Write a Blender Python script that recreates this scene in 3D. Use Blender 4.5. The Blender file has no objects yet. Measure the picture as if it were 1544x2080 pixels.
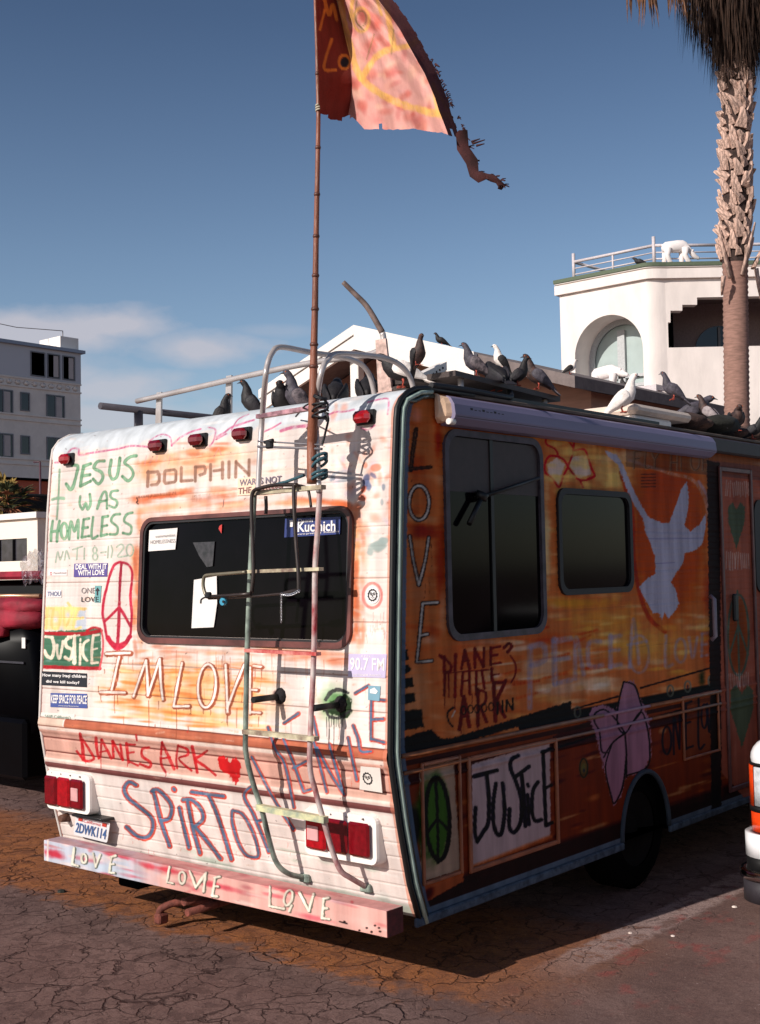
import bpy, bmesh, math, random
import numpy as np
from mathutils import Vector, Matrix
from mathutils.geometry import tessellate_polygon
random.seed(7); RNG = np.random.RandomState(11)
SC = bpy.context.scene
COL = SC.collection

# ------------------------------------------------------------------ camera (survey of the place)
# world: X along the camper's rear wall (to the right), Y forwards along its side, Z up, metres
PC = np.array([772., 1040.])
VL = np.array([-2150., 1216.]); VR = np.array([2890., 1114.])
F = math.sqrt(-float(np.dot(VL-PC, VR-PC)))
def _n(v):
    v = np.array(v, float); return v/np.linalg.norm(v)
_X = -_n([VL[0]-PC[0], VL[1]-PC[1], F]); _Y = _n([VR[0]-PC[0], VR[1]-PC[1], F]); _Z = np.cross(_X, _Y)
R = np.array([_X, _Y, _Z])
CAM = np.array([3.25744675, -3.89478359, 1.75])
def ray(px, py): return R @ np.array([px-PC[0], py-PC[1], F])
def on(px, py, ax, val):
    d = ray(px, py); t = (val-CAM[ax])/d[ax]; return CAM+t*d
def at(px, py, depth): return CAM + ray(px, py)*(depth/F)
def onplane(px, py, p0, nrm):
    d = ray(px, py); t = np.dot(np.array(p0)-CAM, nrm)/np.dot(d, nrm); return CAM+t*d
def proj(P):
    q = (P-CAM) @ R          # camera space
    return PC[0]+F*q[..., 0]/q[..., 2], PC[1]+F*q[..., 1]/q[..., 2]

cam = bpy.data.cameras.new('camera'); co = bpy.data.objects.new('camera', cam); COL.objects.link(co)
cam.sensor_fit = 'VERTICAL'; cam.sensor_height = 36; cam.sensor_width = 27; cam.lens = F/2080*36
cam.clip_start = .05; cam.clip_end = 3000
Mx = Matrix.Identity(4)
for i in range(3):
    Mx[i][0] = R[i, 0]; Mx[i][1] = -R[i, 1]; Mx[i][2] = -R[i, 2]; Mx[i][3] = CAM[i]
co.matrix_world = Mx; SC.camera = co

# ------------------------------------------------------------------ light
SUN = Vector((-.15, -1, .56)).normalized()          # towards the sun
W = bpy.data.worlds.new('World'); SC.world = W; W.use_nodes = True
nt = W.node_tree; nt.nodes.clear(); N = nt.nodes; L = nt.links
sky = N.new('ShaderNodeTexSky'); sky.sky_type = 'NISHITA'; sky.sun_disc = False
sky.sun_elevation = math.asin(SUN.z); sky.sun_rotation = math.atan2(SUN.x, SUN.y)
sky.air_density = 1.0; sky.dust_density = .8; sky.ozone_density = 3.6; sky.altitude = 0
bg = N.new('ShaderNodeBackground'); bg.inputs[1].default_value = .145
# clear, deep blue overhead, paling evenly all round towards the horizon
tz = N.new('ShaderNodeTexCoord'); sz_ = N.new('ShaderNodeSeparateXYZ'); L.new(tz.outputs['Generated'], sz_.inputs[0])
gr = N.new('ShaderNodeValToRGB'); L.new(sz_.outputs[2], gr.inputs[0])
for k, (p_, c_) in enumerate(((0., (.98, .90, .80)), (.12, (.92, .84, .78)), (.25, (.76, .71, .68)), (.42, (.47, .47, .49)), (1., (.20, .22, .26)))):
    e_ = gr.color_ramp.elements[k] if k < 2 else gr.color_ramp.elements.new(p_)
    e_.position = p_; e_.color = (*c_, 1)
gm_ = N.new('ShaderNodeMix'); gm_.data_type = 'RGBA'; gm_.blend_type = 'MULTIPLY'; gm_.inputs[0].default_value = 1; L.new(sky.outputs[0], gm_.inputs[6]); L.new(gr.outputs[0], gm_.inputs[7]); L.new(gm_.outputs[2], bg.inputs[0])
# clouds: soft banks low over the horizon
tc = N.new('ShaderNodeTexCoord')
nz = N.new('ShaderNodeTexNoise'); nz.inputs['Scale'].default_value = 16; nz.inputs['Detail'].default_value = 7; nz.inputs['Roughness'].default_value = .55
mp = N.new('ShaderNodeMapping'); mp.inputs['Scale'].default_value = (1, 1, 2.2); L.new(tc.outputs['Generated'], mp.inputs[0]); L.new(mp.outputs[0], nz.inputs[0])
def vmath(op, a, b):
    n = N.new('ShaderNodeVectorMath'); n.operation = op
    for k, v in ((0, a), (1, b)):
        if hasattr(v, 'links') or hasattr(v, 'is_output'): L.new(v, n.inputs[k])
        else: n.inputs[k].default_value = v
    return n
def mth(op, a, b=0., c=None):
    n = N.new('ShaderNodeMath'); n.operation = op
    for k, v in ((0, a), (1, b)) + (((2, c),) if c is not None else ()):
        if isinstance(v, (int, float)): n.inputs[k].default_value = v
        else: L.new(v, n.inputs[k])
    return n.outputs[0]
acc = None
BL = []
for px, py, rx, ry, dens in [(40, 676, 300, 46, 1.), (230, 660, 130, 40, 1.), (400, 706, 130, 36, .95), (250, 790, 140, 44, .85), (60, 740, 200, 40, .5), (250, 850, 220, 40, .8), (40, 760, 200, 60, .85), (560, 672, 100, 14, .25)]:
    d = _n(ray(px, py)); BL.append((d, rx/F, ry/F, dens))
for az, el, a, b, dens in [(150, 9, .25, .03, .6), (215, 12, .3, .04, .7), (70, 7, .3, .03, .6), (280, 10, .2, .03, .6), (20, 6, .2, .02, .4)]:
    az = math.radians(az); el = math.radians(el)
    BL.append((np.array([math.sin(az)*math.cos(el), math.cos(az)*math.cos(el), math.sin(el)]), a, b, dens))
for d, a, b, dens in BL:
    t = _n([-d[1], d[0], 0]); up = np.cross(d, t); up = up if up[2] > 0 else -up
    s = vmath('SUBTRACT', tc.outputs['Generated'], tuple(d)).outputs[0]
    x = mth('DIVIDE', vmath('DOT_PRODUCT', s, tuple(t)).outputs['Value'], a)
    y = mth('DIVIDE', vmath('DOT_PRODUCT', s, tuple(up)).outputs['Value'], b)
    r2 = mth('ADD', mth('MULTIPLY', x, x), mth('MULTIPLY', y, y))
    r = mth('SQRT', mth('ADD', r2, mth('MULTIPLY', mth('GREATER_THAN', mth('MULTIPLY', vmath('DOT_PRODUCT', tc.outputs['Generated'], tuple(d)).outputs['Value'], -1.), 0.), 99.)))
    m = mth('SUBTRACT', 1.2, mth('ADD', r, mth('MULTIPLY', mth('SUBTRACT', nz.outputs[0], .5), 1.7)))
    m = mth('MULTIPLY', mth('MINIMUM', mth('MAXIMUM', mth('MULTIPLY', m, 1.15), 0.), 1.), dens)
    acc = m if acc is None else mth('MAXIMUM', acc, m)
bg2 = N.new('ShaderNodeBackground'); bg2.inputs[0].default_value = (.62, .59, .64, 1); bg2.inputs[1].default_value = .95
mxs = N.new('ShaderNodeMixShader'); L.new(mth('MULTIPLY', acc, .75), mxs.inputs[0]); L.new(bg.outputs[0], mxs.inputs[1]); L.new(bg2.outputs[0], mxs.inputs[2])
wo = N.new('ShaderNodeOutputWorld'); L.new(mxs.outputs[0], wo.inputs[0])
sl = bpy.data.lights.new('sun', 'SUN'); sl.energy = 4.7; sl.angle = math.radians(.5); sl.color = (1, .93, .85)
so_ = bpy.data.objects.new('sun', sl); COL.objects.link(so_); so_.rotation_euler = SUN.to_track_quat('Z', 'Y').to_euler(); so_.location = (-4, -12, 12)
SC.view_settings.view_transform = 'Standard'; SC.view_settings.look = 'None'; SC.view_settings.gamma = 1
SC.view_settings.exposure = 0; SC.view_settings.use_curve_mapping = False
SC.render.engine = 'CYCLES'

# ------------------------------------------------------------------ helpers
def lin(c):
    c = np.asarray(c, float)/255.
    return np.where(c <= .04045, c/12.92, ((c+.055)/1.055)**2.4)
def mat(name, col, rough=.6, metal=0., var=.15, scale=20., bump=.0, bscale=60., col2=None, spec=.5, coat=0., trans=0., stretch=(1, 1, 1), emis=0, detail=6):
    m = bpy.data.materials.new(name); m.use_nodes = True; t = m.node_tree; b = t.nodes['Principled BSDF']
    c = lin(col); c2 = lin(col2) if col2 is not None else c*(1-var)
    tcn = t.nodes.new('ShaderNodeTexCoord'); mpn = t.nodes.new('ShaderNodeMapping'); mpn.inputs['Scale'].default_value = stretch
    t.links.new(tcn.outputs['Object'], mpn.inputs[0])
    nn = t.nodes.new('ShaderNodeTexNoise'); nn.inputs['Scale'].default_value = scale; nn.inputs['Detail'].default_value = detail; nn.inputs['Roughness'].default_value = .6
    t.links.new(mpn.outputs[0], nn.inputs[0])
    rp = t.nodes.new('ShaderNodeValToRGB'); rp.color_ramp.elements[0].position = .35; rp.color_ramp.elements[1].position = .65
    rp.color_ramp.elements[0].color = (*np.clip(c2, 0, 1), 1); rp.color_ramp.elements[1].color = (*np.clip(c*(1+var*.4), 0, 1), 1)
    t.links.new(nn.outputs[0], rp.inputs[0]); t.links.new(rp.outputs[0], b.inputs['Base Color'])
    b.inputs['Roughness'].default_value = rough; b.inputs['Metallic'].default_value = metal
    b.inputs['Specular IOR Level'].default_value = spec; b.inputs['Coat Weight'].default_value = coat
    b.inputs['Transmission Weight'].default_value = trans
    if bump:
        n2 = t.nodes.new('ShaderNodeTexNoise'); n2.inputs['Scale'].default_value = bscale; n2.inputs['Detail'].default_value = 5
        t.links.new(mpn.outputs[0], n2.inputs[0])
        bp = t.nodes.new('ShaderNodeBump'); bp.inputs['Strength'].default_value = bump; bp.inputs['Distance'].default_value = .01
        t.links.new(n2.outputs[0], bp.inputs['Height']); t.links.new(bp.outputs[0], b.inputs['Normal'])
    return m
def paintmat(name, rough=.5, grime=.25):
    m = bpy.data.materials.new(name); m.use_nodes = True; t = m.node_tree; b = t.nodes['Principled BSDF']
    a = t.nodes.new('ShaderNodeAttribute'); a.attribute_name = 'paint'
    tcn = t.nodes.new('ShaderNodeTexCoord')
    def noi(sc, st, det):
        mpn = t.nodes.new('ShaderNodeMapping'); mpn.inputs['Scale'].default_value = st; t.links.new(tcn.outputs['Object'], mpn.inputs[0])
        n = t.nodes.new('ShaderNodeTexNoise'); n.inputs['Scale'].default_value = sc; n.inputs['Detail'].default_value = det; t.links.new(mpn.outputs[0], n.inputs[0]); return n
    n1 = noi(14, (1, 1, .15), 6); n2 = noi(90, (1, 1, 1), 4)
    rp = t.nodes.new('ShaderNodeMapRange'); rp.inputs[1].default_value = .35; rp.inputs[2].default_value = .7; rp.inputs[3].default_value = 1-grime; rp.inputs[4].default_value = 1.04
    t.links.new(n1.outputs[0], rp.inputs[0])
    mx = t.nodes.new('ShaderNodeMix'); mx.data_type = 'RGBA'; mx.blend_type = 'MULTIPLY'; mx.inputs['Factor'].default_value = 1
    t.links.new(a.outputs[0], mx.inputs[6]); t.links.new(rp.outputs[0], mx.inputs[7]); t.links.new(mx.outputs[2], b.inputs['Base Color'])
    b.inputs['Roughness'].default_value = rough; b.inputs['Specular IOR Level'].default_value = .12
    bp = t.nodes.new('ShaderNodeBump'); bp.inputs['Strength'].default_value = .25; bp.inputs['Distance'].default_value = .004
    t.links.new(n2.outputs[0], bp.inputs['Height']); t.links.new(bp.outputs[0], b.inputs['Normal'])
    return m

def link(name, me, m=None, parent=None, loc=None):
    o = bpy.data.objects.new(name, me); COL.objects.link(o)
    if m is not None and me is not None and len(me.materials) == 0: me.materials.append(m)
    if parent is not None:
        o.parent = parent
        rt = parent; off = Vector((0, 0, 0))
        while rt is not None: off += rt.location; rt = rt.parent
        if not parent.get('_local'): o.location = -off
    if loc is not None: o.location = loc
    return o
def tag(o, label=None, cat=None, group=None, kind=None):
    if label: o['label'] = label
    if cat: o['category'] = cat
    if group: o['group'] = group
    if kind: o['kind'] = kind
    return o
def thing(name, label, cat, loc=(0, 0, 0), group=None, local=False):
    o = bpy.data.objects.new(name, None); COL.objects.link(o); o.location = Vector(loc); o.empty_display_size = .1
    tag(o, label, cat, group)
    if local: o['_local'] = 1
    return o
class MB:
    def __init__(s): s.v = []; s.f = []; s.sm = []
    def add(s, vs, fs, smooth=False):
        k = len(s.v); s.v += [tuple(map(float, p)) for p in vs]; s.f += [tuple(k+i for i in f) for f in fs]; s.sm += [smooth]*len(fs); return s
    def box(s, lo, hi, b=0.):
        lo = np.array(lo, float); hi = np.array(hi, float)
        if b <= 0:
            vs = [(x, y, z) for x in (lo[0], hi[0]) for y in (lo[1], hi[1]) for z in (lo[2], hi[2])]
            return s.add(vs, [(0, 1, 3, 2), (4, 6, 7, 5), (0, 4, 5, 1), (2, 3, 7, 6), (0, 2, 6, 4), (1, 5, 7, 3)])
        b = min(b, *( (hi-lo)*.49 ))
        vs = []; idx = {}
        for ix in (0, 1):
            for iy in (0, 1):
                for iz in (0, 1):
                    c = np.where([ix, iy, iz], hi, lo); sg = np.where([ix, iy, iz], -1, 1)*b
                    for a in range(3):
                        p = c.copy()
                        for q in range(3):
                            if q != a: p[q] += sg[q]
                        idx[(ix, iy, iz, a)] = len(vs); vs.append(p)
        fs = []
        I = lambda x, y, z, a: idx[(x, y, z, a)]
        for h in (0, 1):
            fs.append([I(h, 0, 0, 0), I(h, 1, 0, 0), I(h, 1, 1, 0), I(h, 0, 1, 0)][::(1 if h else -1)])
            fs.append([I(0, h, 0, 1), I(1, h, 0, 1), I(1, h, 1, 1), I(0, h, 1, 1)][::(-1 if h else 1)])
            fs.append([I(0, 0, h, 2), I(1, 0, h, 2), I(1, 1, h, 2), I(0, 1, h, 2)][::(1 if h else -1)])
        for a in (0, 1):
            for c in (0, 1):
                fs.append([I(a, c, 0, 0), I(a, c, 1, 0), I(a, c, 1, 1), I(a, c, 0, 1)])
                fs.append([I(a, 0, c, 0), I(a, 1, c, 0), I(a, 1, c, 2), I(a, 0, c, 2)])
                fs.append([I(0, a, c, 1), I(1, a, c, 1), I(1, a, c, 2), I(0, a, c, 2)])
        for x in (0, 1):
            for y in (0, 1):
                for z in (0, 1): fs.append([I(x, y, z, 0), I(x, y, z, 1), I(x, y, z, 2)])
        return s.add(vs, fs)
    def tube(s, pts, r, n=8, cap=True, flat=None, closed=False):
        """round tube (r number or list); flat=(a,b) gives an elliptic section"""
        P = [np.array(p, float) for p in pts]; m = len(P); rr = r if hasattr(r, '__len__') else [r]*m
        prev = None; vs = []; 
        for i, p in enumerate(P):
            a = P[i-1] if i > 0 else (P[-1] if closed else P[0]); b = P[i+1] if i < m-1 else (P[0] if closed else P[-1])
            t = _n(b-a)
            if prev is None:
                q = np.array([0, 0, 1.]) if abs(t[2]) < .9 else np.array([1., 0, 0]); u = _n(np.cross(t, q))
            else: u = _n(prev-t*np.dot(prev, t))
            prev = u; w = np.cross(t, u)
            for k in range(n):
                an = 2*math.pi*k/n; ca, sa = math.cos(an), math.sin(an)
                if flat: ca *= flat[0]; sa *= flat[1]
                vs.append(p+rr[i]*(ca*u+sa*w))
        fs = []
        for i in range(m-1 if not closed else m):
            j = (i+1) % m
            for k in range(n): fs.append((i*n+k, i*n+(k+1) % n, j*n+(k+1) % n, j*n+k))
        s.add(vs, fs, True)
        if cap and not closed:
            k0 = len(s.v)-len(vs); s.f += [tuple(k0+i for i in range(n))[::-1], tuple(k0+(m-1)*n+i for i in range(n))]; s.sm += [False]*2
        return s
    def prism(s, poly, ext, holes=()):
        """flat outline (3-D points) pushed along vector ext, with holes"""
        loops = [[Vector(p) for p in poly]] + [[Vector(p) for p in h] for h in holes]
        flatp = [p for l in loops for p in l]; tri = tessellate_polygon(loops); e = Vector(ext); n = len(flatp)
        vs = flatp+[p+e for p in flatp]; fs = [tuple(t) for t in tri]+[tuple(i+n for i in t)[::-1] for t in tri]
        k = 0
        for l in loops:
            for i in range(len(l)): a, b = k+i, k+(i+1) % len(l); fs.append((a, b, b+n, a+n))
            k += len(l)
        return s.add(vs, fs)
    def loft(s, rings, smooth=True, cap=True):
        n = len(rings[0]); vs = [p for r in rings for p in r]; fs = []
        for i in range(len(rings)-1):
            for k in range(n): fs.append((i*n+k, i*n+(k+1) % n, (i+1)*n+(k+1) % n, (i+1)*n+k))
        if cap: fs += [tuple(range(n))[::-1], tuple((len(rings)-1)*n+k for k in range(n))]
        return s.add(vs, fs, smooth)
    def mesh(s, name='m', fix=True):
        me = bpy.data.meshes.new(name); me.from_pydata(s.v, [], s.f)
        me.polygons.foreach_set('use_smooth', s.sm)
        if fix:
            bm = bmesh.new(); bm.from_mesh(me); bmesh.ops.recalc_face_normals(bm, faces=bm.faces); bm.to_mesh(me); bm.free()
        me.update(); return me
    def build(s, name, m, parent=None, label=None, loc=None):
        o = link(name, s.mesh(name), m, parent, loc)
        if label: o['label'] = label
        return o
def smooth_pts(P, k=6, closed=False):
    P = [np.array(p, float) for p in P]; n = len(P); out = []
    if n < 3: return P
    rng = range(n) if closed else range(n-1)
    for i in rng:
        p0 = P[i-1] if (i > 0 or closed) else P[0]; p1 = P[i]; p2 = P[(i+1) % n]; p3 = P[(i+2) % n] if (i+2 < n or closed) else P[-1]
        for j in range(k):
            t = j/k; out.append(.5*((2*p1)+(-p0+p2)*t+(2*p0-5*p1+4*p2-p3)*t*t+(-p0+3*p1-3*p2+p3)*t**3))
    if not closed: out.append(P[-1])
    return out
def textmesh(txt, w, h, font_bold=0.0, shear=0.):
    """flat lettering, fitted into w x h, lower left corner at the origin, in the XY plane"""
    cu = bpy.data.curves.new('lettering', 'FONT'); cu.body = txt; cu.size = 1; cu.offset = font_bold; cu.shear = shear; cu.resolution_u = 3; cu.align_x = 'CENTER'
    o = bpy.data.objects.new('tmp', cu); COL.objects.link(o); bpy.context.view_layer.update()
    me = bpy.data.meshes.new_from_object(o.evaluated_get(bpy.context.evaluated_depsgraph_get()))
    bpy.data.objects.remove(o); 
    v = np.array([q.co[:] for q in me.vertices])
    mn = v.min(0); mxx = v.max(0); v = (v-mn)/(mxx-mn+1e-9)*[w, h, 0]
    f = [tuple(p.vertices) for p in me.polygons]; bpy.data.meshes.remove(me)
    return v, f
# smooth value noise on arrays
_T = RNG.rand(256, 256)
def vn(x, y):
    xi = np.floor(x).astype(int); yi = np.floor(y).astype(int); fx = x-xi; fy = y-yi
    fx = fx*fx*(3-2*fx); fy = fy*fy*(3-2*fy); g = lambda a, b: _T[a % 256, b % 256]
    return (g(xi, yi)*(1-fx)+g(xi+1, yi)*fx)*(1-fy)+(g(xi, yi+1)*(1-fx)+g(xi+1, yi+1)*fx)*fy
def fbm(x, y, o=4):
    s = 0; a = .5; t = 0
    for i in range(o): s = s+a*vn(x*2**i+17*i, y*2**i+31*i); t += a; a *= .5
    return s/t

class Canvas:
    """paint carried by the vertices of a real wall; strokes are laid on that wall"""
    def __init__(s, P, a, b, base):
        s.u, s.v = proj(P); s.a = a; s.b = b            # a, b : metres along / up the wall
        s.c = np.zeros(P.shape); s.c[:] = base
        s.n1 = fbm(a*90, b*90, 2)-.5; s.n2 = fbm(a*14+3, b*14, 4)-.5; s.n3 = fbm(a*5, b*60, 4)-.5; s.n4 = fbm(a*130, b*14+9, 3)-.5
    def blend(s, m, al, col):
        al = al[..., None]; s.c[m] = s.c[m]*(1-al)+np.asarray(col, float)*al
    def stroke(s, pts, w, col, al=1., soft=1.2, jit=.22, sm=True, dry=0., taper=0.):
        if sm and len(pts) > 2: pts = smooth_pts(pts, 5)
        p = np.array(pts, float); pad = w+4
        m = (s.u > p[:, 0].min()-pad) & (s.u < p[:, 0].max()+pad) & (s.v > p[:, 1].min()-pad) & (s.v < p[:, 1].max()+pad)
        if not m.any(): return
        u = s.u[m]; v = s.v[m]; D = np.full(u.shape, 1e9); n = len(p)-1
        for i in range(n):
            ax, ay = p[i]; bx, by = p[i+1]; dx, dy = bx-ax, by-ay; l2 = dx*dx+dy*dy+1e-9
            t = np.clip(((u-ax)*dx+(v-ay)*dy)/l2, 0, 1); d = np.hypot(u-ax-t*dx, v-ay-t*dy)
            if taper: d = d*(1+taper*((i+t)/n))
            D = np.minimum(D, d)
        e = w/2*(1+jit*2*(s.n1[m]*.7+s.n2[m]*.9)); A = np.clip((e-D)/soft+.5, 0, 1)*al
        A = A*np.clip(1-(dry+.09)*(.5+3*s.n1[m]+2*s.n4[m]), 0, 1); col = np.clip(np.asarray(col, float)*(1+.35*s.n2[m]+.2*s.n4[m])[:, None], 0, 255)
        s.blend(m, A, col)
    def outl(s, pts, w1, c1, w2, c2, off=(0, 0), drips=0, **k):
        s.stroke([(a+off[0], b+off[1]) for a, b in pts], w1, c1, **k); s.stroke(pts, w2, c2, **k)
    def spray(s, x, y, rx, ry, col, al=.6, ang=0., noise=.7, hard=1.):
        R_ = max(rx, ry)*1.6; m = (abs(s.u-x) < R_) & (abs(s.v-y) < R_)
        if not m.any(): return
        ca, sa = math.cos(math.radians(ang)), math.sin(math.radians(ang)); du = s.u[m]-x; dv = s.v[m]-y
        r = np.hypot((du*ca+dv*sa)/rx, (-du*sa+dv*ca)/ry)+noise*(s.n2[m]+.5*s.n3[m])
        A = np.clip((1.1-r)*hard, 0, 1); A = A*A*(3-2*A)*al; s.blend(m, A, col)
    def poly(s, pts, col, al=1., edge=1.5, rough=1.):
        p = np.array(pts, float); m = (s.u > p[:, 0].min()-6) & (s.u < p[:, 0].max()+6) & (s.v > p[:, 1].min()-6) & (s.v < p[:, 1].max()+6)
        if not m.any(): return
        u = s.u[m]; v = s.v[m]; ins = np.zeros(u.shape, bool); D = np.full(u.shape, 1e9)
        for i in range(len(p)):
            ax, ay = p[i]; bx, by = p[(i+1) % len(p)]
            c = ((ay > v) != (by > v)) & (u < (bx-ax)*(v-ay)/(by-ay+1e-12)+ax); ins ^= c
            dx, dy = bx-ax, by-ay; t = np.clip(((u-ax)*dx+(v-ay)*dy)/(dx*dx+dy*dy+1e-9), 0, 1); D = np.minimum(D, np.hypot(u-ax-t*dx, v-ay-t*dy))
        sd = np.where(ins, D, -D)+rough*4*(s.n1[m])
        s.blend(m, np.clip(sd/edge+.5, 0, 1)*al, col)
    def drip(s, x, y, l, w, col, al=.9):
        s.stroke([(x, y), (x+random.uniform(-1, 1), y+l*.6), (x+random.uniform(-2, 2), y+l)], w, col, al=al, soft=1., jit=.1, taper=.5)
    def band(s, z0, z1, col, al=1., edge=.003, x0=None, x1=None):
        A = np.clip((s.b-z0)/edge+.5, 0, 1)*np.clip((z1-s.b)/edge+.5, 0, 1)*al
        if x0 is not None: A = A*np.clip((s.a-x0)/edge+.5, 0, 1)
        if x1 is not None: A = A*np.clip((x1-s.a)/edge+.5, 0, 1)
        m = A > 0; s.blend(m, A[m], col)
def ell(cx, cy, rx, ry, a0=0, a1=360, n=20, tilt=0):
    o = []
    for i in range(n+1):
        a = math.radians(a0+(a1-a0)*i/n); x = rx*math.cos(a); y = ry*math.sin(a); t = math.radians(tilt)
        o.append((cx+x*math.cos(t)-y*math.sin(t), cy+x*math.sin(t)+y*math.cos(t)))
    return o
def crop(ox, oy, s):
    def f(*pts): return [(ox+x/s, oy+y/s) for x, y in pts]
    return f
def gridmesh(name, P, C_, keep=None, m=None, parent=None):
    nr, nc = P.shape[:2]; me = bpy.data.meshes.new(name)
    idx = np.arange(nr*nc).reshape(nr, nc); q = np.stack([idx[:-1, :-1], idx[:-1, 1:], idx[1:, 1:], idx[1:, :-1]], -1).reshape(-1, 4)
    if keep is not None:
        k = (keep[:-1, :-1] & keep[:-1, 1:] & keep[1:, 1:] & keep[1:, :-1]).reshape(-1); q = q[k]
        used = np.zeros(nr*nc, bool); used[q.reshape(-1)] = True; mp_ = np.cumsum(used)-1; q = mp_[q]
        V = P.reshape(-1, 3)[used]; CC = C_.reshape(-1, 3)[used]
    else: V = P.reshape(-1, 3); CC = C_.reshape(-1, 3)
    if len(q) == 0: return None
    me.vertices.add(len(V)); me.vertices.foreach_set('co', V.astype(np.float32).ravel())
    me.loops.add(len(q)*4); me.loops.foreach_set('vertex_index', q.astype(np.int32).ravel())
    me.polygons.add(len(q)); me.polygons.foreach_set('loop_start', np.arange(0, len(q)*4, 4, dtype=np.int32))
    me.polygons.foreach_set('use_smooth', np.ones(len(q), bool))
    at_ = me.color_attributes.new('paint', 'FLOAT_COLOR', 'POINT')
    at_.data.foreach_set('color', np.concatenate([np.clip(lin(np.clip(CC, 0, 255)), 0, 1), np.ones((len(CC), 1))], 1).astype(np.float32).ravel())
    me.update(calc_edges=True); me.validate()
    return link(name, me, m, parent)

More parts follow.
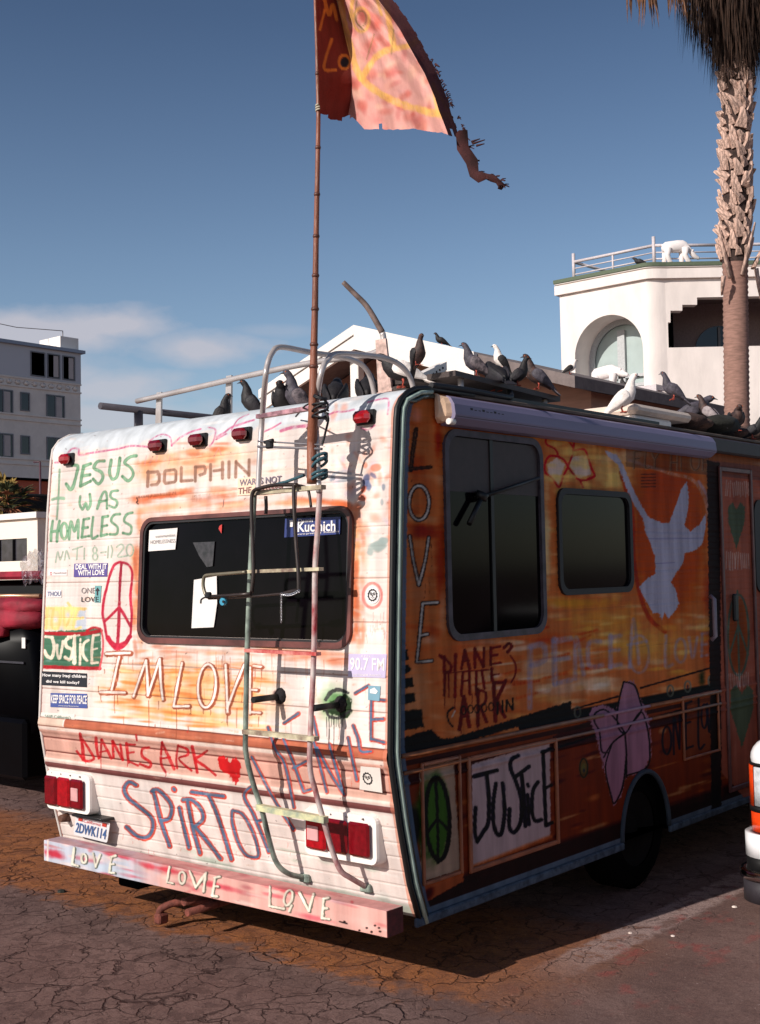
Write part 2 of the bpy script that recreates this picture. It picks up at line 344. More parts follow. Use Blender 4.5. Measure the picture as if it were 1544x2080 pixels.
# ================================================================== the place
def ground_material():
    m = bpy.data.materials.new('asphalt'); m.use_nodes = True; t = m.node_tree; N = t.nodes; L = t.links; b = N['Principled BSDF']
    g = N.new('ShaderNodeNewGeometry'); sep = N.new('ShaderNodeSeparateXYZ'); L.new(g.outputs['Position'], sep.inputs[0]); X, Y = sep.outputs[0], sep.outputs[1]
    def M(op, a, b_=0.):
        n = N.new('ShaderNodeMath'); n.operation = op
        for k, v in ((0, a), (1, b_)):
            if isinstance(v, (int, float)): n.inputs[k].default_value = v
            else: L.new(v, n.inputs[k])
        return n.outputs[0]
    def noise(sc, det=6, st=(1, 1, 1), ro=.6):
        mp = N.new('ShaderNodeMapping'); mp.inputs['Scale'].default_value = st; L.new(g.outputs['Position'], mp.inputs[0])
        n = N.new('ShaderNodeTexNoise'); n.inputs['Scale'].default_value = sc; n.inputs['Detail'].default_value = det; n.inputs['Roughness'].default_value = ro; L.new(mp.outputs[0], n.inputs[0]); return n
    def sstep(x, a, b_):
        r = N.new('ShaderNodeMapRange'); r.interpolation_type = 'SMOOTHSTEP'; r.inputs[1].default_value = a; r.inputs[2].default_value = b_; L.new(x, r.inputs[0]); return r.outputs[0]
    def mix(f, a, b_, mode='MIX'):
        n = N.new('ShaderNodeMix'); n.data_type = 'RGBA'; n.blend_type = mode
        if isinstance(f, (int, float)): n.inputs[0].default_value = f
        else: L.new(f, n.inputs[0])
        for k, v in ((6, a), (7, b_)):
            if isinstance(v, tuple): n.inputs[k].default_value = (*v, 1)
            else: L.new(v, n.inputs[k])
        return n.outputs[2]
    nb = noise(1.6, 5).outputs[0]; nm = noise(9, 8).outputs[0]; nf = noise(120, 5, ro=.8).outputs[0]; ng = noise(46, 5).outputs[0]
    wob = M('MULTIPLY', M('SUBTRACT', nm, .5), .5); wob2 = M('MULTIPLY', M('SUBTRACT', nb, .5), .5)
    yy = M('ADD', M('ADD', Y, wob), wob2)
    grey = mix(sstep(nb, .35, .65), (.195, .116, .100), (.275, .172, .150))
    grey = mix(M('MULTIPLY', sstep(nm, .35, .8), .5), grey, (.13, .08, .074))
    org = mix(sstep(nm, .32, .68), (.33, .118, .048), (.52, .185, .058)); org = mix(sstep(noise(4, 6).outputs[0], .62, .8), org, (.15, .095, .088))
    mo = M('MULTIPLY', sstep(yy, .0, .18), sstep(yy, 1.5, 1.1)); mo = M('MULTIPLY', mo, sstep(X, .75, -.1))
    col = mix(M('MULTIPLY', mo, .92), grey, org)
    # far away the lot is plain
    # parking line, worn, with red wash
    ln = M('MULTIPLY', sstep(M('ADD', X, M('MULTIPLY', wob, .22)), .20, .24), sstep(M('ADD', X, M('MULTIPLY', wob, .3)), .44, .40))
    ln = M('MULTIPLY', ln, M('MULTIPLY', sstep(Y, .45, 1.1), sstep(M('ADD', nm, M('MULTIPLY', ng, .5)), .62, .75)))
    col = mix(M('MULTIPLY', ln, .8), col, (.50, .36, .33))
    rd = M('MULTIPLY', M('MULTIPLY', sstep(X, .15, .45), sstep(X, 1.1, .6)), M('MULTIPLY', sstep(noise(7, 6, (1, .6, 1)).outputs[0], .54, .66), sstep(Y, .2, .6)))
    col = mix(M('MULTIPLY', rd, .6), col, (.40, .08, .07))
    col = mix(M('MULTIPLY', sstep(nf, .35, .65), .6), col, (.06, .038, .038)); col = mix(M('MULTIPLY', sstep(nf, .58, .72), .5), col, (.42, .30, .28))
    col = mix(M('MULTIPLY', sstep(ng, .50, .68), .45), col, (.085, .052, .048)); col = mix(M('MULTIPLY', sstep(ng, .42, .30), .30), col, (.34, .24, .215))
    sp = noise(28, 2).outputs[0]; col = mix(M('MULTIPLY', sstep(sp, .70, .74), .8), col, (.035, .02, .02)); sp2 = noise(33, 2, (1.3, 1, 1)).outputs[0]; col = mix(M('MULTIPLY', sstep(sp2, .72, .76), .7), col, (.46, .34, .31))
    # crack network
    def cracks(sc, w0, w1, dist, seed):
        nd = N.new('ShaderNodeTexNoise'); nd.inputs['Scale'].default_value = 7; nd.inputs['Detail'].default_value = 6
        mp0 = N.new('ShaderNodeMapping'); mp0.inputs['Location'].default_value = (seed, seed*2, 0); L.new(g.outputs['Position'], mp0.inputs[0]); L.new(mp0.outputs[0], nd.inputs[0])
        vm = N.new('ShaderNodeVectorMath'); vm.operation = 'SCALE'; vm.inputs['Scale'].default_value = dist; L.new(nd.outputs['Color'], vm.inputs[0])
        va = N.new('ShaderNodeVectorMath'); va.operation = 'ADD'; L.new(mp0.outputs[0], va.inputs[0]); L.new(vm.outputs[0], va.inputs[1])
        sx = N.new('ShaderNodeSeparateXYZ'); L.new(va.outputs[0], sx.inputs[0]); cx = N.new('ShaderNodeCombineXYZ'); L.new(sx.outputs[0], cx.inputs[0]); L.new(sx.outputs[1], cx.inputs[1])
        vo = N.new('ShaderNodeTexVoronoi'); vo.feature = 'DISTANCE_TO_EDGE'; vo.inputs['Scale'].default_value = sc; L.new(cx.outputs[0], vo.inputs['Vector'])
        wv = M('ADD', M('MULTIPLY', noise(3+seed, 3).outputs[0], w1), w0)
        return sstep(M('DIVIDE', vo.outputs['Distance'], wv), 1.3, .15)
    c1 = cracks(5.4, -.026, .095, .24, 0.); c2 = cracks(12.5, -.060, .140, .16, 5.3)
    c1 = M('MULTIPLY', c1, sstep(X, .75, -.1)); c2 = M('MULTIPLY', c2, sstep(X, .5, -.3))
    ck = M('MAXIMUM', c1, M('MULTIPLY', c2, .45))
    col = mix(M('MULTIPLY', ck, .66), col, (.030, .017, .017))
    L.new(col, b.inputs['Base Color']); b.inputs['Roughness'].default_value = .85; b.inputs['Specular IOR Level'].default_value = .05
    h = M('ADD', M('MULTIPLY', nf, .35), M('ADD', M('MULTIPLY', nm, .8), M('MULTIPLY', ck, -1.2)))
    bp = N.new('ShaderNodeBump'); bp.inputs['Strength'].default_value = .9; bp.inputs['Distance'].default_value = .012; L.new(h, bp.inputs['Height']); L.new(bp.outputs[0], b.inputs['Normal'])
    return m
gm = bpy.data.meshes.new('ground'); 
gp = [(-900, -900, 0), (900, -900, 0), (900, 900, 0), (-900, 900, 0)]
gm.from_pydata(gp, [], [(0, 1, 2, 3)]); g = link('ground', gm, ground_material()); g['kind'] = 'structure'

M_ = {}
M_['aptwall'] = mat('apartment_stucco', (228, 216, 208), .9, var=.08, scale=1.5, bump=.2, bscale=12)
M_['aptblue'] = mat('apartment_top_storey_paint', (196, 194, 200), .85, var=.06)
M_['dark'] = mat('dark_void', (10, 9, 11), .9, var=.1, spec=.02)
M_['winglass'] = mat('window_glass', (22, 24, 32), .08, var=.2, scale=2, spec=.6)
M_['curtain'] = mat('curtain_cloth', (190, 178, 176), .9, var=.2, scale=6, stretch=(8, 8, .3))
M_['frame'] = mat('window_frame_paint', (120, 120, 126), .6)
M_['white'] = mat('white_wall_paint', (232, 224, 218), .85, var=.04, scale=1.2, bump=.15, bscale=30)
M_['stucco'] = mat('cream_white_stucco', (238, 226, 220), .9, var=.12, scale=1.6, bump=.35, bscale=14, stretch=(1, 1, .35))
M_['green'] = mat('green_coping', (92, 104, 84), .8)
M_['rail'] = mat('rail_white_paint', (205, 195, 198), .5)
M_['brown'] = mat('brown_gable_board', (172, 132, 116), .9, var=.15, scale=2, stretch=(1, 1, 6))
M_['shingle'] = mat('grey_roof_shingle', (120, 108, 106), .95, var=.2, scale=8, bump=.4, bscale=30)
M_['statue'] = mat('white_plaster', (236, 228, 226), .75, var=.03)
M_['black'] = mat('black_canopy', (12, 10, 12), .85)
M_['brick'] = mat('orange_red_brick', (190, 95, 70), .9, var=.2)
M_['metalgrey'] = mat('dull_grey_tube', (112, 100, 98), .5, metal=.3, var=.2)

# ---- far apartment building (its long side faces +X and lies in shade)
AX = -77.03
apt = thing('apartment_building', 'grey four storey apartment building with blue top storey far behind the left of the camper', 'building', (AX, 40, 0))
mb = MB(); mb.box((AX-16, 12, 0), (AX, 54.2, 16.9)); mb.build('wall', M_['aptwall'], apt)
mb = MB(); mb.box((AX-16, 12, 16.9), (AX+.02, 54.25, 19.3)); mb.build('top_storey', M_['aptblue'], apt)
mb = MB(); mb.box((AX-16.3, 11.8, 19.3), (AX+.3, 54.5, 19.55)); mb.build('roof', mat('roof_edge', (150, 160, 178), .7), apt)
mb = MB()
for z in (16.75, 13.95, 13.55, 10.6, 10.2, 7.2, 16.1): mb.box((AX, 12, z), (AX+.09, 54.25, z+.12))
mb.build('string_course', M_['aptwall'], apt)
mb = MB()
for i in range(56):
    y = 13+i*.74
    mb.loft([[(AX+.0, y+.3*math.cos(a)*s, 16.45+.22*math.sin(a)*s) for a in np.linspace(0, 2*math.pi, 7)[:-1]] if s else None for s in (1,)] + [[(AX+.12, y+.3*math.cos(a)*.4, 16.45+.22*math.sin(a)*.4) for a in np.linspace(0, 2*math.pi, 7)[:-1]]])
o = mb.build('frieze', M_['aptwall'], apt)
def aptwin(y0, y1, z0, z1, curtain, n=2):
    f = MB(); f.box((AX, y0-.09, z0-.09), (AX+.07, y1+.09, z0)); f.box((AX, y0-.09, z1), (AX+.07, y1+.09, z1+.09))
    f.box((AX, y0-.09, z0), (AX+.07, y0, z1)); f.box((AX, y1, z0), (AX+.07, y1+.09, z1))
    if n == 2: f.box((AX, (y0+y1)/2-.05, z0), (AX+.06, (y0+y1)/2+.05, z1))
    w = f.build('window', M_['frame'], apt)
    g_ = MB(); g_.box((AX-.05, y0, z0), (AX+.02, y1, z1)); g_.build('pane', M_['winglass'], w)
    if curtain is not None:
        c = MB(); c.box((AX+.022, curtain[0], z0+.05), (AX+.03, curtain[1], z1-.05)); c.build('curtain', M_['curtain'], w)
for z0, rows in ((17.15, 'top'), (14.4, 'a'), (11.1, 'a'), (7.8, 'a'), (4.5, 'a'), (1.2, 'a')):
    for k in range(6):
        yb = 48.5-k*8.2
        if rows == 'top':
            for j, (a, b) in enumerate(((0, 1.15), (1.5, 2.5), (2.9, 3.9))): aptwin(yb+1.2+a, yb+1.2+b, z0, z0+1.75, (yb+1.2+b-.5, yb+1.2+b-.05) if (j+k) % 3 else None, 1)
            continue
        zs = z0-.35
        aptwin(yb+2.6, yb+4.1, zs, zs+1.65, (yb+3.42, yb+3.95) if (k+int(z0)) % 2 == 0 else None)
        aptwin(yb+.3, yb+.95, zs+.35, zs+1.6, None, 1)
        aptwin(yb-4.6+2.6, yb-4.6+4.1, zs, zs+1.65, (yb-4.6+3.4, yb-4.6+3.95))
mb = MB(); mb.box((AX-3, 52.5, 19.55), (AX-.2, 54.2, 20.55)); mb.box((AX-6, 38, 19.55), (AX-4, 40, 20.3)); mb.box((AX-4, 45, 19.55), (AX-3, 46, 20.2)); mb.build('roof_box', M_['white'], apt)
mb = MB()
for y0, y1, z0, z1 in ((20, 45.5, 22.6, 21.3), (45.5, 54, 21.3, 21.4)): mb.tube([(AX-2, y0, z0), (AX-2, (y0+y1)/2, (z0+z1)/2-.25), (AX-2, y1, z1)], .03, 4)
for y in (20, 45.5, 54): mb.tube([(AX-2, y, 19.7), (AX-2, y, 22.6 if y == 20 else 21.4)], .04, 4)
mb.build('roof_wire', M_['metalgrey'], apt)

# ---- art-deco white building at the right
WY = 30.21; x0w, x1w = -17.85, -14.75; ZT = 10.92
wb = thing('white_villa', 'cream white stucco villa with arched windows and roof railing behind the palm trunk', 'building', (-15, 32, 0))
P0 = np.array([-14.49, 30.38]); DIR2 = _n([2.49, 2.12]); N2 = np.array([DIR2[1], -DIR2[0]])
def F2(s, z, o=0.): q = P0+DIR2*s+N2*o; return (q[0], q[1], z)       # second front, s metres along, o out
def f2px(px, py):
    p = onplane(px, py, [*P0, 0], np.array([*N2, 0])); return float(np.dot(p[:2]-P0, DIR2)), float(p[2])
ax0, ax1 = on(1170, 800, 1, WY)[0], on(1309, 800, 1, WY)[0]; acx, ar = (ax0+ax1)/2, (ax1-ax0)/2
azt = on(1240, 639, 1, WY)[2]; azs = azt-ar*1.0; azb = 7.0
arch = [(ax0, WY, azb)] + [(acx-ar*math.cos(t), WY, azs+(azt-azs)*math.sin(t)) for t in np.linspace(0, math.pi, 25)] + [(ax1, WY, azb)]
mb = MB()
mb.prism([(x0w, WY, 0), (x1w, WY, 0), (x1w, WY, ZT), (x0w, WY, ZT)], (0, 1.0, 0), [arch])
# rounded corner between the two fronts
nC = 9; A0 = np.array([x1w, WY]); A1 = np.array(F2(.30, 0)[:2]); ctr = np.array([-14.56, 30.21])
cor = [(1-t)**2*A0+2*t*(1-t)*ctr+t*t*A1 for t in np.linspace(0, 1, nC)]
for i in range(nC-1):
    a, b = cor[i], cor[i+1]; mb.add([(a[0], a[1], 0), (b[0], b[1], 0), (b[0], b[1], ZT), (a[0], a[1], ZT)], [(0, 1, 2, 3)], True)
pt = [f2px(*p) for p in [(1345, 706), (1345, 655), (1362, 655), (1362, 631), (1386, 631), (1386, 619), (1416, 619), (1416, 608), (1470, 603)]]
zb = f2px(1365, 706)[1]; zt = pt[-1][1]
SE = 13.5
op = [(max(pt[0][0], .35), zb)] + [(max(s, .35), z) for s, z in pt[1:-1]] + [(pt[-2][0], zt), (pt[-2][0]+3.6, zt), (pt[-2][0]+3.6, zt-.25), (pt[-2][0]+4.2, zt-.25), (pt[-2][0]+4.2, zb)]
mb.prism([F2(.30, 0), F2(SE, 0), F2(SE, ZT), F2(.30, ZT)], (*(-N2*.35), 0), [[F2(s, z) for s, z in op]])
# body behind, side walls
bk = [F2(SE, 0)[:2], (F2(SE, 0)[0]-6, F2(SE, 0)[1]+8), (x0w, 44)]
for a, b in ((bk[0], bk[1]), (bk[1], bk[2]), (bk[2], (x0w, WY+1.0))): mb.add([(a[0], a[1], 0), (b[0], b[1], 0), (b[0], b[1], ZT), (a[0], a[1], ZT)], [(0, 1, 2, 3)])
mb.build('wall', M_['stucco'], wb)
out = [(x0w-.12, WY-.12)] + [(x1w, WY-.12)] + [tuple(c+_n(c-np.array([-14.9, 30.9]))*.12) for c in cor[1:-1]] + [F2(.35, 0, .12)[:2], F2(SE+.1, 0, .12)[:2], (bk[1][0]+.1, bk[1][1]+.1), (bk[2][0]-.12, bk[2][1]+.1)]
mb = MB(); mb.prism([(x, y, ZT) for x, y in out], (0, 0, .03)); mb.build('roof', M_['white'], wb)
inr = lambda k: [(x+(-15-x)*k, y+(36-y)*k) for x, y in out]
mb = MB(); mb.prism([(x, y, ZT-.34) for x, y in inr(-.0)], (0, 0, .30)); mb.build('cornice', M_['stucco'], wb)
mb = MB(); mb.prism([(x, y, ZT+.035) for x, y in inr(-.006)], (0, 0, .12)); mb.build('coping', M_['green'], wb)
# arched window, recessed
mb = MB(); yw = WY+.9
def archring(r0, r1, y, dy, zb_):
    o_ = [(acx-r0*math.cos(t), y, azs+(azt-azs)*r0/ar*math.sin(t)) for t in np.linspace(0, math.pi, 25)]
    i_ = [(acx-r1*math.cos(t), y, azs+(azt-azs)*r1/ar*math.sin(t)) for t in np.linspace(0, math.pi, 25)]
    return [(o_[0][0], y, zb_)]+o_+[(o_[-1][0], y, zb_)], [(i_[0][0], y, zb_)]+i_+[(i_[-1][0], y, zb_)]
oo, ii = archring(ar*1.05, ar*.86, yw, .1, azb)
mb.prism(oo+ii[::-1], (0, .1, 0))
fx = on(1262, 750, 1, yw)[0]; mb.box((fx-.13, yw+.02, azb), (fx+.13, yw+.12, azt-.35))
for z in (7.45, 7.75): mb.box((ax0+.2, yw+.02, z), (ax1-.2, yw+.09, z+.10))
aw = mb.build('arched_window', mat('pale_grey_window_frame', (180, 182, 184), .6), wb)
mb = MB(); mb.prism(ii, (0, .02, 0)); gl = mb.build('pane', mat('pale_blind_behind_glass', (168, 182, 180), .25, var=.1, scale=1.5), aw); gl.location.y += .13
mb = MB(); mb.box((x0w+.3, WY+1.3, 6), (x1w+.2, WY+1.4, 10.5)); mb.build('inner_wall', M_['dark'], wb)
# balcony recess: back wall, floor, parapet lip
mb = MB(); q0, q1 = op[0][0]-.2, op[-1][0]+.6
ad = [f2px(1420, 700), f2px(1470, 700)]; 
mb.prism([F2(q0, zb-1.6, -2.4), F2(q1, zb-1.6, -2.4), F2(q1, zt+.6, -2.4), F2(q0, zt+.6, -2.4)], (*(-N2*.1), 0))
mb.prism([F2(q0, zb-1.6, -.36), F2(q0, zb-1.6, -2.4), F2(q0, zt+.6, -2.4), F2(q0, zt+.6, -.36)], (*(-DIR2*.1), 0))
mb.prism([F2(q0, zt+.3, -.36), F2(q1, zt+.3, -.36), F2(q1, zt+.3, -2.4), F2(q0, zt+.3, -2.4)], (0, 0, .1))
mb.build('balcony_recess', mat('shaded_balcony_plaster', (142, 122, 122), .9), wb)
ac = (ad[0][0]+ad[1][0])/2+.9; mb = MB()
mb.prism([F2(ac-.8, zb-1.4, -2.38)]+[F2(ac-.8*math.cos(t), zb+.25+.85*math.sin(t), -2.38) for t in np.linspace(0, math.pi, 17)]+[F2(ac+.8, zb-1.4, -2.38)], (*(N2*.05), 0))
aw2 = mb.build('arched_door', M_['winglass'], wb)
mb = MB(); mb.prism([F2(ac-.04, zb-1.4, -2.32), F2(ac+.04, zb-1.4, -2.32), F2(ac+.04, zb+1.05, -2.32), F2(ac-.04, zb+1.05, -2.32)], (*(N2*.05), 0)); mb.build('door_frame', M_['frame'], aw2)
# roof railing
mb = MB(); tops = []
ra = on(1158, 572, 1, WY+.3); rb = (x1w+.1, WY+.3); rail_pts = [(x0w+.35, WY+.35), (-14.6, WY+.35)] + [F2(s, 0, -.3)[:2] for s in (2.2, 4.4, 6.6, 8.8, 11, 13.2)]
for i in range(len(rail_pts)-1):
    a, b = rail_pts[i], rail_pts[i+1]
    for h in ((.62, .05), (.40, .022), (.20, .026)): mb.tube([(*a, ZT+.15+h[0]), (*b, ZT+.15+h[0])], h[1], 6)
    n = 2 if i == 0 else 1
    for k in range(n): p = (a[0]+(b[0]-a[0])*k/n, a[1]+(b[1]-a[1])*k/n); mb.tube([(*p, ZT+.1), (*p, ZT+(1.05 if k == 0 and i < 2 else .78))], .055 if k == 0 else .035, 6)
mb.tube([(*rail_pts[0], ZT+.77), (rail_pts[0][0]+.3, rail_pts[0][1]+4, ZT+.77)], .05, 6)
mb.build('roof_railing', M_['rail'], wb)
# flower-box like sill under the arch
sx0, sx1 = on(1172, 800, 1, WY-.5)[0], on(1335, 800, 1, WY-.5)[0]; sz = on(1250, 795, 1, WY-.5)[2]
mb = MB(); mb.box((sx0, WY-.55, sz-.1), (sx1, WY-.02, sz+.06)); mb.box((sx0, WY-.55, sz-.75), (sx0+.12, WY-.45, sz-.1)); mb.box((sx1-.14, WY-.55, sz-.75), (sx1, WY-.45, sz-.1))
sb = mb.build('window_sill_box', M_['rail'], wb)
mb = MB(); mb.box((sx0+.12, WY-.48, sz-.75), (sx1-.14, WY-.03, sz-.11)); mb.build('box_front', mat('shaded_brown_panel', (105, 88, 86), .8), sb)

# ---- white bear statues
def bear(label, base, length, facing, nod):
    """body swept as one surface; facing = +1 head towards +s"""
    mb = MB(); f = facing; k = length
    prof = [(-.50, .50, .02), (-.47, .50, .11), (-.38, .52, .17), (-.2, .53, .185), (0, .55, .19), (.16, .57, .17), (.27, .55, .13), (.34, .53-nod*.2, .125), (.42, .49-nod*.4, .125), (.50, .45-nod*.5, .115), (.56, .42-nod*.55, .075), (.62, .40-nod*.6, .058), (.66, .395-nod*.6, .03)]
    rings = []
    for s, z, r in prof: rings.append([(f*s*k, r*.72*k*math.cos(a), (z+r*math.sin(a))*k) for a in np.linspace(0, 2*math.pi, 13)[:-1]])
    mb.loft(rings)
    for s, y, dx in ((-.36, .09, -.06), (-.32, -.09, .05), (.16, .09, -.04), (.22, -.09, .08)):
        mb.tube([(f*s*k, y*k, .48*k), (f*(s-.02)*k, y*k, .25*k), (f*(s+dx)*k, y*k, .04*k), (f*(s+dx+.07)*k, y*k, .03*k)], [.115*k, .085*k, .068*k, .05*k], 8)
    for y in (.05, -.05): mb.tube([(f*.45*k, y*k, (.54-nod*.45)*k), (f*.45*k, y*1.5*k, (.60-nod*.45)*k)], [.035*k, .014*k], 6)
    me = mb.mesh('bear'); t = thing('bear_statue', label, 'statue', base, 'white bear statues on the villa', local=True)
    link('bear_body', me, M_['statue'], t)
    m2 = MB(); m2.box((-.5*k, -.14*k, 0), (.5*k, .14*k, .03*k)); m2.build('plinth', M_['statue'], t); return t
bp_ = onplane(1380, 532, [*F2(0, 0, .0)[:2], 0], np.array([*N2, 0]))
s1, _ = f2px(1380, 532); t = bear('white bear statue walking on the villa roof beside the railing', (*F2(s1, 0, -.15)[:2], ZT+.155), 1.02, 1, .38); t.rotation_euler.z = math.atan2(DIR2[1], DIR2[0])
q = on(1235, 800, 1, WY-.3); t = bear('white bear statue on the sill box in front of the arched window', (q[0], WY-.3, sz+.06), 1.12, 1, .0)

# ---- gabled white pavilion behind the roof rack
GY = 12.46; ap = on(718, 660, 1, GY); gl0 = on(525, 792, 1, GY); gr0 = on(962, 714, 1, GY)
pv = thing('gabled_pavilion', 'white gabled pavilion with broad fascia boards standing behind the camper roof', 'pavilion', (ap[0], GY+2, 0))
def rake(a, b, h, y, dy): return [(a[0], y, a[2]), (b[0], y, b[2]), (b[0], y, b[2]-h), (a[0], y, a[2]-h)]
mb = MB(); mb.prism(rake(ap, gr0, .44, GY, .1), (0, .1, 0)); mb.build('fascia_board', M_['white'], pv)
mb = MB(); mb.prism(rake(ap, gl0, .17, GY, .1), (0, .1, 0)); mb.build('fascia_board', M_['white'], pv)
mb = MB(); mb.prism(rake(ap-[0, 0, .18], gl0-[0, 0, .18], .24, GY, .1), (0, .07, 0)); o = mb.build('fascia_board', M_['white'], pv); o.location.y += .035
px_ = on(719, 750, 1, GY+.25)[0]
mb = MB(); mb.box((px_-.10, GY+.25, 0), (px_+.10, GY+.42, ap[2]-.44), .01); mb.build('post', M_['white'], pv)
mb = MB(); q = on(704, 690, 1, GY+.12); mb.box((q[0]-.12, GY+.12, q[2]-.32), (q[0]+.1, GY+.25, q[2]+.1)); mb.build('bracket', M_['white'], pv)
for xx in (gr0[0]-.18, gl0[0]+.2):
    mb = MB(); mb.box((xx-.09, GY+.12, 0), (xx+.09, GY+.3, (gr0 if xx > px_ else gl0)[2]-.35), .01); mb.build('post', M_['white'], pv)
slope = lambda x: ap[2]-(x-ap[0])*(ap[2]-gr0[2])/(gr0[0]-ap[0])
mb = MB(); e1 = -6.7
mb.prism([(ap[0], GY+.11, ap[2]-.03), (e1, GY+.11, slope(e1)-.03), (e1, GY+.11, slope(e1)-.22), (ap[0], GY+.11, ap[2]-.22), (gl0[0], GY+.11, gl0[2]-.22), (gl0[0], GY+.11, gl0[2]-.03)], (0, 6, 0)); mb.build('roof', M_['shingle'], pv)
mb = MB(); mb.prism([(gl0[0]+.3, GY+1.1, 0), (e1-.3, GY+1.1, 0), (e1-.3, GY+1.1, slope(e1-.3)-.24), (ap[0], GY+1.1, ap[2]-.25), (gl0[0]+.3, GY+1.1, gl0[2]-.15)], (0, 4.5, 0)); mb.build('gable_wall', M_['brown'], pv)

# ---- left background: kiosk, canopy, van, brick pillar
kz = at(0, 1058, 25); K = on(76, 1052, 1, kz[1]); xk = K[0]; k0 = xk-7; ky = kz[1]
kio = thing('kiosk', 'small white flat roofed kiosk with a row of dark windows behind the black vehicle', 'kiosk', (xk-3, ky+1.5, 0))
w0 = on(55, 1093, 1, ky); wz1 = w0[2]; wz0 = on(55, 1139, 1, ky)[2]; wx1 = w0[0]
mb = MB(); mb.prism([(k0, ky, 0), (xk, ky, 0), (xk, ky, K[2]), (k0, ky, K[2])], (0, .15, 0), [[(k0+1, ky, wz0), (wx1, ky, wz0), (wx1, ky, wz1), (k0+1, ky, wz1)]])
mb.box((xk-.15, ky+.15, 0), (xk, ky+3.5, K[2])); mb.box((k0, ky+.15, 0), (k0+.15, ky+3.5, K[2])); mb.box((k0, ky+3.5, 0), (xk, ky+3.6, K[2])); mb.build('wall', mat('kiosk_cream_paint', (240, 226, 212), .8, var=.04), kio)
mb = MB(); mb.box((k0-.1, ky-.08, K[2]), (xk+.08, ky+3.7, K[2]+.12)); mb.build('roof', M_['white'], kio)
wx = wx1; k = 0
while wx > k0+1.5:
    f = MB(); f.box((wx-.45, ky+.03, wz0), (wx-.02, ky+.08, wz1)); p = f.build('pane', mat('kiosk_glass', (60, 58, 66), .1, var=.4, scale=6), kio)
    f = MB(); f.box((wx-.53, ky+.01, wz0), (wx-.45, ky+.09, wz1)); f.build('mullion', M_['dark'], kio); wx -= .53; k += 1
# dark long canopy
c0 = at(0, 1000, 36); cx_ = c0[0]
cn = thing('black_canopy', 'long black canopy wall above and behind the white kiosk', 'canopy', (cx_, c0[1], 0))
zt_ = c0[2]; zl = at(0, 1062, 36)[2]
mb = MB(); mb.box((cx_-.5, c0[1]-10, zl), (cx_, c0[1]+9, zt_), .05); mb.build('canopy_cloth', M_['black'], cn)
mb = MB()
for dy in (-9.5, -4, 1.5, 8.5): mb.tube([(cx_-.25, c0[1]+dy, 0), (cx_-.25, c0[1]+dy, zl+.1)], .06, 6)
mb.build('canopy_post', M_['metalgrey'], cn)
v0 = at(45, 1003, 60); v1 = at(86, 983, 60)
vn_ = thing('white_bus', 'small white bus with blue windows seen above the black canopy', 'bus', (v0[0], v0[1], 0))
mb = MB(); ex = _n([v1[0]-v0[0], v1[1]-v0[1], 0]); wv = np.linalg.norm((v1-v0)[:2]); nv = np.array([-ex[1], ex[0], 0])
def vb(a, b, d0, d1, z0, z1): return [tuple(v0*[1, 1, 0]+ex*s+nv*d+[0, 0, z]) for s, d, z in ((a, d0, z0), (b, d0, z0), (b, d1, z0), (a, d1, z0))], (0, 0, z1-z0)
zt2 = v1[2]; 
mb.prism(*vb(0, wv, 0, 2.4, .35, zt2)); mb.build('body', M_['white'], vn_)
for i in range(3):
    mb = MB(); mb.prism(*vb(.08+i*wv/3, wv/3*(i+1)-.08, -.03, .02, zt2-1.5, zt2-.4-(.0 if i else 0))); mb.build('window', mat('blue_glass', (50, 75, 105), .1), vn_)
for a in (.25, wv-.4):
    mb = MB(); c = v0*[1, 1, 0]+ex*a; mb.tube([tuple(c+nv*.0+[0, 0, .38]), tuple(c+nv*.25+[0, 0, .38])], .38, 14); mb.build('wheel', M_['dark'], vn_)
b0 = at(97, 1003, 50); mb = MB()
bw = thing('brick_building', 'orange brick building edge between the white bus and the camper', 'building', (b0[0], b0[1], 0))
z1 = at(97, 979, 50)[2]; mb.box((b0[0]-.3, b0[1]-2, 0), (b0[0]+.2, b0[1]+4, z1)); mb.build('brick_wall', M_['brick'], bw)
mb = MB(); mb.box((b0[0]-.6, b0[1]-2.3, 0), (b0[0]-.305, b0[1]+1, z1)); mb.build('corner_post', M_['white'], bw)
mb = MB(); mb.box((b0[0]-.7, b0[1]-2.4, z1), (b0[0]+.3, b0[1]+4.1, z1+.1)); mb.build('roof', M_['dark'], bw)
# lamp post thin
lp = at(82, 1003, 45); zt3 = at(82, 938, 45)[2]; mb = MB(); mb.tube([(lp[0], lp[1], 0), (lp[0], lp[1], zt3)], [.06, .04], 6); mb.tube([(lp[0], lp[1], zt3), (lp[0]-.4, lp[1], zt3+.02)], .03, 5)
tag(mb.build('thin_mast', mat('maroon_mast', (80, 50, 60), .6), None), 'thin dark mast rising in front of the grey apartment building', 'mast')

# ---- palms
def fan_frond(mb, base, d, length, droop, n=14, w=.035, spread=1.1, seed=0):
    rs = random.Random(seed); base = np.array(base, float); d = _n(d); side = _n(np.cross(d, [0, 0, 1.])+1e-6); up = np.cross(side, d)
    hub = base+d*length*.5-np.array([0, 0, 1])*droop*length*.12
    mb.tube([base, (base+hub)/2+up*.03, hub], [.02, .015, .01], 4)
    for i in range(n):
        a = (i/(n-1)-.5)*2*spread; dd = _n(d*math.cos(a)+side*math.sin(a)+up*rs.uniform(-.1, .15)); l = length*.55*rs.uniform(.8, 1.1)*(1-.25*abs(a)/spread)
        mid = hub+dd*l*.6-np.array([0, 0, 1])*droop*l*.2; tip = hub+dd*l-np.array([0, 0, 1])*droop*l*.75
        pn = _n(np.cross(dd, up+.001)); mb.add([hub, mid-pn*w, tip, mid+pn*w], [(0, 1, 2, 3)])
PB = at(1497, 840, 16); pbx, pby = PB[0], PB[1]; PT = at(1500, 60, 16.3)
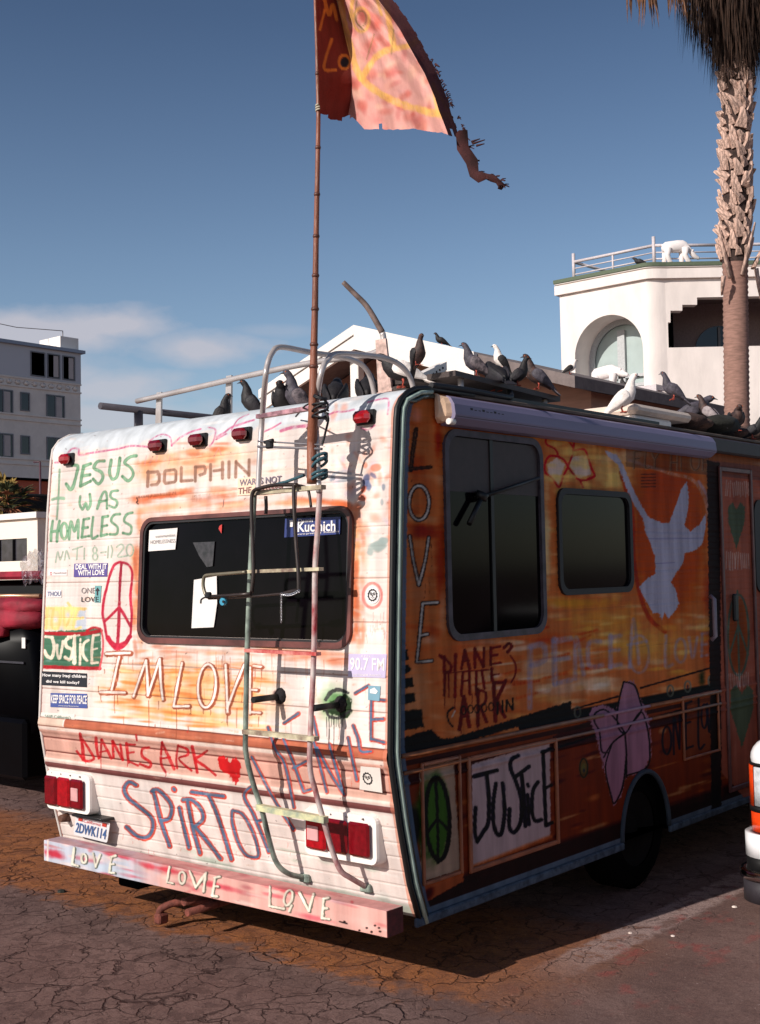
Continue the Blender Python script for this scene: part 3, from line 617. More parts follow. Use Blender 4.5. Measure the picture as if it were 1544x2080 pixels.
def trunkp(z):
    p = np.interp(z, [0, PB[2], at(1498, 540, 16.1)[2], PT[2], PT[2]+2], [0, 0, .25, 1, 1.3]); a = PB+(at(1497, 60, 16.2)-PB)*p; return np.array([a[0], a[1], z])
zs_ = at(1498, 545, 16.1)[2]; ztop = PT[2]+.9
palm = thing('palm_tree', 'tall fan palm trunk with shaggy dead frond skirt rising behind the camper', 'palm tree', (pbx, pby, 0))
mb = MB(); zz = np.arange(0, ztop, .035); mb.tube([trunkp(z) for z in zz], [(.155+.012*((i % 2)) + (.03*max(0, 1-z/1.2))) if z < zs_ else .165+.008*(i % 2) for i, z in enumerate(zz)], 18)
TR = mb
rbm = mat('ringed_palm_bark', (152, 116, 104), .95, var=.3, scale=9, stretch=(1, 1, 5), bump=.5, bscale=40); trk = TR.build('trunk', rbm, palm)
trk.data.materials.append(mat('gap_shade_bark', (60, 44, 40), .95, var=.5, scale=20))  # upper bark coloured dark so the gaps between stubs read as shade
for p_ in trk.data.polygons: p_.material_index = 1 if trk.data.vertices[p_.vertices[0]].co.z > zs_+.05 else 0
bm_boot = mat('pale_frond_stub', (206, 172, 156), .9, var=.7, scale=14, bump=.6, bscale=30, stretch=(3, 3, .7)); boots = []
for kind in range(3):
    b = MB(); w = (.062, .050, .072)[kind]; l = (.17, .14, .22)[kind]
    r0 = [(-w, .0, 0), (w, .0, 0), (w*.9, .035, 0), (-w*.9, .035, 0)]; r1 = [(-w*.8, .02, l*.5), (w*.7, .02, l*.5), (w*.5, .07, l*.5), (-w*.6, .07, l*.5)]; r2 = [(-w*.35+.03, .045, l), (w*.3+.03, .04, l), (w*.2+.03, .075, l), (-w*.2+.03, .08, l)]
    b.loft([r0, r1, r2], smooth=False); me = b.mesh('frond_stub'); me.materials.append(bm_boot); boots.append(me)
zb_ = zs_+.12; k = 0
while zb_ < ztop-.15:
    for j in range(7):
        a = 2*math.pi*(j+.5*(k % 2))/7+random.uniform(-.15, .15)+k*.06; p = trunkp(zb_+random.uniform(-.04, .04))
        o = link('frond_stub', boots[random.randint(0, 2)], None, palm); o.location = Vector(p)+Vector((math.cos(a)*.155, math.sin(a)*.155, 0))-palm.location
        o.rotation_euler = (random.uniform(-.06, .06), random.uniform(-.30, .75), a-math.pi/2); s = random.uniform(.85, 1.15); o.scale = (s, s, s)
    zb_ += .118; k += 1
# long split stubs at the change of bark
for px, py, tx, ty, dd in ((1484, 565, 1459, 460, .0), (1508, 560, 1534, 452, -.3), (1530, 545, 1550, 500, .1), (1470, 560, 1466, 600, -.1), (1536, 545, 1548, 620, -.1)):
    b = MB(); a = at(px, py, 16.0+dd-.12); c = at(tx, ty, 15.95+dd); b.tube([a, (a+c)/2, c], [.05, .045, .018], 6, flat=(1, .5)); o = b.build('split_stub', bm_boot, palm)
skm = mat('dead_palm_thatch', (58, 38, 27), .95, var=.7, scale=14, stretch=(2, 2, .3)); mb = MB(); rs = random.Random(4)
zsk = at(1480, 48, 16)[2]
for i in range(7500):
    a = rs.uniform(0, 2*math.pi); h = rs.random()**.8; z0 = zsk-.35+h*2.3; r0 = .16+min(.66, h*1.7)*rs.uniform(.2, 1); l = rs.uniform(.25, .75)
    if math.cos(a)*.647-math.sin(a)*-.0 < -.9: pass
    p = trunkp(z0)+[math.cos(a)*r0, math.sin(a)*r0, 0]; q = p+[math.cos(a)*rs.uniform(-.05, .10), math.sin(a)*rs.uniform(-.05, .10), -l]; t = np.array([-math.sin(a), math.cos(a), 0])*rs.uniform(.006, .018)
    mb.add([p-t, p+t, q], [(0, 1, 2)])
o = mb.build('dead_frond_skirt', skm, palm); o['kind'] = 'stuff'
mb = MB(); 
core = [[tuple(trunkp(z)+[r*math.cos(a), r*math.sin(a), 0]) for a in np.linspace(0, 2*math.pi, 13)[:-1]] for z, r in ((zsk+.0, .17), (zsk+.25, .38), (zsk+.6, .56), (zsk+1.9, .66), (zsk+2.3, .2))]
mb.loft(core); mb.build('skirt_core', skm, palm)
fm = mat('palm_frond_green', (74, 84, 48), .7, var=.4, scale=4); hd = trunkp(zsk+2.3)
for i in range(46):
    a = rs.uniform(0, 2*math.pi); el = rs.uniform(-.35, 1.2); mb = MB(); fan_frond(mb, hd+[0, 0, rs.uniform(-.2, .2)], [math.cos(a)*math.cos(el), math.sin(a)*math.cos(el), math.sin(el)], rs.uniform(1.5, 2.1), .5, 16, .03, 1.15, i)
    mb.build('frond', fm, palm)
# the drooping dry fronds that reach into the picture at the top
dm = mat('dry_hanging_frond', (120, 84, 62), .9, var=.6, scale=10)
for tx, ty, w, n in ((1287, 45, 16, 12), (1318, 58, 22, 18), (1376, 36, 20, 22), (1395, 60, 6, 3)):
    mb = MB(); hub = at(tx-8, -110, 15.4)
    mb.tube([hd, (hd+hub)/2+[0, 0, .25], hub], [.02, .018, .012], 5)
    for i in range(n):
        e = at(tx+rs.uniform(-w, w), ty+rs.uniform(-30, 8), 15.4+rs.uniform(-.3, .3)); md = (hub+e)/2+[rs.uniform(-.05, .05), 0, rs.uniform(-.02, .05)]; s = np.array([.018*.76, .018*.65, 0]); mb.add([hub, md-s, e, md+s], [(0, 1, 2, 3)])
    mb.build('hanging_frond', dm, palm)
# bushy low palm at left
bp0 = at(15, 1010, 33); bt = thing('low_bushy_palm', 'low shaggy palm with golden brown fronds at the left edge above the black canopy', 'palm tree', (bp0[0], bp0[1], 0))
mb = MB(); mb.tube([(bp0[0], bp0[1], 0), (bp0[0], bp0[1], bp0[2]-.3)], [.28, .22], 10); mb.build('trunk', skm, bt)
bfm = [mat('golden_frond', (150, 124, 62), .8, var=.5, scale=6), mat('green_frond_dark', (62, 66, 34), .8, var=.4, scale=6), mat('rusty_frond', (150, 88, 58), .8, var=.4, scale=6)]
for i in range(70):
    a = rs.uniform(0, 2*math.pi); el = rs.uniform(-.9, 1.35); mb = MB(); c = np.array([bp0[0], bp0[1], bp0[2]-.1+rs.uniform(-.3, .1)])
    fan_frond(mb, c, [math.cos(a)*math.cos(el), math.sin(a)*math.cos(el), math.sin(el)], rs.uniform(.65, 1.1), .35, 9, .035, .7, 100+i); mb.build('frond', bfm[i % 3 if el < .4 else i % 2], bt)

# ================================================================== the camper
WD = 2.34; SK = .033; LEN = 5.7
_pz = [.25, .285, .36, .608, .979, 1.56, 2.07, 2.40]; _py = [.14, .129, .09, .026, -.041, -.012, .017, .045]
def P(z): return np.interp(z, _pz, _py)
def rear(px, py, off=0.):
    y = 0.
    for _ in range(12): p = on(px, py, 1, y); y = float(P(p[2]))+SK*p[0]-off
    return p
camper = thing('camper_van', 'old camper van covered in painted slogans, peace signs and orange spray', 'camper van', (-1.17, 2.5, 0))
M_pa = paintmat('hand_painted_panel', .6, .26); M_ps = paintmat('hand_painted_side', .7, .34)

# ---------- rear wall surface
prof = [(float(P(z)), z) for z in np.arange(.30, 2.395, .0036)]
for t in np.linspace(0, 1, 60): # roll into the roof
    a = t*math.pi/2; prof.append((.045+.006*t+.20*(1-math.cos(a))+.0, 2.395+.135*math.sin(a)))
prof = np.array(prof); xs = np.linspace(-WD, 0, 640)
ZZ, XX = np.meshgrid(prof[:, 1], xs, indexing='ij'); YY = prof[:, 0][:, None]+SK*XX
rows_z = prof[:, 1].copy()
# relief: shallow pressed lines
reli = np.zeros(len(rows_z))
def groove(z, w, d):
    global reli
    d = d*.6 if d > .005 else d
    reli = reli+d*np.exp(-((rows_z-z)/w)**2)
seam_lo = [.745-.062*k for k in range(1, 7)]; seam_hi = [1.012, 1.16, 1.306, 1.53, 1.715, 1.93, 2.13, 2.30]
for z in seam_lo+seam_hi: groove(z, .003, .006)
for z, d in ((.905, .004), (.83, .004), (.94, -.010), (.96, -.012), (.98, -.012), (1.0, -.01), (.785, -.010), (.76, -.010)): groove(z, .006 if d > 0 else .014, d)
for z in np.arange(1.03, 2.38, .051): groove(z, .004, .0012)
PR = np.stack([XX, YY+reli[:, None], ZZ], -1)
cv = Canvas(PR, XX, ZZ, (233, 217, 210))
A = crop(60, 820, 3.852); B = crop(440, 700, 3.676); Cc = crop(60, 1320, 3.586); D = crop(440, 1200, 2.888); Q = crop(480, 1340, 4.825); A7 = crop(80, 1130, 7.72)
rs = random.Random(5)
WH = (240, 231, 224); OR = (236, 150, 92); OD = (222, 98, 52); PK = (226, 150, 130)
# general unevenness
for i in range(90): cv.spray(rs.uniform(90, 800), rs.uniform(860, 1850), rs.uniform(20, 70), rs.uniform(6, 26), rs.choice([(250, 242, 236), (222, 214, 212), (240, 218, 206), (226, 226, 222)]), .35)
# blue wash along the roof
m = cv.b > 2.30; lim = 2.395+.02*cv.n2[m]*3
cv.blend(m, np.clip((cv.b[m]-lim)/.02, 0, 1)*.8, (196, 206, 214))
for i in range(26): cv.spray(rs.uniform(150, 820), rs.uniform(790, 880), rs.uniform(20, 60), rs.uniform(3, 9), rs.choice([(246, 240, 236), (222, 205, 198), (180, 195, 206)]), .6, ang=-9)
# orange sprays: round the lettering at the top
for x, y, rx, ry, c, al, an in [(400, 935, 150, 34, (240, 190, 150), .8, -8), (330, 930, 50, 18, OR, .5, -8), (420, 925, 40, 14, OR, .45, -8), (460, 915, 50, 10, (240, 190, 140), .5, -8), (300, 960, 22, 30, OR, .6, 0),
        (380, 940, 30, 8, OD, .35, 0), (325, 1008, 66, 9, OD, .95, -7), (375, 997, 22, 8, OD, .7, -7), (290, 1015, 30, 12, OD, .6, 0), (420, 1020, 90, 16, PK, .5, -6), (340, 1030, 90, 12, OR, .6, -6), (450, 1000, 40, 14, OR, .5, 0), (300, 1060, 30, 22, OD, .35, -30), (440, 1040, 140, 8, (214, 120, 90), .5, -8), (340, 1050, 60, 7, (200, 110, 80), .45, -12),
        (280, 1150, 18, 60, OR, .55, 3), (282, 1240, 16, 60, OR, .6, 3), (283, 1200, 12, 90, OD, .35, 2), (300, 1075, 20, 18, OR, .6, -40), (660, 1020, 80, 9, OD, .8, 6), (600, 1022, 90, 8, OR, .6, 0), (700, 1030, 30, 14, OD, .7, 20), (480, 1025, 60, 8, OR, .5, -6),
        (724, 1130, 10, 120, OR, .8, 0), (722, 1230, 9, 70, OD, .85, 0), (718, 1290, 14, 24, OD, .8, 0), (740, 1130, 14, 90, (240, 190, 160), .5, 0), (730, 1060, 16, 30, OR, .6, 0), (640, 1330, 90, 14, OD, .55, 2), (680, 1345, 40, 12, OD, .6, 4), (560, 1322, 60, 8, OR, .6, 3), (440, 1325, 160, 7, (214, 170, 150), .8, 4),
        ]: cv.spray(x, y, rx, ry, c, al, an)
cv.band(2.185, 2.215, (244, 216, 196), .35)
# the orange ground of I M LOVE
for x, y, rx, ry, c, al, an in [(370, 1400, 190, 70, (240, 176, 116), .85, 6), (320, 1365, 110, 10, (232, 150, 84), .7, 3), (420, 1380, 120, 12, (236, 158, 92), .6, 4), (300, 1400, 90, 9, (232, 150, 90), .7, 4), (420, 1420, 130, 12, (240, 186, 120), .8, 5), (280, 1440, 80, 9, (234, 152, 88), .75, 8), (400, 1450, 120, 10, (240, 184, 112), .8, 5), (440, 1470, 90, 9, (238, 190, 120), .8, 5), (300, 1455, 70, 8, (236, 160, 96), .7, 8), (250, 1430, 40, 26, (240, 190, 150), .6, 0), (500, 1420, 46, 60, (240, 180, 122), .8, 0), (560, 1430, 40, 40, (240, 190, 150), .6, 0), (480, 1350, 60, 10, (232, 140, 84), .6, 0), (540, 1380, 40, 30, (240, 170, 110), .6, 0)]: cv.spray(x, y, rx, ry, c, al, an)
for i in range(60): cv.spray(rs.uniform(236, 550), rs.uniform(1345, 1490), rs.uniform(20, 60), rs.uniform(2, 5), rs.choice([(230, 124, 56), (250, 210, 160), (238, 156, 80), (222, 116, 56)]), .75, rs.uniform(0, 8))
cv.spray(650, 1400, 70, 50, (244, 238, 232), .8)
# right hand column: blotches of many colours
for i in range(150):
    x = rs.uniform(655, 795); y = rs.gauss(1010, 90)
    if x < 722 and y > 1005: continue
    cv.spray(x, y, rs.uniform(4, 14), rs.uniform(5, 20), rs.choice([(232, 150, 120), (225, 120, 90), (190, 190, 200), (240, 190, 175), (210, 180, 205), (244, 238, 232), (244, 238, 232), (222, 205, 196)]), .45, rs.uniform(-60, 60))
for x, y, rx, ry, c, al, an in [(744, 975, 9, 16, (82, 84, 120), .85, 20), (748, 985, 7, 14, (100, 112, 150), .8, -10), (758, 966, 10, 5, (90, 95, 130), .7, 40), (738, 995, 6, 9, (205, 96, 72), .8, 30), (735, 1010, 8, 8, (205, 96, 72), .7, 0), (762, 950, 12, 8, (222, 120, 90), .7, 0), (742, 945, 7, 9, (220, 110, 80), .6, 0), (700, 975, 22, 5, (170, 176, 186), .7, -12), (677, 972, 5, 5, (130, 136, 150), .8, -30), (768, 1110, 22, 13, (158, 172, 168), .95, -12), (752, 1120, 9, 12, (160, 172, 168), .9, 0), (780, 1098, 12, 8, (160, 175, 172), .9, 0), (779, 990, 4, 8, (120, 130, 145), .7, 0), (776, 1020, 4, 9, (150, 160, 165), .7, 0)]: cv.spray(x, y, rx, ry, c, al, an, noise=.9, hard=2)
cv.stroke([(672, 975), (680, 962), (700, 958), (712, 962)], 6, (150, 158, 172), .8, dry=.3)
for i in range(140):
    side_ = rs.random(); c = rs.choice([(226, 132, 84), (214, 104, 64), (232, 160, 116), (206, 120, 92), (190, 96, 66)])
    if side_ < .3: x, y, rx, ry = rs.uniform(270, 292), rs.uniform(1060, 1320), rs.uniform(4, 10), rs.uniform(14, 40)
    elif side_ < .5: x, y, rx, ry = rs.uniform(714, 738), rs.uniform(1040, 1310), rs.uniform(4, 9), rs.uniform(12, 40)
    elif side_ < .75: x, y, rx, ry = rs.uniform(290, 720), rs.uniform(1312, 1345), rs.uniform(14, 40), rs.uniform(2, 6)
    else: x = rs.uniform(290, 560); y, rx, ry = rs.uniform(900, 1040), rs.uniform(14, 40), rs.uniform(3, 9)
    cv.spray(x, y, rx, ry, c, rs.uniform(.25, .6), rs.uniform(-8, 4), noise=1.)
for i in range(70): cv.spray(rs.uniform(95, 790), rs.uniform(1060, 1500), rs.uniform(6, 30), rs.uniform(3, 12), rs.choice([(226, 196, 178), (214, 186, 172), (206, 190, 182), (232, 206, 190)]), .5, rs.uniform(-20, 20), noise=1.1)
for i in range(60): cv.drip(rs.uniform(230, 780), rs.choice([rs.uniform(1330, 1480), rs.uniform(1320, 1345)]), rs.uniform(14, 60), rs.uniform(1., 2.), rs.choice([(196, 110, 76), (170, 96, 74), (214, 150, 120)]), rs.uniform(.3, .65))
# belt mouldings (horizontal on the wall)
cv.band(.97, 1.012, (176, 92, 66), .95, x0=-2.12); cv.band(.97, 1.012, (222, 190, 170), .9, x1=-2.13)
m = (cv.b > .965) & (cv.b < 1.015) & (cv.a > -2.12); cv.blend(m, np.clip(cv.n3[m]*3+.3, 0, .6), (205, 120, 88))
cv.band(.948, .97, (238, 216, 204)); cv.band(.795, .948, (216, 162, 146), .95); cv.band(.902, .909, (110, 52, 46)); cv.band(.828, .835, (112, 54, 48)); cv.band(.80, .826, (214, 170, 154), .7)
cv.band(.776, .796, (234, 208, 196)); cv.band(.745, .774, (112, 60, 58), .95); cv.band(.966, .971, (130, 70, 54)); cv.band(1.010, 1.015, (95, 45, 38))
for z in seam_hi[1:5]: cv.band(z-.0022, z+.0022, (150, 110, 98), .75)
for z in seam_lo: cv.band(z-.0025, z+.0025, (176, 160, 152), .45)
m = cv.b < .36; cv.blend(m, np.clip((.36-cv.b[m])/.02+.8*cv.n2[m], 0, 1)*.85, (178, 186, 172))
for i in range(46): cv.spray(rs.uniform(240, 830), rs.uniform(1720, 1860), rs.uniform(12, 50), rs.uniform(3, 9), rs.choice([(240, 232, 226), (184, 194, 178), (196, 204, 190)]), .6, 12)
# purple outline under the roof wash
pl = (196, 96, 134)
for s_, w in ((A((200, 462), (250, 452), (290, 400), (335, 352), (385, 358), (390, 402), (480, 385), (600, 368), (700, 352), (800, 330), (930, 338)), 4), (A((935, 300), (980, 262), (1040, 240), (1100, 262), (1112, 330)), 3), (A((1112, 330), (1170, 272), (1260, 222), (1340, 198)), 3.4), (A((1410, 330), (1440, 290), (1455, 205), (1400, 185)), 3.4), (A((1460, 280), (1541, 235)), 3.6), (B((0, 690), (60, 655), (110, 618), (190, 590), (280, 562)), 4), (B((355, 650), (420, 620), (480, 585)), 3.4), (B((480, 645), (560, 620), (690, 605)), 7), (B((800, 545), (880, 505), (960, 500), (1025, 485)), 4), (B((1130, 430), (1200, 412), (1270, 402), (1286, 430), (1278, 520)), 3.4), (B((1080, 622), (1130, 636), (1180, 602)), 4), (B((110, 640), (160, 560), (240, 520)), 2.5)): cv.stroke(s_, w, pl, .85, dry=.35)
# JESUS WAS HOMELESS
GN = (108, 152, 118); GL = (150, 184, 152); GD = (70, 116, 84)
def brush(sts, w, c1=GN, c2=GL, c3=GD):
    for s_ in sts:
        cv.stroke(s_, w, c1, .95, jit=.25); cv.stroke(s_, w*.35, c2, .6, jit=.5, soft=2)
        cv.spray(s_[-1][0], s_[-1][1], w*.55, w*.7, c3, .6, noise=.4); cv.spray(s_[0][0], s_[0][1], w*.5, w*.6, c3, .35, noise=.4)
brush([A((335, 482), (378, 488), (365, 560), (345, 640), (320, 672), (288, 628)), A((425, 488), (410, 560), (398, 645)), A((425, 490), (478, 470)), A((412, 566), (474, 556)), A((400, 645), (478, 606)),
       A((585, 448), (530, 455), (505, 505), (560, 535), (575, 580), (540, 628), (498, 590)), A((640, 440), (626, 540), (650, 590), (688, 560), (708, 425)), A((835, 408), (785, 418), (745, 462), (795, 505), (812, 555), (775, 604), (728, 570))], 6.6)
brush([A((398, 725), (392, 780), (415, 828), (440, 780), (455, 828), (478, 780), (472, 708)), A((530, 822), (572, 705), (602, 700), (606, 820)), A((545, 768), (600, 758)), A((692, 680), (645, 688), (635, 730), (685, 765), (672, 812), (625, 800))], 5.4)
brush([A((182, 918), (170, 1000), (168, 1072)), A((236, 918), (220, 1000), (215, 1078)), A((175, 1002), (230, 994)), ell(*A((272, 996))[0], 6.6, 16, n=16), A((310, 1060), (325, 922), (352, 1000), (382, 908), (380, 1052)),
       A((424, 905), (410, 1045)), A((424, 906), (466, 898)), A((415, 975), (456, 968)), A((408, 1046), (466, 1036)), A((498, 888), (486, 1046), (532, 1036)), A((572, 888), (560, 1035)), A((572, 888), (614, 880)), A((566, 962), (606, 952)), A((560, 1034), (606, 1022)),
       A((706, 864), (660, 872), (640, 920), (688, 965), (682, 1018), (630, 1022)), A((806, 852), (760, 868), (742, 920), (796, 962), (786, 1018), (732, 1012))], 5.6)
brush([A((205, 1240), (222, 1160), (240, 1222), (262, 1160)), A((275, 1222), (290, 1150), (312, 1212)), A((338, 1142), (412, 1118)), A((375, 1130), (370, 1218)), A((430, 1132), (428, 1215)), ell(*A((512, 1146))[0], 4, 6, n=12), ell(*A((514, 1198))[0], 5, 6.5, n=12), A((560, 1166), (598, 1160)), A((618, 1118), (612, 1205)), A((640, 1112), (650, 1150), (640, 1200)), A((682, 1122), (718, 1100), (736, 1130), (690, 1196), (764, 1190)), ell(*A((786, 1146))[0], 7, 12, n=16)], 3.2, (150, 170, 148), (200, 208, 196), (120, 146, 120))
cv.stroke(A((236, 515), (228, 700), (214, 905)), 4.8, (134, 168, 140), .9, dry=.15); cv.stroke(A((180, 750), (225, 738), (268, 742)), 6.5, (140, 178, 146), .9)
# scribbles under the lamps and the faded model name
for s_ in (A((915, 410), (900, 480)), A((965, 415), (940, 470)), A((1000, 410), (990, 450)), A((1480, 345), (1440, 420)), A((1480, 345), (1500, 400)), A((1100, 410), (1090, 470))): cv.stroke(s_, 2.2, (216, 150, 150), .6)
DC = crop(270, 890, 5.938); BR = (150, 108, 90)
for s_ in (DC((185, 400), (178, 582)), DC((175, 415), (300, 405), (318, 440), (318, 520), (290, 558), (225, 565)), DC((395, 395), (500, 380), (520, 400), (518, 510), (500, 530), (395, 545), (378, 525), (385, 410), (395, 395)), DC((585, 355), (582, 520)), DC((580, 518), (715, 508)), DC((755, 345), (752, 520)), DC((755, 350), (860, 340), (875, 370), (868, 425), (810, 445)), DC((938, 318), (936, 505)), DC((1082, 292), (1080, 485)), DC((980, 395), (1085, 380)), DC((1160, 285), (1158, 475)), DC((1245, 280), (1240, 470)), DC((1245, 290), (1400, 440)), DC((1402, 260), (1400, 450))): cv.stroke(s_, 6.4, BR, .85, jit=.12, sm=False)
for z in (2.05, 2.10, 2.13): cv.band(z, z+.004, (200, 140, 110), .18, x0=-1.65, x1=-.95)
for i in range(26): x = 277+i*3.2; cv.stroke([(x, 1015-i*.42+rs.uniform(-3, 0)), (x+rs.uniform(-1, 1.5), 1009-i*.42)], 1.3, (110, 60, 50), .7)
for k in range(2):
    for i in range(20): x = 391+i*2.8; cv.stroke([(x, 1012-i*.3+k*7), (x+rs.uniform(-.8, .8), 1006-i*.3+k*7)], 1.2, (190, 130, 112), .6)
cv.stroke([(455, 1015), (453, 1030)], 1.4, (90, 60, 60)); cv.stroke([(278, 1012), (280, 1018), (277, 1020), (281, 1024)], 2, (40, 25, 25))
# yellow and grey-blue LOVE patch
cv.poly(A((108, 1590), (440, 1600), (448, 1775), (106, 1775)), (196, 202, 214), .9, 3); cv.poly(A((108, 1588), (400, 1590), (340, 1775), (106, 1770)), (246, 206, 140), .85, 6)
YL = (246, 204, 130)
for s_ in (A((185, 1620), (175, 1740), (215, 1760), (240, 1700), (235, 1620), (190, 1610)), A((262, 1600), (285, 1740), (345, 1600)), A((430, 1610), (370, 1620), (345, 1760), (400, 1750)), A((355, 1685), (420, 1675)), A((140, 1610), (130, 1760)), A((300, 1560), (330, 1600)), A((108, 1600), (440, 1604))): cv.stroke(s_, 5.5, YL, .9)
for x, y in ((205, 1690), (250, 1760), (300, 1650), (395, 1650), (385, 1720)): cv.spray(*A((x, y))[0], 7, 8, (184, 196, 212), .7)
# JUSTICE panel
cv.poly(A((102, 1785), (562, 1760), (556, 2066), (95, 2062)), (70, 112, 88), 1, 1.5)
for i in range(12): cv.spray(*A((rs.uniform(110, 550), rs.uniform(1820, 2050)))[0], 8, 5, rs.choice([(98, 138, 112), (56, 92, 76), (120, 150, 150)]), .6)
RD = (176, 34, 42)
cv.stroke(A((100, 1796), (300, 1800), (430, 1800), (560, 1776)), 7.5, RD); cv.stroke(A((100, 1790), (94, 2060)), 4, RD); cv.stroke(A((94, 2058), (300, 2066), (550, 2072)), 8, RD); cv.stroke(A((560, 1768), (575, 1850), (572, 1950), (548, 2075)), 4, (214, 84, 92)); cv.stroke(A((450, 1776), (500, 1752), (555, 1762)), 5, RD)
CRM = (240, 220, 200)
for s_, w in ((A((125, 1822), (180, 1830)), 6), (A((175, 1830), (192, 1900), (175, 1985), (140, 1975), (118, 1935)), 7), (A((216, 1890), (218, 1960), (238, 1990), (262, 1860)), 5.5), (A((325, 1830), (285, 1850), (290, 1900), (335, 1930), (318, 2000), (278, 1985)), 6.5), (A((352, 1815), (350, 1900), (352, 2030)), 7.5), (A((300, 1822), (390, 1812)), 4), (A((398, 1880), (394, 2040)), 5), (A((398, 1842), (398, 1856)), 4.5), (A((462, 1850), (425, 1880), (418, 1960), (450, 2010)), 5.5), (A((500, 1815), (490, 1900), (488, 2030)), 6.5), (A((498, 1815), (545, 1808)), 5), (A((488, 1925), (530, 1915)), 4), (A((486, 2030), (535, 2025)), 4.5)): cv.stroke(s_, w, CRM, .96, jit=.35)
# red peace sign
RP = (184, 38, 62)
cv.stroke(A((712, 1238), (665, 1262), (630, 1340), (605, 1440), (585, 1520), (572, 1640), (590, 1740), (605, 1820), (640, 1885), (680, 1920), (740, 1895), (785, 1830), (795, 1730), (800, 1640), (790, 1500), (800, 1400), (802, 1310), (770, 1258), (712, 1238)), 5.2, RP, jit=.3)
cv.stroke(A((612, 1830), (650, 1880), (700, 1895), (750, 1870), (786, 1820)), 9, RP, jit=.3); cv.stroke(A((720, 1250), (708, 1400), (702, 1600), (698, 1740), (690, 1870)), 6, (168, 36, 58), jit=.3)
cv.stroke(A((702, 1590), (650, 1645), (592, 1700)), 5, RP); cv.stroke(A((702, 1590), (742, 1655), (792, 1745)), 6, RP)
# I M LOVE
BN = (150, 76, 52); CW = (246, 234, 226)
def tri(sts, w1, w2, off=(2, 1), drips=()):
    for s_ in sts: cv.stroke([(a+off[0]*.9, b+off[1]) for a, b in s_], w1*1.15, BN, jit=.34)
    for s_ in sts: cv.stroke(s_, w2, CW, jit=.18)
    for x, y, l in drips: cv.drip(x, y, l, 1.8, BN)
O1 = ell(*Cc((1292, 262))[0], 18, 44, 0, 360, 30, 4)
tri([Cc((556, 28), (730, 22)), Cc((652, 52), (630, 150), (598, 290)), Cc((514, 306), (694, 312)), Cc((756, 340), (800, 210), (848, 78)), Cc((848, 78), (858, 200), (862, 330)), Cc((862, 330), (905, 200), (948, 66)), Cc((948, 66), (955, 220), (970, 362)), Cc((1110, 96), (1078, 250), (1050, 408)), Cc((1050, 412), (1160, 410)), O1, Cc((1428, 110), (1436, 280), (1442, 455)), D((62, 690), (110, 560), (162, 432))], 9.4, 4.6,
    drips=[(*Cc((620, 330))[0], 36), (*Cc((640, 335))[0], 18), (*Cc((520, 330))[0], 14), (*Cc((868, 370))[0], 56), (*Cc((940, 375))[0], 16), (*Cc((1070, 440))[0], 60), (*Cc((1175, 430))[0], 12), (*Cc((1155, 560))[0], 10), (*Cc((915, 545))[0], 10), (*Cc((1442, 460))[0], 24), (*Cc((1320, 440))[0], 10), (*Cc((1265, 440))[0], 8), (*D((62, 730))[0], 22), (*D((120, 690))[0], 40), (*D((150, 600))[0], 20), (200, 1394, 12), (212, 1360, 8)])
tri([D((216, 440), (262, 446)), D((206, 580), (236, 582)), D((206, 712), (256, 716)), D((196, 450), (196, 720))], 8, 4, drips=[(*D((265, 450))[0], 22), (*D((225, 460))[0], 24), (*D((248, 740))[0], 20)])
# DIANE'S ARK and the heart
R1 = (184, 24, 30)
for s_, w in ((Cc((368, 612), (385, 700), (392, 800)), 7), (Cc((370, 625), (440, 735), (468, 795), (405, 808), (345, 738)), 5), (Cc((485, 640), (490, 710), (505, 790)), 6), (Cc((525, 655), (518, 780)), 5), (Cc((525, 655), (560, 720), (595, 790)), 5.6), (Cc((515, 745), (565, 735)), 4), (Cc((605, 665), (612, 785)), 5), (Cc((605, 665), (645, 740), (680, 800)), 5.4), (Cc((662, 690), (680, 800)), 5), (Cc((705, 680), (722, 820)), 6), (Cc((705, 688), (770, 690)), 4.6), (Cc((715, 752), (760, 745)), 4), (Cc((722, 812), (790, 842)), 4.6), (Cc((775, 620), (782, 662)), 4.4), (Cc((870, 712), (822, 722), (822, 775), (880, 820), (872, 856), (805, 832)), 5.4), (Cc((965, 672), (958, 820), (990, 890)), 5.6), (Cc((965, 675), (1010, 770), (1055, 868)), 6), (Cc((958, 792), (1025, 782)), 4), (Cc((1082, 695), (1070, 790), (1075, 862)), 5), (Cc((1082, 700), (1148, 725), (1150, 765), (1088, 795), (1180, 880)), 5), (Cc((1185, 705), (1205, 800), (1222, 892)), 6), (Cc((1295, 735), (1240, 775), (1208, 800), (1280, 850), (1355, 912)), 5.6)):
    cv.stroke(s_, w, R1, .92, jit=.35, dry=.12)
for x, y, l in ((520, 790, 22), (992, 890, 10), (408, 800, 8), (715, 830, 6), (1150, 590, 4)): cv.drip(*Cc((x, y))[0], l, 1.8, R1)
cv.poly(D((8, 990), (22, 966), (45, 962), (66, 990), (80, 1012), (96, 985), (120, 980), (142, 1010), (145, 1050), (132, 1100), (112, 1136), (80, 1085), (40, 1062), (14, 1030)), (198, 24, 28), .96, 1.5, 1.6)
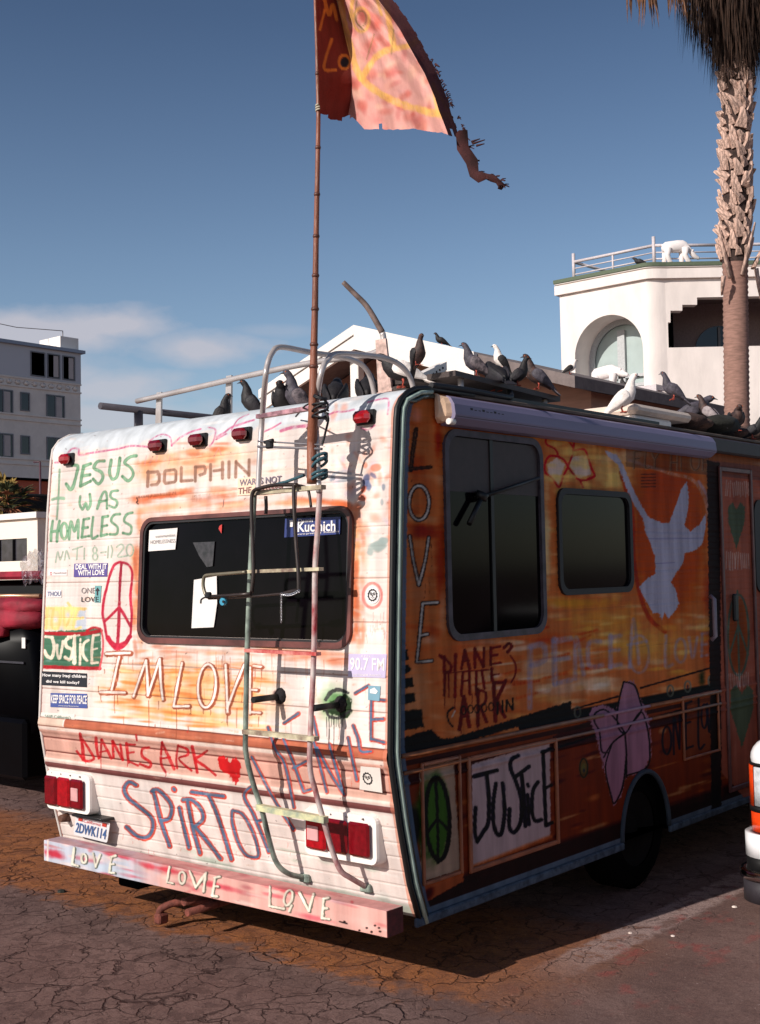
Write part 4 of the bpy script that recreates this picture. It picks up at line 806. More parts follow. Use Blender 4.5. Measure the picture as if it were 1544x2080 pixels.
# SPIRIT OF ...
SR = (204, 68, 50); SB = (84, 110, 140)
def duo(sts, w1=11.5, w2=6.2):
    for s_ in sts: cv.stroke([(a+1, b+.8) for a, b in s_], w1, SR, jit=.24)
    for s_ in sts: cv.stroke(s_, w2, SB, jit=.16)
duo([Cc((775, 985), (725, 962), (690, 1010), (715, 1075), (800, 1145), (885, 1220), (898, 1300), (862, 1360), (790, 1360), (705, 1288)), Cc((900, 1020), (925, 1120), (960, 1260), (1020, 1428)), Cc((890, 1030), (930, 1018), (990, 1070), (1035, 1140), (1020, 1225), (955, 1245)), Cc((1090, 1150), (1125, 1300), (1162, 1440)), Cc((1150, 1100), (1190, 1300), (1240, 1480)), Cc((1118, 1092), (1185, 1095), (1248, 1160), (1262, 1235), (1195, 1290)), Cc((1205, 1290), (1290, 1390), (1390, 1520)), Cc((1180, 1035), (1290, 1050), (1412, 1066)), Cc((1300, 1052), (1370, 1210), (1470, 1525))], 11.5, 6.4)
cv.stroke(Cc((1050, 1012), (1056, 1022)), 11, SR); cv.stroke(Cc((1050, 1012), (1056, 1020)), 6, SB)
duo([D((92, 1288), (92, 1360), (128, 1480), (175, 1550), (240, 1560), (238, 1500), (205, 1400), (150, 1310), (92, 1288)), D((216, 1138), (160, 1200), (215, 1310), (265, 1430), (305, 1530)), D((235, 1352), (278, 1342))], 9.5, 5.2)
duo([D((205, 975), (260, 1080), (340, 1230), (450, 1400)), D((300, 800), (345, 930), (400, 1020), (452, 1270)), D((392, 870), (450, 1010), (508, 1172)), D((450, 1040), (525, 1000)), D((512, 1178), (552, 1165)), D((395, 775), (478, 720)), D((560, 850), (600, 1000), (645, 1180)), D((590, 920), (660, 1060), (748, 1195)), D((660, 900), (700, 1040), (745, 1190)), D((770, 860), (790, 960), (822, 1110)), D((812, 600), (888, 555)), D((800, 790), (830, 870), (845, 940), (905, 942)), D((908, 630), (905, 750), (905, 872)), D((908, 634), (988, 642)), D((908, 756), (975, 752)), D((905, 868), (985, 890)), D((565, 740), (590, 860))], 9, 5)
for i in range(26): x = rs.uniform(250, 720); cv.drip(x, rs.uniform(1690, 1745) if x < 620 else rs.uniform(1560, 1600), rs.uniform(4, 12), 1., SR, .5)
# green splat with bracket foot
cv.spray(*D((690, 650))[0], 40, 50, (124, 168, 112), .95, noise=.5); cv.spray(*D((700, 650))[0], 26, 30, (80, 128, 72), .8)
cv.poly(D((590, 690), (650, 660), (690, 640), (760, 600), (790, 640), (795, 700), (760, 750), (700, 735), (640, 710)), (30, 48, 26), .95, 2, 2)
for s_ in (D((640, 640), (670, 595), (720, 580), (770, 600)), D((640, 700), (660, 735), (720, 745), (790, 700))): cv.stroke(s_, 7, (52, 50, 52), .9, jit=.6)
for x, l in ((645, 40), (658, 52), (675, 20), (690, 16), (702, 20), (715, 22), (728, 14), (740, 20), (690, 74), (660, 66)): cv.drip(*D((x, 740))[0], l, 1.6, (22, 20, 20))
for x, y in ((345, 620), (365, 650), (330, 635), (380, 600), (350, 600)): cv.spray(*D((x, y))[0], 9, 9, (60, 32, 36), .85, noise=1.)
# rings round the face stickers
cv.stroke(ell(*D((914, 28))[0], 19, 25, n=24), 6, (226, 120, 112), .8, jit=.3)
for z, x in ((1.58, -.06), (1.60, -.1), (1.52, -.12)): pass
for i in range(30): cv.drip(rs.uniform(725, 790), rs.uniform(1240, 1290), rs.uniform(6, 20), 1.4, rs.choice([(220, 130, 120), (180, 180, 200), (214, 100, 80)]), .4)
# worn, layered paint: chips, smears and short brush dabs
for i in range(420):
    x = rs.uniform(90, 792); y = rs.uniform(880, 1850); a_ = rs.uniform(-.25, .25); l_ = rs.uniform(4, 18)
    cv.stroke([(x, y), (x+l_*math.cos(a_), y+l_*math.sin(a_))], rs.uniform(1.5, 4.5), rs.choice([(246, 238, 230), (240, 226, 214), (222, 176, 150), (206, 190, 184), (214, 140, 104), (236, 214, 200)]), rs.uniform(.2, .5), soft=2, jit=.8, dry=.4, sm=False)
# dirt, screws, scratches
for i in range(260): cv.stroke([(x := rs.uniform(90, 790), y := rs.uniform(880, 1800)), (x+rs.uniform(-3, 3), y+rs.uniform(-2, 2))], rs.uniform(.8, 1.8), rs.choice([(120, 80, 70), (60, 40, 40), (160, 120, 110)]), .6, sm=False)
m = (cv.a > -.02); cv.blend(m, np.full(m.sum(), .6), (214, 130, 104))

wx_l, wx_r = float(np.mean([rear(284, 1250)[0], rear(292, 1090)[0]])), float(rear(716, 1180)[0]); wz_t = float(rear(500, 1042)[2]); wz_b = float(rear(500, 1309)[2])
def rrect(x0, x1, z0, z1, r, n=7):
    o = []
    for cx, cz, a0 in ((x1-r, z1-r, 0), (x0+r, z1-r, 90), (x0+r, z0+r, 180), (x1-r, z0+r, 270)):
        for k in range(n+1): a = math.radians(a0+90*k/n); o.append((cx+r*math.cos(a), cz+r*math.sin(a)))
    return o
hole = (XX > wx_l+.022) & (XX < wx_r-.03) & (ZZ > wz_b+.03) & (ZZ < wz_t-.03)
edges = [.30]+sorted(seam_lo)[0:]+[.745, .79, .948]+seam_hi+[2.60]; edges = sorted(set(round(e, 4) for e in edges if e >= .30))
for a, b in zip(edges[:-1], edges[1:]):
    i0 = max(0, int(np.searchsorted(rows_z, a))-0); i1 = min(len(rows_z), int(np.searchsorted(rows_z, b))+1)
    if i1-i0 < 4: continue
    if hole[i0:i1].any(): jc = int(np.argmin(abs(xs-(wx_l+wx_r)/2))); cuts = [(0, jc+1), (jc, len(xs))]
    else: cuts = [(0, len(xs))]
    for j0, j1 in cuts: gridmesh('siding_panel', PR[i0:i1, j0:j1], cv.c[i0:i1, j0:j1], ~hole[i0:i1, j0:j1], M_pa, camper)
def RS(x, z, off=0.): return np.array([x, float(P(z))+SK*x-off, z])

# ---------- side wall surface
Y1 = 4.15
zs_s = np.arange(.285, 2.52, .0046); tt = np.linspace(0, 1, 560)
Zs, Ts = np.meshgrid(zs_s, tt, indexing='ij')
yst = P(np.minimum(Zs, 2.40))+np.where(Zs > 2.40, .006+.20*(1-np.sqrt(np.clip(1-((Zs-2.395)/.137)**2, 0, 1))), 0)+.002
Ys = yst+(Y1-yst)*Ts
lap = ((Zs/.036) % 1.0); Xs = -.0025*lap-.0015*np.exp(-((lap-.98)/.1)**2)
Xs = np.where(Zs < 1.02, .0+.004*np.sin(Zs*0), Xs)
for z in (.98, .90, .86): Xs = Xs+.010*np.exp(-((Zs-z)/.010)**2)
for z in seam_hi: Xs = Xs-.003*np.exp(-((Zs-z)/.004)**2)
PS = np.stack([Xs, Ys, Zs], -1); cs = Canvas(PS, Ys, Zs, (205, 128, 82))
E_ = crop(780, 780, 3.587); Fc = crop(1100, 840, 3.477); G = crop(780, 1300, 3.466); H = crop(1100, 1360, 3.477); G2 = crop(900, 1280, 2.662)
for i in range(260):
    x = rs.uniform(815, 1560); y = rs.uniform(830, 1500)
    base = rs.choice([(222, 150, 105), (205, 112, 66), (190, 92, 48), (226, 176, 140)]) if x < 1040 else rs.choice([(232, 196, 150), (226, 176, 110), (205, 120, 70), (230, 210, 190)])
    cs.spray(x, y, rs.uniform(14, 60), rs.uniform(4, 14), base, .5, 4 if x < 1100 else 0)
for x, y, rx, ry, c, al in ((845, 950, 30, 40, (196, 92, 46), .8), (890, 900, 12, 60, (170, 60, 26), .9), (860, 1080, 40, 16, (160, 50, 24), .8), (895, 1150, 14, 120, (166, 66, 34), .8), (870, 1000, 26, 60, (200, 110, 66), .6), (850, 1200, 26, 60, (206, 140, 104), .6), (900, 1240, 12, 60, (220, 170, 140), .6), (880, 1290, 22, 26, (186, 84, 44), .6), (845, 845, 16, 20, (222, 150, 130), .8), (870, 1300, 30, 12, (226, 190, 170), .6), (1000, 1305, 90, 10, (196, 170, 160), .6), (840, 1420, 50, 80, (214, 156, 118), .8),
        (960, 1330, 80, 40, (206, 110, 66), .7), (980, 1380, 60, 30, (226, 180, 140), .8), (1120, 1300, 90, 20, (202, 92, 44), .7), (1160, 1330, 70, 14, (230, 190, 160), .7), (1100, 1360, 60, 30, (226, 196, 170), .7), (1150, 950, 60, 60, (226, 180, 120), .6), (1110, 1100, 12, 160, (232, 206, 160), .9), (1160, 1225, 110, 14, (220, 160, 70), .9), (1230, 1260, 100, 40, (222, 160, 80), .8), (1300, 1310, 120, 50, (218, 170, 96), .8), (1200, 1390, 90, 24, (226, 200, 176), .8), (1130, 1400, 60, 22, (218, 180, 156), .7), (1240, 960, 60, 50, (236, 206, 140), .7), (1330, 890, 100, 16, (196, 90, 40), .9), (1440, 1200, 20, 60, (190, 80, 44), .8), (1440, 1320, 16, 60, (180, 84, 46), .7)): cs.spray(x, y, rx, ry, c, al)
for i in range(22): # slanting red-orange slashes
    x = rs.uniform(950, 1180); y = rs.uniform(1270, 1420); cs.stroke([(x, y), (x+rs.uniform(30, 80), y-rs.uniform(4, 18))], rs.uniform(3, 7), rs.choice([(206, 92, 44), (196, 74, 34), (222, 140, 84)]), .7, soft=4, dry=.3)
# LOVE down the corner
def sd(sts, w1=9.5, w2=4., c1=(66, 52, 48), c2=(214, 206, 200)):
    for s_ in sts: cs.stroke(s_, w1, c1, .95, jit=.25)
    for s_ in sts: cs.stroke(s_, w2, c2, .95, jit=.2)
sd([E_((236, 330), (212, 480), (196, 628))], 9, 1.5, c2=(130, 96, 76)); sd([E_((170, 622), (340, 605))], 7.5, 1.5, c2=(120, 80, 60))
sd([ell(*E_((256, 866))[0], 20, 35, n=28), E_((188, 1110), (215, 1290), (254, 1462)), E_((254, 1462), (300, 1290), (326, 1120)), E_((392, 1592), (282, 1600)), E_((282, 1600), (262, 1820), (240, 2022)), E_((240, 2026), (348, 2016)), E_((268, 1832), (318, 1822))])
for x, y, l in ((345, 1170, 50), (300, 1460, 30), (330, 1420, 34), (205, 640, 20)): cs.drip(*E_((x, y))[0], l, 1.2, (80, 50, 40), .6)
cs.poly(Fc((40, 360), (110, 310), (165, 360), (120, 500), (50, 430)), (232, 222, 226), .7, 3); cs.poly(Fc((210, 300), (320, 300), (350, 430), (260, 460), (205, 380)), (232, 222, 226), .7, 3)
# red flower outline
RF = (196, 30, 56)
for s_ in (Fc((60, 150), (35, 170), (35, 215), (95, 250), (120, 300)), Fc((60, 150), (130, 148), (185, 190), (225, 262), (185, 375)), Fc((225, 262), (300, 255), (330, 310), (350, 380), (372, 445), (270, 470), (188, 378)), Fc((188, 378), (150, 320), (60, 300), (24, 360), (30, 420), (80, 460), (125, 520), (155, 440), (188, 378)), Fc((270, 470), (295, 520)), Fc((225, 262), (230, 190)), Fc((330, 460), (378, 442))): cs.stroke(s_, 4.2, RF, .95, jit=.3)

# orange sun and the dove
cs.poly(Fc((560, 240), (1190, 240), (1225, 500), (1225, 1290), (1100, 1440), (800, 1560), (680, 1200), (640, 700)), (196, 102, 38), .0, 2)
cs.spray(*Fc((900, 850))[0], 88, 190, (194, 98, 36), 1., noise=.25, hard=2.2); cs.spray(*Fc((870, 480))[0], 84, 60, (190, 92, 34), .9, noise=.3)
cs.stroke(Fc((560, 420), (640, 700), (650, 1000), (690, 1250), (760, 1440), (870, 1540)), 9, (176, 66, 32), .8, soft=3); cs.stroke(Fc((620, 330), (900, 420), (1080, 480), (1180, 700), (1200, 1050)), 7, (206, 170, 170), .7, soft=3, dry=.3)
for i in range(20): cs.spray(rs.uniform(1110, 1250), rs.uniform(880, 1000), rs.uniform(10, 40), rs.uniform(5, 12), (240, 206, 130), .6)
for i in range(26): cs.spray(rs.uniform(1130, 1440), rs.uniform(1230, 1370), rs.uniform(14, 40), rs.uniform(4, 9), rs.choice([(232, 180, 90), (236, 200, 130), (222, 160, 80)]), .6, -5)
DV = (184, 182, 202)
cs.poly(Fc((440, 255), (530, 290), (580, 370), (640, 520), (700, 640), (760, 735), (860, 775), (905, 770), (950, 640), (985, 540), (1025, 478), (1040, 560), (1035, 680), (1010, 790), (1050, 832), (1120, 780), (1162, 700), (1160, 820), (1130, 930), (1080, 970), (1010, 985), (1000, 1060), (950, 1130), (915, 1190), (950, 1250), (972, 1340), (940, 1400), (895, 1450), (870, 1410), (850, 1455), (830, 1410), (790, 1410), (740, 1330), (690, 1225), (740, 1170), (805, 1130), (800, 1000), (740, 850), (715, 740), (640, 620), (590, 500), (540, 360), (470, 300)), DV, .97, 1.5, 1.)
for s_ in (Fc((740, 885), (1140, 880)), Fc((800, 1060), (940, 1052))): cs.stroke(s_, 1.6, (120, 110, 150), .5)
cs.stroke(Fc((1110, 480), (1180, 620), (1200, 900), (1220, 1150)), 6, (186, 170, 200), .7, soft=3)
# FLY HIGH, scratched
for s_ in (Fc((655, 270), (650, 390)), Fc((655, 270), (700, 265)), Fc((655, 320), (690, 315)), Fc((735, 270), (730, 380), (765, 380)), Fc((780, 280), (800, 320), (825, 280)), Fc((800, 320), (800, 380)), Fc((915, 290), (910, 400)), Fc((960, 290), (958, 400)), Fc((915, 345), (960, 345)), Fc((985, 300), (985, 400)), ell(*Fc((1085, 340))[0], 9, 17), Fc((1140, 290), (1138, 400)), Fc((1175, 290), (1175, 400)), Fc((1140, 345), (1175, 345))): cs.stroke(s_, 4.5, (200, 168, 140), .75, dry=.3); cs.stroke([(a+1.5, b) for a, b in s_], 1.4, (80, 50, 36), .7)
for k in range(5): cs.stroke(Fc((705, 430+k*22), (805, 428+k*22)), 2.4, (84, 56, 40), .7)
# faded PEACE & LOVE
for i in range(44): cs.spray(rs.uniform(960, 1260), rs.uniform(1300, 1450), rs.uniform(14, 44), rs.uniform(3, 8), rs.choice([(240, 220, 198), (236, 206, 170), (214, 116, 62), (226, 170, 110), (240, 226, 214)]), .6, -6)
PB_ = (166, 160, 190)
for s_, w in ((G2((470, 90), (470, 420)), 12), (G2((475, 90), (540, 80), (550, 160), (480, 190)), 12), (G2((600, 50), (605, 290)), 13), (G2((600, 60), (690, 45)), 12), (G2((605, 160), (680, 150)), 10), (G2((605, 290), (690, 270)), 10), (G2((715, 260), (720, 40), (760, 240)), 9), (G2((850, 60), (790, 70), (790, 190), (860, 190)), 9), (G2((905, 30), (905, 200)), 10), (G2((905, 40), (960, 30)), 9), (G2((905, 110), (950, 105)), 8), (G2((905, 195), (960, 185)), 9), (G2((1010, 200), (1030, -60), (1060, 180)), 7), (G2((1000, 80), (1100, 60)), 6), (ell(*G2((1060, 130))[0], 20, 38), 5), (G2((1205, 30), (1205, 190), (1240, 185)), 7), (ell(*G2((1285, 110))[0], 11, 24), 6), (G2((1330, 40), (1350, 150), (1375, 40)), 6), (G2((1400, 20), (1400, 140)), 6), (G2((1400, 20), (1430, 15)), 5), (G2((1400, 80), (1425, 76)), 5), (G2((1400, 140), (1430, 135)), 5)): cs.stroke(s_, w, PB_, .62, soft=4, jit=.3, dry=.25)
# DIANE'S ARK on the side
RK = (120, 22, 28)
for s_, w in ((G((395, 110), (415, 125)), 8), (G((425, 115), (425, 225)), 6), (G((425, 125), (468, 175), (470, 215), (430, 228)), 5.5), (G((505, 105), (500, 215)), 7), (G((570, 70), (545, 205)), 6), (G((570, 70), (602, 200)), 7), (G((553, 150), (598, 145)), 4), (G((640, 60), (640, 195)), 6), (G((640, 65), (700, 185)), 6), (G((705, 55), (700, 190)), 6), (G((752, 55), (752, 175)), 6), (G((752, 58), (820, 45)), 5), (G((752, 112), (800, 104)), 4.5), (G((752, 172), (822, 160)), 5), (G((845, 55), (880, 25), (900, 45), (870, 85)), 7), (G((890, 110), (925, 170), (925, 240), (895, 300)), 3.5),
        (G((425, 238), (560, 222), (740, 210)), 3), (G((428, 240), (425, 390)), 6), (G((455, 240), (458, 400)), 3.5), (G((505, 235), (500, 400)), 6), (G((555, 230), (545, 390)), 6), (G((600, 225), (605, 380)), 6), (G((555, 290), (600, 285)), 4), (G((650, 220), (650, 385)), 6), (G((690, 215), (708, 340)), 6), (G((760, 200), (765, 290), (845, 300)), 7), (G((765, 245), (810, 238)), 4),
        (G((562, 400), (532, 630)), 8), (G((562, 400), (602, 610)), 8), (G((545, 540), (598, 535)), 5), (G((662, 350), (662, 600)), 8), (G((662, 352), (716, 370), (712, 440), (668, 470)), 6), (G((680, 470), (722, 575)), 7), (G((772, 300), (785, 570)), 8), (G((858, 285), (790, 430)), 7.5), (G((795, 430), (850, 540)), 8)): cs.stroke(s_, w, RK, .95, jit=.3, dry=.08)
for x, y, l in ((430, 390, 26), (500, 400, 30), (550, 380, 40), (620, 380, 20), (540, 630, 8), (660, 600, 8)): cs.drip(*G((x, y))[0], l, 2, RK)
# small black model name and swash
for i, ch in enumerate(((560, 495), (610, 487), (655, 485), (705, 478), (755, 470))):
    cs.stroke(ell(*G(ch)[0], 5, 8), 2.6, (30, 26, 24), .9)
for s_ in (G((800, 440), (800, 520)), G((835, 430), (835, 510)), G((865, 425), (862, 500)), G((865, 425), (905, 490)), G((908, 410), (908, 490))): cs.stroke(s_, 4, (30, 26, 24), .95)
cs.stroke(G((490, 475), (450, 510), (455, 570), (485, 610)), 4, (30, 26, 24)); cs.stroke(G((500, 500), (480, 540)), 3, (200, 190, 180))
# dark louvre graphic behind the corner
DG = (40, 44, 34)
for k, (ya, yb_, xr) in enumerate(((1850, 1905, 150), (1930, 2010, 170), (2050, 2090, 190))): cs.poly(E_((118, ya), (xr, ya+6), (xr+10, yb_), (112, yb_+4)), DG, .9)
for ya, yb_, xr in ((105, 160, 165), (185, 250, 185), (275, 350, 210), (385, 460, 225), (500, 640, 280)): cs.poly(G((118, ya), (xr-12, ya-14), (xr, yb_-26), (112, yb_)), DG, .92)
cs.poly(G((105, 700), (330, 628), (400, 690), (480, 690), (1320, 430), (1320, 500), (500, 740), (430, 760), (105, 840)), (44, 34, 24), .95)
# belt and lower side, by height on the wall
cs.band(.985, 1.03, (38, 26, 18), .95, x0=.9); cs.band(.955, .985, (146, 84, 50), .9); cs.band(.93, .955, (70, 36, 22), .9); cs.band(.895, .93, (134, 72, 42), .9); cs.band(.845, .895, (74, 32, 22), .92)
m = cs.b < .85; cs.blend(m, np.full(m.sum(), 1.), (134, 72, 44))
for i in range(300):
    x = rs.uniform(830, 1560); y = rs.uniform(1380, 1850); cs_b = rs.choice([(146, 76, 44), (184, 118, 80), (100, 50, 34), (196, 150, 116), (84, 38, 26), (160, 90, 54)])
    z = on(x, y, 0, 0)[2]
    if z < .84: cs.spray(x, y, rs.uniform(10, 46), rs.uniform(2, 9), cs_b, .7, -18 if x < 1250 else -16)
cs.band(.30, .41, (56, 34, 27), .85, edge=.03); cs.band(.285, .325, (116, 132, 150), .9)  # first band darkens the foot of the side, shade put into its colour
cs.poly(H((80, 470), (400, 330), (400, 420), (90, 570)), (70, 26, 22), .7); 
for s_ in (H((0, 345), (540, 190)), H((90, 560), (420, 450)), H((700, 130), (1260, -30)), H((760, 350), (1000, 280))): cs.stroke(s_, 3.6, (28, 16, 12), .9)
for x, y in ((255, 300), (910, 150), (1032, 120), (1200, 80)): cs.stroke(ell(*H((x, y))[0], 6, 11), 4, (120, 126, 120), .8); cs.spray(*H((x, y))[0], 3, 6, (60, 60, 90), .8)
cs.spray(*H((298, 695))[0], 11, 24, (120, 126, 84), .9, noise=.3); cs.stroke(ell(*H((298, 695))[0], 8, 19), 3, (60, 70, 60)); cs.spray(*H((300, 712))[0], 4, 7, (50, 54, 90), .9)
cs.spray(*H((1130, 60))[0], 10, 22, (44, 66, 40), .9)
# mauve flower
MV = (172, 132, 152)
cs.poly(H((575, 85), (650, 80), (700, 200), (760, 360), (780, 600), (730, 710), (600, 760), (560, 900), (510, 960), (480, 860), (440, 720), (430, 640), (400, 560), (380, 440), (330, 340), (360, 270), (440, 245), (520, 290), (545, 250)), MV, .95, 2, 2)
for s_ in (H((580, 85), (655, 110), (690, 200), (705, 290), (640, 380), (590, 450), (540, 400), (540, 260), (580, 85)), H((590, 450), (530, 360), (450, 285), (380, 310), (375, 370), (410, 440), (425, 575), (470, 585)), H((590, 450), (500, 520), (440, 620)), H((640, 380), (705, 300), (745, 400), (765, 560), (745, 690), (600, 750)), H((590, 450), (600, 600), (600, 760)), H((600, 600), (575, 820), (515, 945), (490, 880), (460, 760), (455, 660), (500, 520))): cs.stroke(s_, 3.2, (26, 22, 34), .95, jit=.35)
# ONE LOVE far panel
cs.poly(H((995, 205), (1235, 130), (1240, 540), (1000, 640)), (150, 92, 70), .6)
for s_ in (ell(*H((885, 500))[0], 9, 28), H((935, 600), (935, 340), (975, 560)), H((975, 560), (978, 320)), H((1020, 240), (1020, 560)), H((1020, 240), (1060, 225)), H((1020, 380), (1050, 370)), H((1020, 560), (1070, 540)), H((1110, 200), (1110, 540), (1150, 530)), ell(*H((1150, 330))[0], 6, 24), H((1170, 240), (1185, 440), (1205, 230))): cs.stroke(s_, 4.6, (44, 44, 66), .85)
# access doors painted on the lower side
cs.poly(G((250, 900), (490, 830), (540, 1620), (262, 1700)), (196, 176, 160), .85)
cs.spray(*G((330, 1250))[0], 38, 100, (70, 104, 56), .95, noise=.5, hard=1.6); cs.spray(*G((380, 1240))[0], 24, 92, (84, 116, 60), 1., noise=.25, hard=3)
cs.stroke(ell(*G((378, 1260))[0], 24, 84, n=30, tilt=-2), 9, (26, 26, 24), .97, jit=.2); cs.stroke(G((362, 960), (378, 1260), (380, 1570)), 6, (26, 26, 24)); cs.stroke(G((376, 1260), (330, 1320), (300, 1370)), 6, (26, 26, 24)); cs.stroke(G((376, 1260), (420, 1300), (450, 1340)), 6, (26, 26, 24))
cs.spray(*G((205, 1310))[0], 16, 44, (34, 44, 28), .9, noise=.4, hard=2)
cs.poly(G((255, 1735), (560, 1600), (560, 1700), (270, 1860)), (200, 120, 84), .8); cs.spray(*G((315, 1780))[0], 12, 22, (90, 20, 16), .9, ang=30)
cs.poly(G((612, 880), (1170, 700), (1172, 1380), (618, 1600)), (196, 174, 176), .97, 2)
cs.stroke(G((612, 880), (618, 1600)), 4, (120, 70, 50)); cs.stroke(G((618, 1600), (1172, 1385)), 8, (206, 124, 84), .8, soft=4)
NV = (24, 26, 48)
for s_, w in ((G((635, 960), (795, 918)), 9), (G((722, 940), (738, 1100), (735, 1280), (700, 1350), (655, 1420)), 9), (G((655, 1420), (640, 1330), (645, 1180)), 8), (G((788, 1010), (770, 1150), (772, 1290), (800, 1370), (830, 1350), (850, 1200), (835, 1010)), 8.5), (G((945, 815), (900, 840), (890, 900), (930, 1000), (965, 1120), (962, 1280), (915, 1355), (882, 1310), (885, 1190)), 8.5), (G((928, 962), (1022, 890)), 8), (G((970, 950), (985, 1120), (995, 1310)), 8.5), (G((1012, 1090), (1022, 1300)), 7.5), (G((1012, 1015), (1016, 1030)), 7), (G((1085, 1000), (1050, 1060), (1042, 1180), (1060, 1270), (1110, 1265)), 8), (G((1120, 790), (1130, 1050), (1140, 1300)), 8), (G((1112, 790), (1172, 768)), 8), (G((1135, 1042), (1180, 1022)), 7), (G((1140, 1305), (1185, 1285)), 8)): cs.stroke(s_, w, NV, .98, jit=.12)
# door panel region beyond, pink with hearts and a peace sign
cs.poly(Fc((1190, 330), (1600, 380), (1600, 2900), (1240, 2500)), (176, 112, 98), .9)
for i in range(24): cs.spray(rs.uniform(1450, 1550), rs.uniform(960, 1600), rs.uniform(4, 14), rs.uniform(10, 40), rs.choice([(190, 130, 116), (150, 84, 72), (196, 120, 90)]), .5)
HT = (104, 116, 98)
def heart(cx, cy, w, h): cs.poly([(cx, cy-h*.35), (cx+w*.25, cy-h*.5), (cx+w*.5, cy-h*.4), (cx+w*.5, cy-h*.1), (cx, cy+h*.5), (cx-w*.5, cy-h*.1), (cx-w*.5, cy-h*.4), (cx-w*.25, cy-h*.5)], HT, .95)
heart(1496, 1068, 34, 96); heart(1507, 1455, 46, 130)
cs.spray(1500, 1290, 24, 86, (160, 90, 44), .95, noise=.3, hard=2); cs.stroke(ell(1500, 1290, 21, 82, n=28), 4.5, (108, 116, 104)); cs.stroke([(1498, 1200), (1500, 1300), (1502, 1380)], 4, (108, 116, 104)); cs.stroke([(1500, 1270), (1482, 1330)], 4, (108, 116, 104)); cs.stroke([(1500, 1270), (1520, 1330)], 4, (108, 116, 104))
for y0, y1 in ((975, 1010), (1120, 1160), (1365, 1400)):
    for i in range(12): x = 1476+i*4; cs.stroke([(x, y0+rs.uniform(0, 6)), (x+rs.uniform(-3, 3), y1-rs.uniform(0, 8))], 2, (206, 190, 184), .6)
cs.poly([(1436, 935), (1462, 940), (1466, 1700), (1446, 1700)], (46, 34, 32), .85)
cs.band(2.28, 2.42, (96, 82, 84), .4, x0=2.0)
m = (cs.a-yst < .10); cs.blend(m, np.full(m.sum(), .9), (112, 128, 150))

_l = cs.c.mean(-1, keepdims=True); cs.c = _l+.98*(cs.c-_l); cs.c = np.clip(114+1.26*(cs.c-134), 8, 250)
_a0 = on(1262, 1690, 0, 0)[1]; _a1 = on(1357, 1640, 0, 0)[1]; AY = (_a0+_a1)/2; AW = (_a1-_a0)/2; AH = on(1312, 1566, 0, 0)[2]-.30
archm = (np.hypot((Ys-AY)/AW, (Zs-.30)/AH) < 1)
def SS(px, py): p = on(px, py, 0, 0); return float(p[1]), float(p[2])
bw = [SS(908, 905), SS(1082, 905), SS(1108, 1275), SS(925, 1275)]; BY0, BY1 = (bw[0][0]+bw[3][0])/2, (bw[1][0]+bw[2][0])/2; BZ1 = SS(990, 880)[1]; BZ0 = SS(1010, 1295)[1]
BY0 = SS(903, 1080)[0]; BY1 = SS(1103, 1080)[0]
SY0 = SS(1132, 1100)[0]; SY1 = SS(1282, 1100)[0]; SZ1 = SS(1200, 995)[1]; SZ0 = SS(1210, 1206)[1]
win = ((Ys > BY0+.03) & (Ys < BY1-.03) & (Zs > BZ0+.03) & (Zs < BZ1-.03)) | ((Ys > SY0+.03) & (Ys < SY1-.03) & (Zs > SZ0+.03) & (Zs < SZ1-.03))
se = [.285, .40, .85, 1.03, 1.16, 1.306, 1.53, 1.715, 1.93, 2.13, 2.30, 2.53]
for a, b in zip(se[:-1], se[1:]):
    i0 = int(np.searchsorted(zs_s, a)); i1 = min(len(zs_s), int(np.searchsorted(zs_s, b))+1)
    cen = [c for c, on_ in (((BY0+BY1)/2, win[i0:i1].any()), ((SY0+SY1)/2, win[i0:i1].any()), (AY, archm[i0:i1].any())) if on_]
    js = [0]+[int(c/Y1*len(tt)) for c in sorted(cen)]+[len(tt)-1]
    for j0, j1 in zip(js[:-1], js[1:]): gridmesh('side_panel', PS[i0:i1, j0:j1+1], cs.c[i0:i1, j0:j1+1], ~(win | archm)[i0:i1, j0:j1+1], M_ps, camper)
M_['pinkplain'] = mat('faded_pink_side_paint', (176, 118, 106), .6, var=.3, scale=5)
M_['offwhite'] = mat('dirty_offwhite_paint', (214, 204, 198), .7, var=.12, scale=3, bump=.15)
mb = MB(); mb.add([(0, Y1, .285), (0, LEN, .285), (0, LEN, 2.52), (0, Y1, 2.52)], [(0, 1, 2, 3)])
# other walls, roof, belly
yl = lambda z: float(P(min(z, 2.4)))-SK*WD
lf = [(-WD, float(p[0])-SK*WD, float(p[1])) for p in prof[::18]]+[(-WD, float(prof[-1][0])-SK*WD, float(prof[-1][1]))]
mb.prism([*lf, (-WD, LEN, 2.53), (-WD, LEN, .30)], (.01, 0, 0))
mb.add([(-WD, LEN, .30), (0, LEN, .285), (0, LEN, 2.52), (-WD, LEN, 2.53)], [(0, 1, 2, 3)])
mb.build('body_wall', M_['pinkplain'], camper)
yr = float(prof[-1][0]); mb = MB(); nx = 9
rv = [(x, y+SK*x*(1 if y < 1 else 0), 2.528+.035*(1-((x+WD/2)/(WD/2))**2)*(0 if y < .35 else 1)) for y in (yr-.002, .6, 2, 4, LEN) for x in np.linspace(-WD, -.001, nx)]
mb.add(rv, [(j*nx+i, j*nx+i+1, (j+1)*nx+i+1, (j+1)*nx+i) for j in range(4) for i in range(nx-1)], True); mb.build('roof', M_['offwhite'], camper)
mb = MB(); mb.add([(-WD, .06, .30), (0, .13, .30), (0, LEN, .30), (-WD, LEN, .30)], [(0, 1, 2, 3)]); 
for y in np.linspace(.5, 5.2, 8): mb.box((-WD+.05, y, .24), (-.1, y+.06, .30))
mb.build('underbody', M_['dark'], camper)
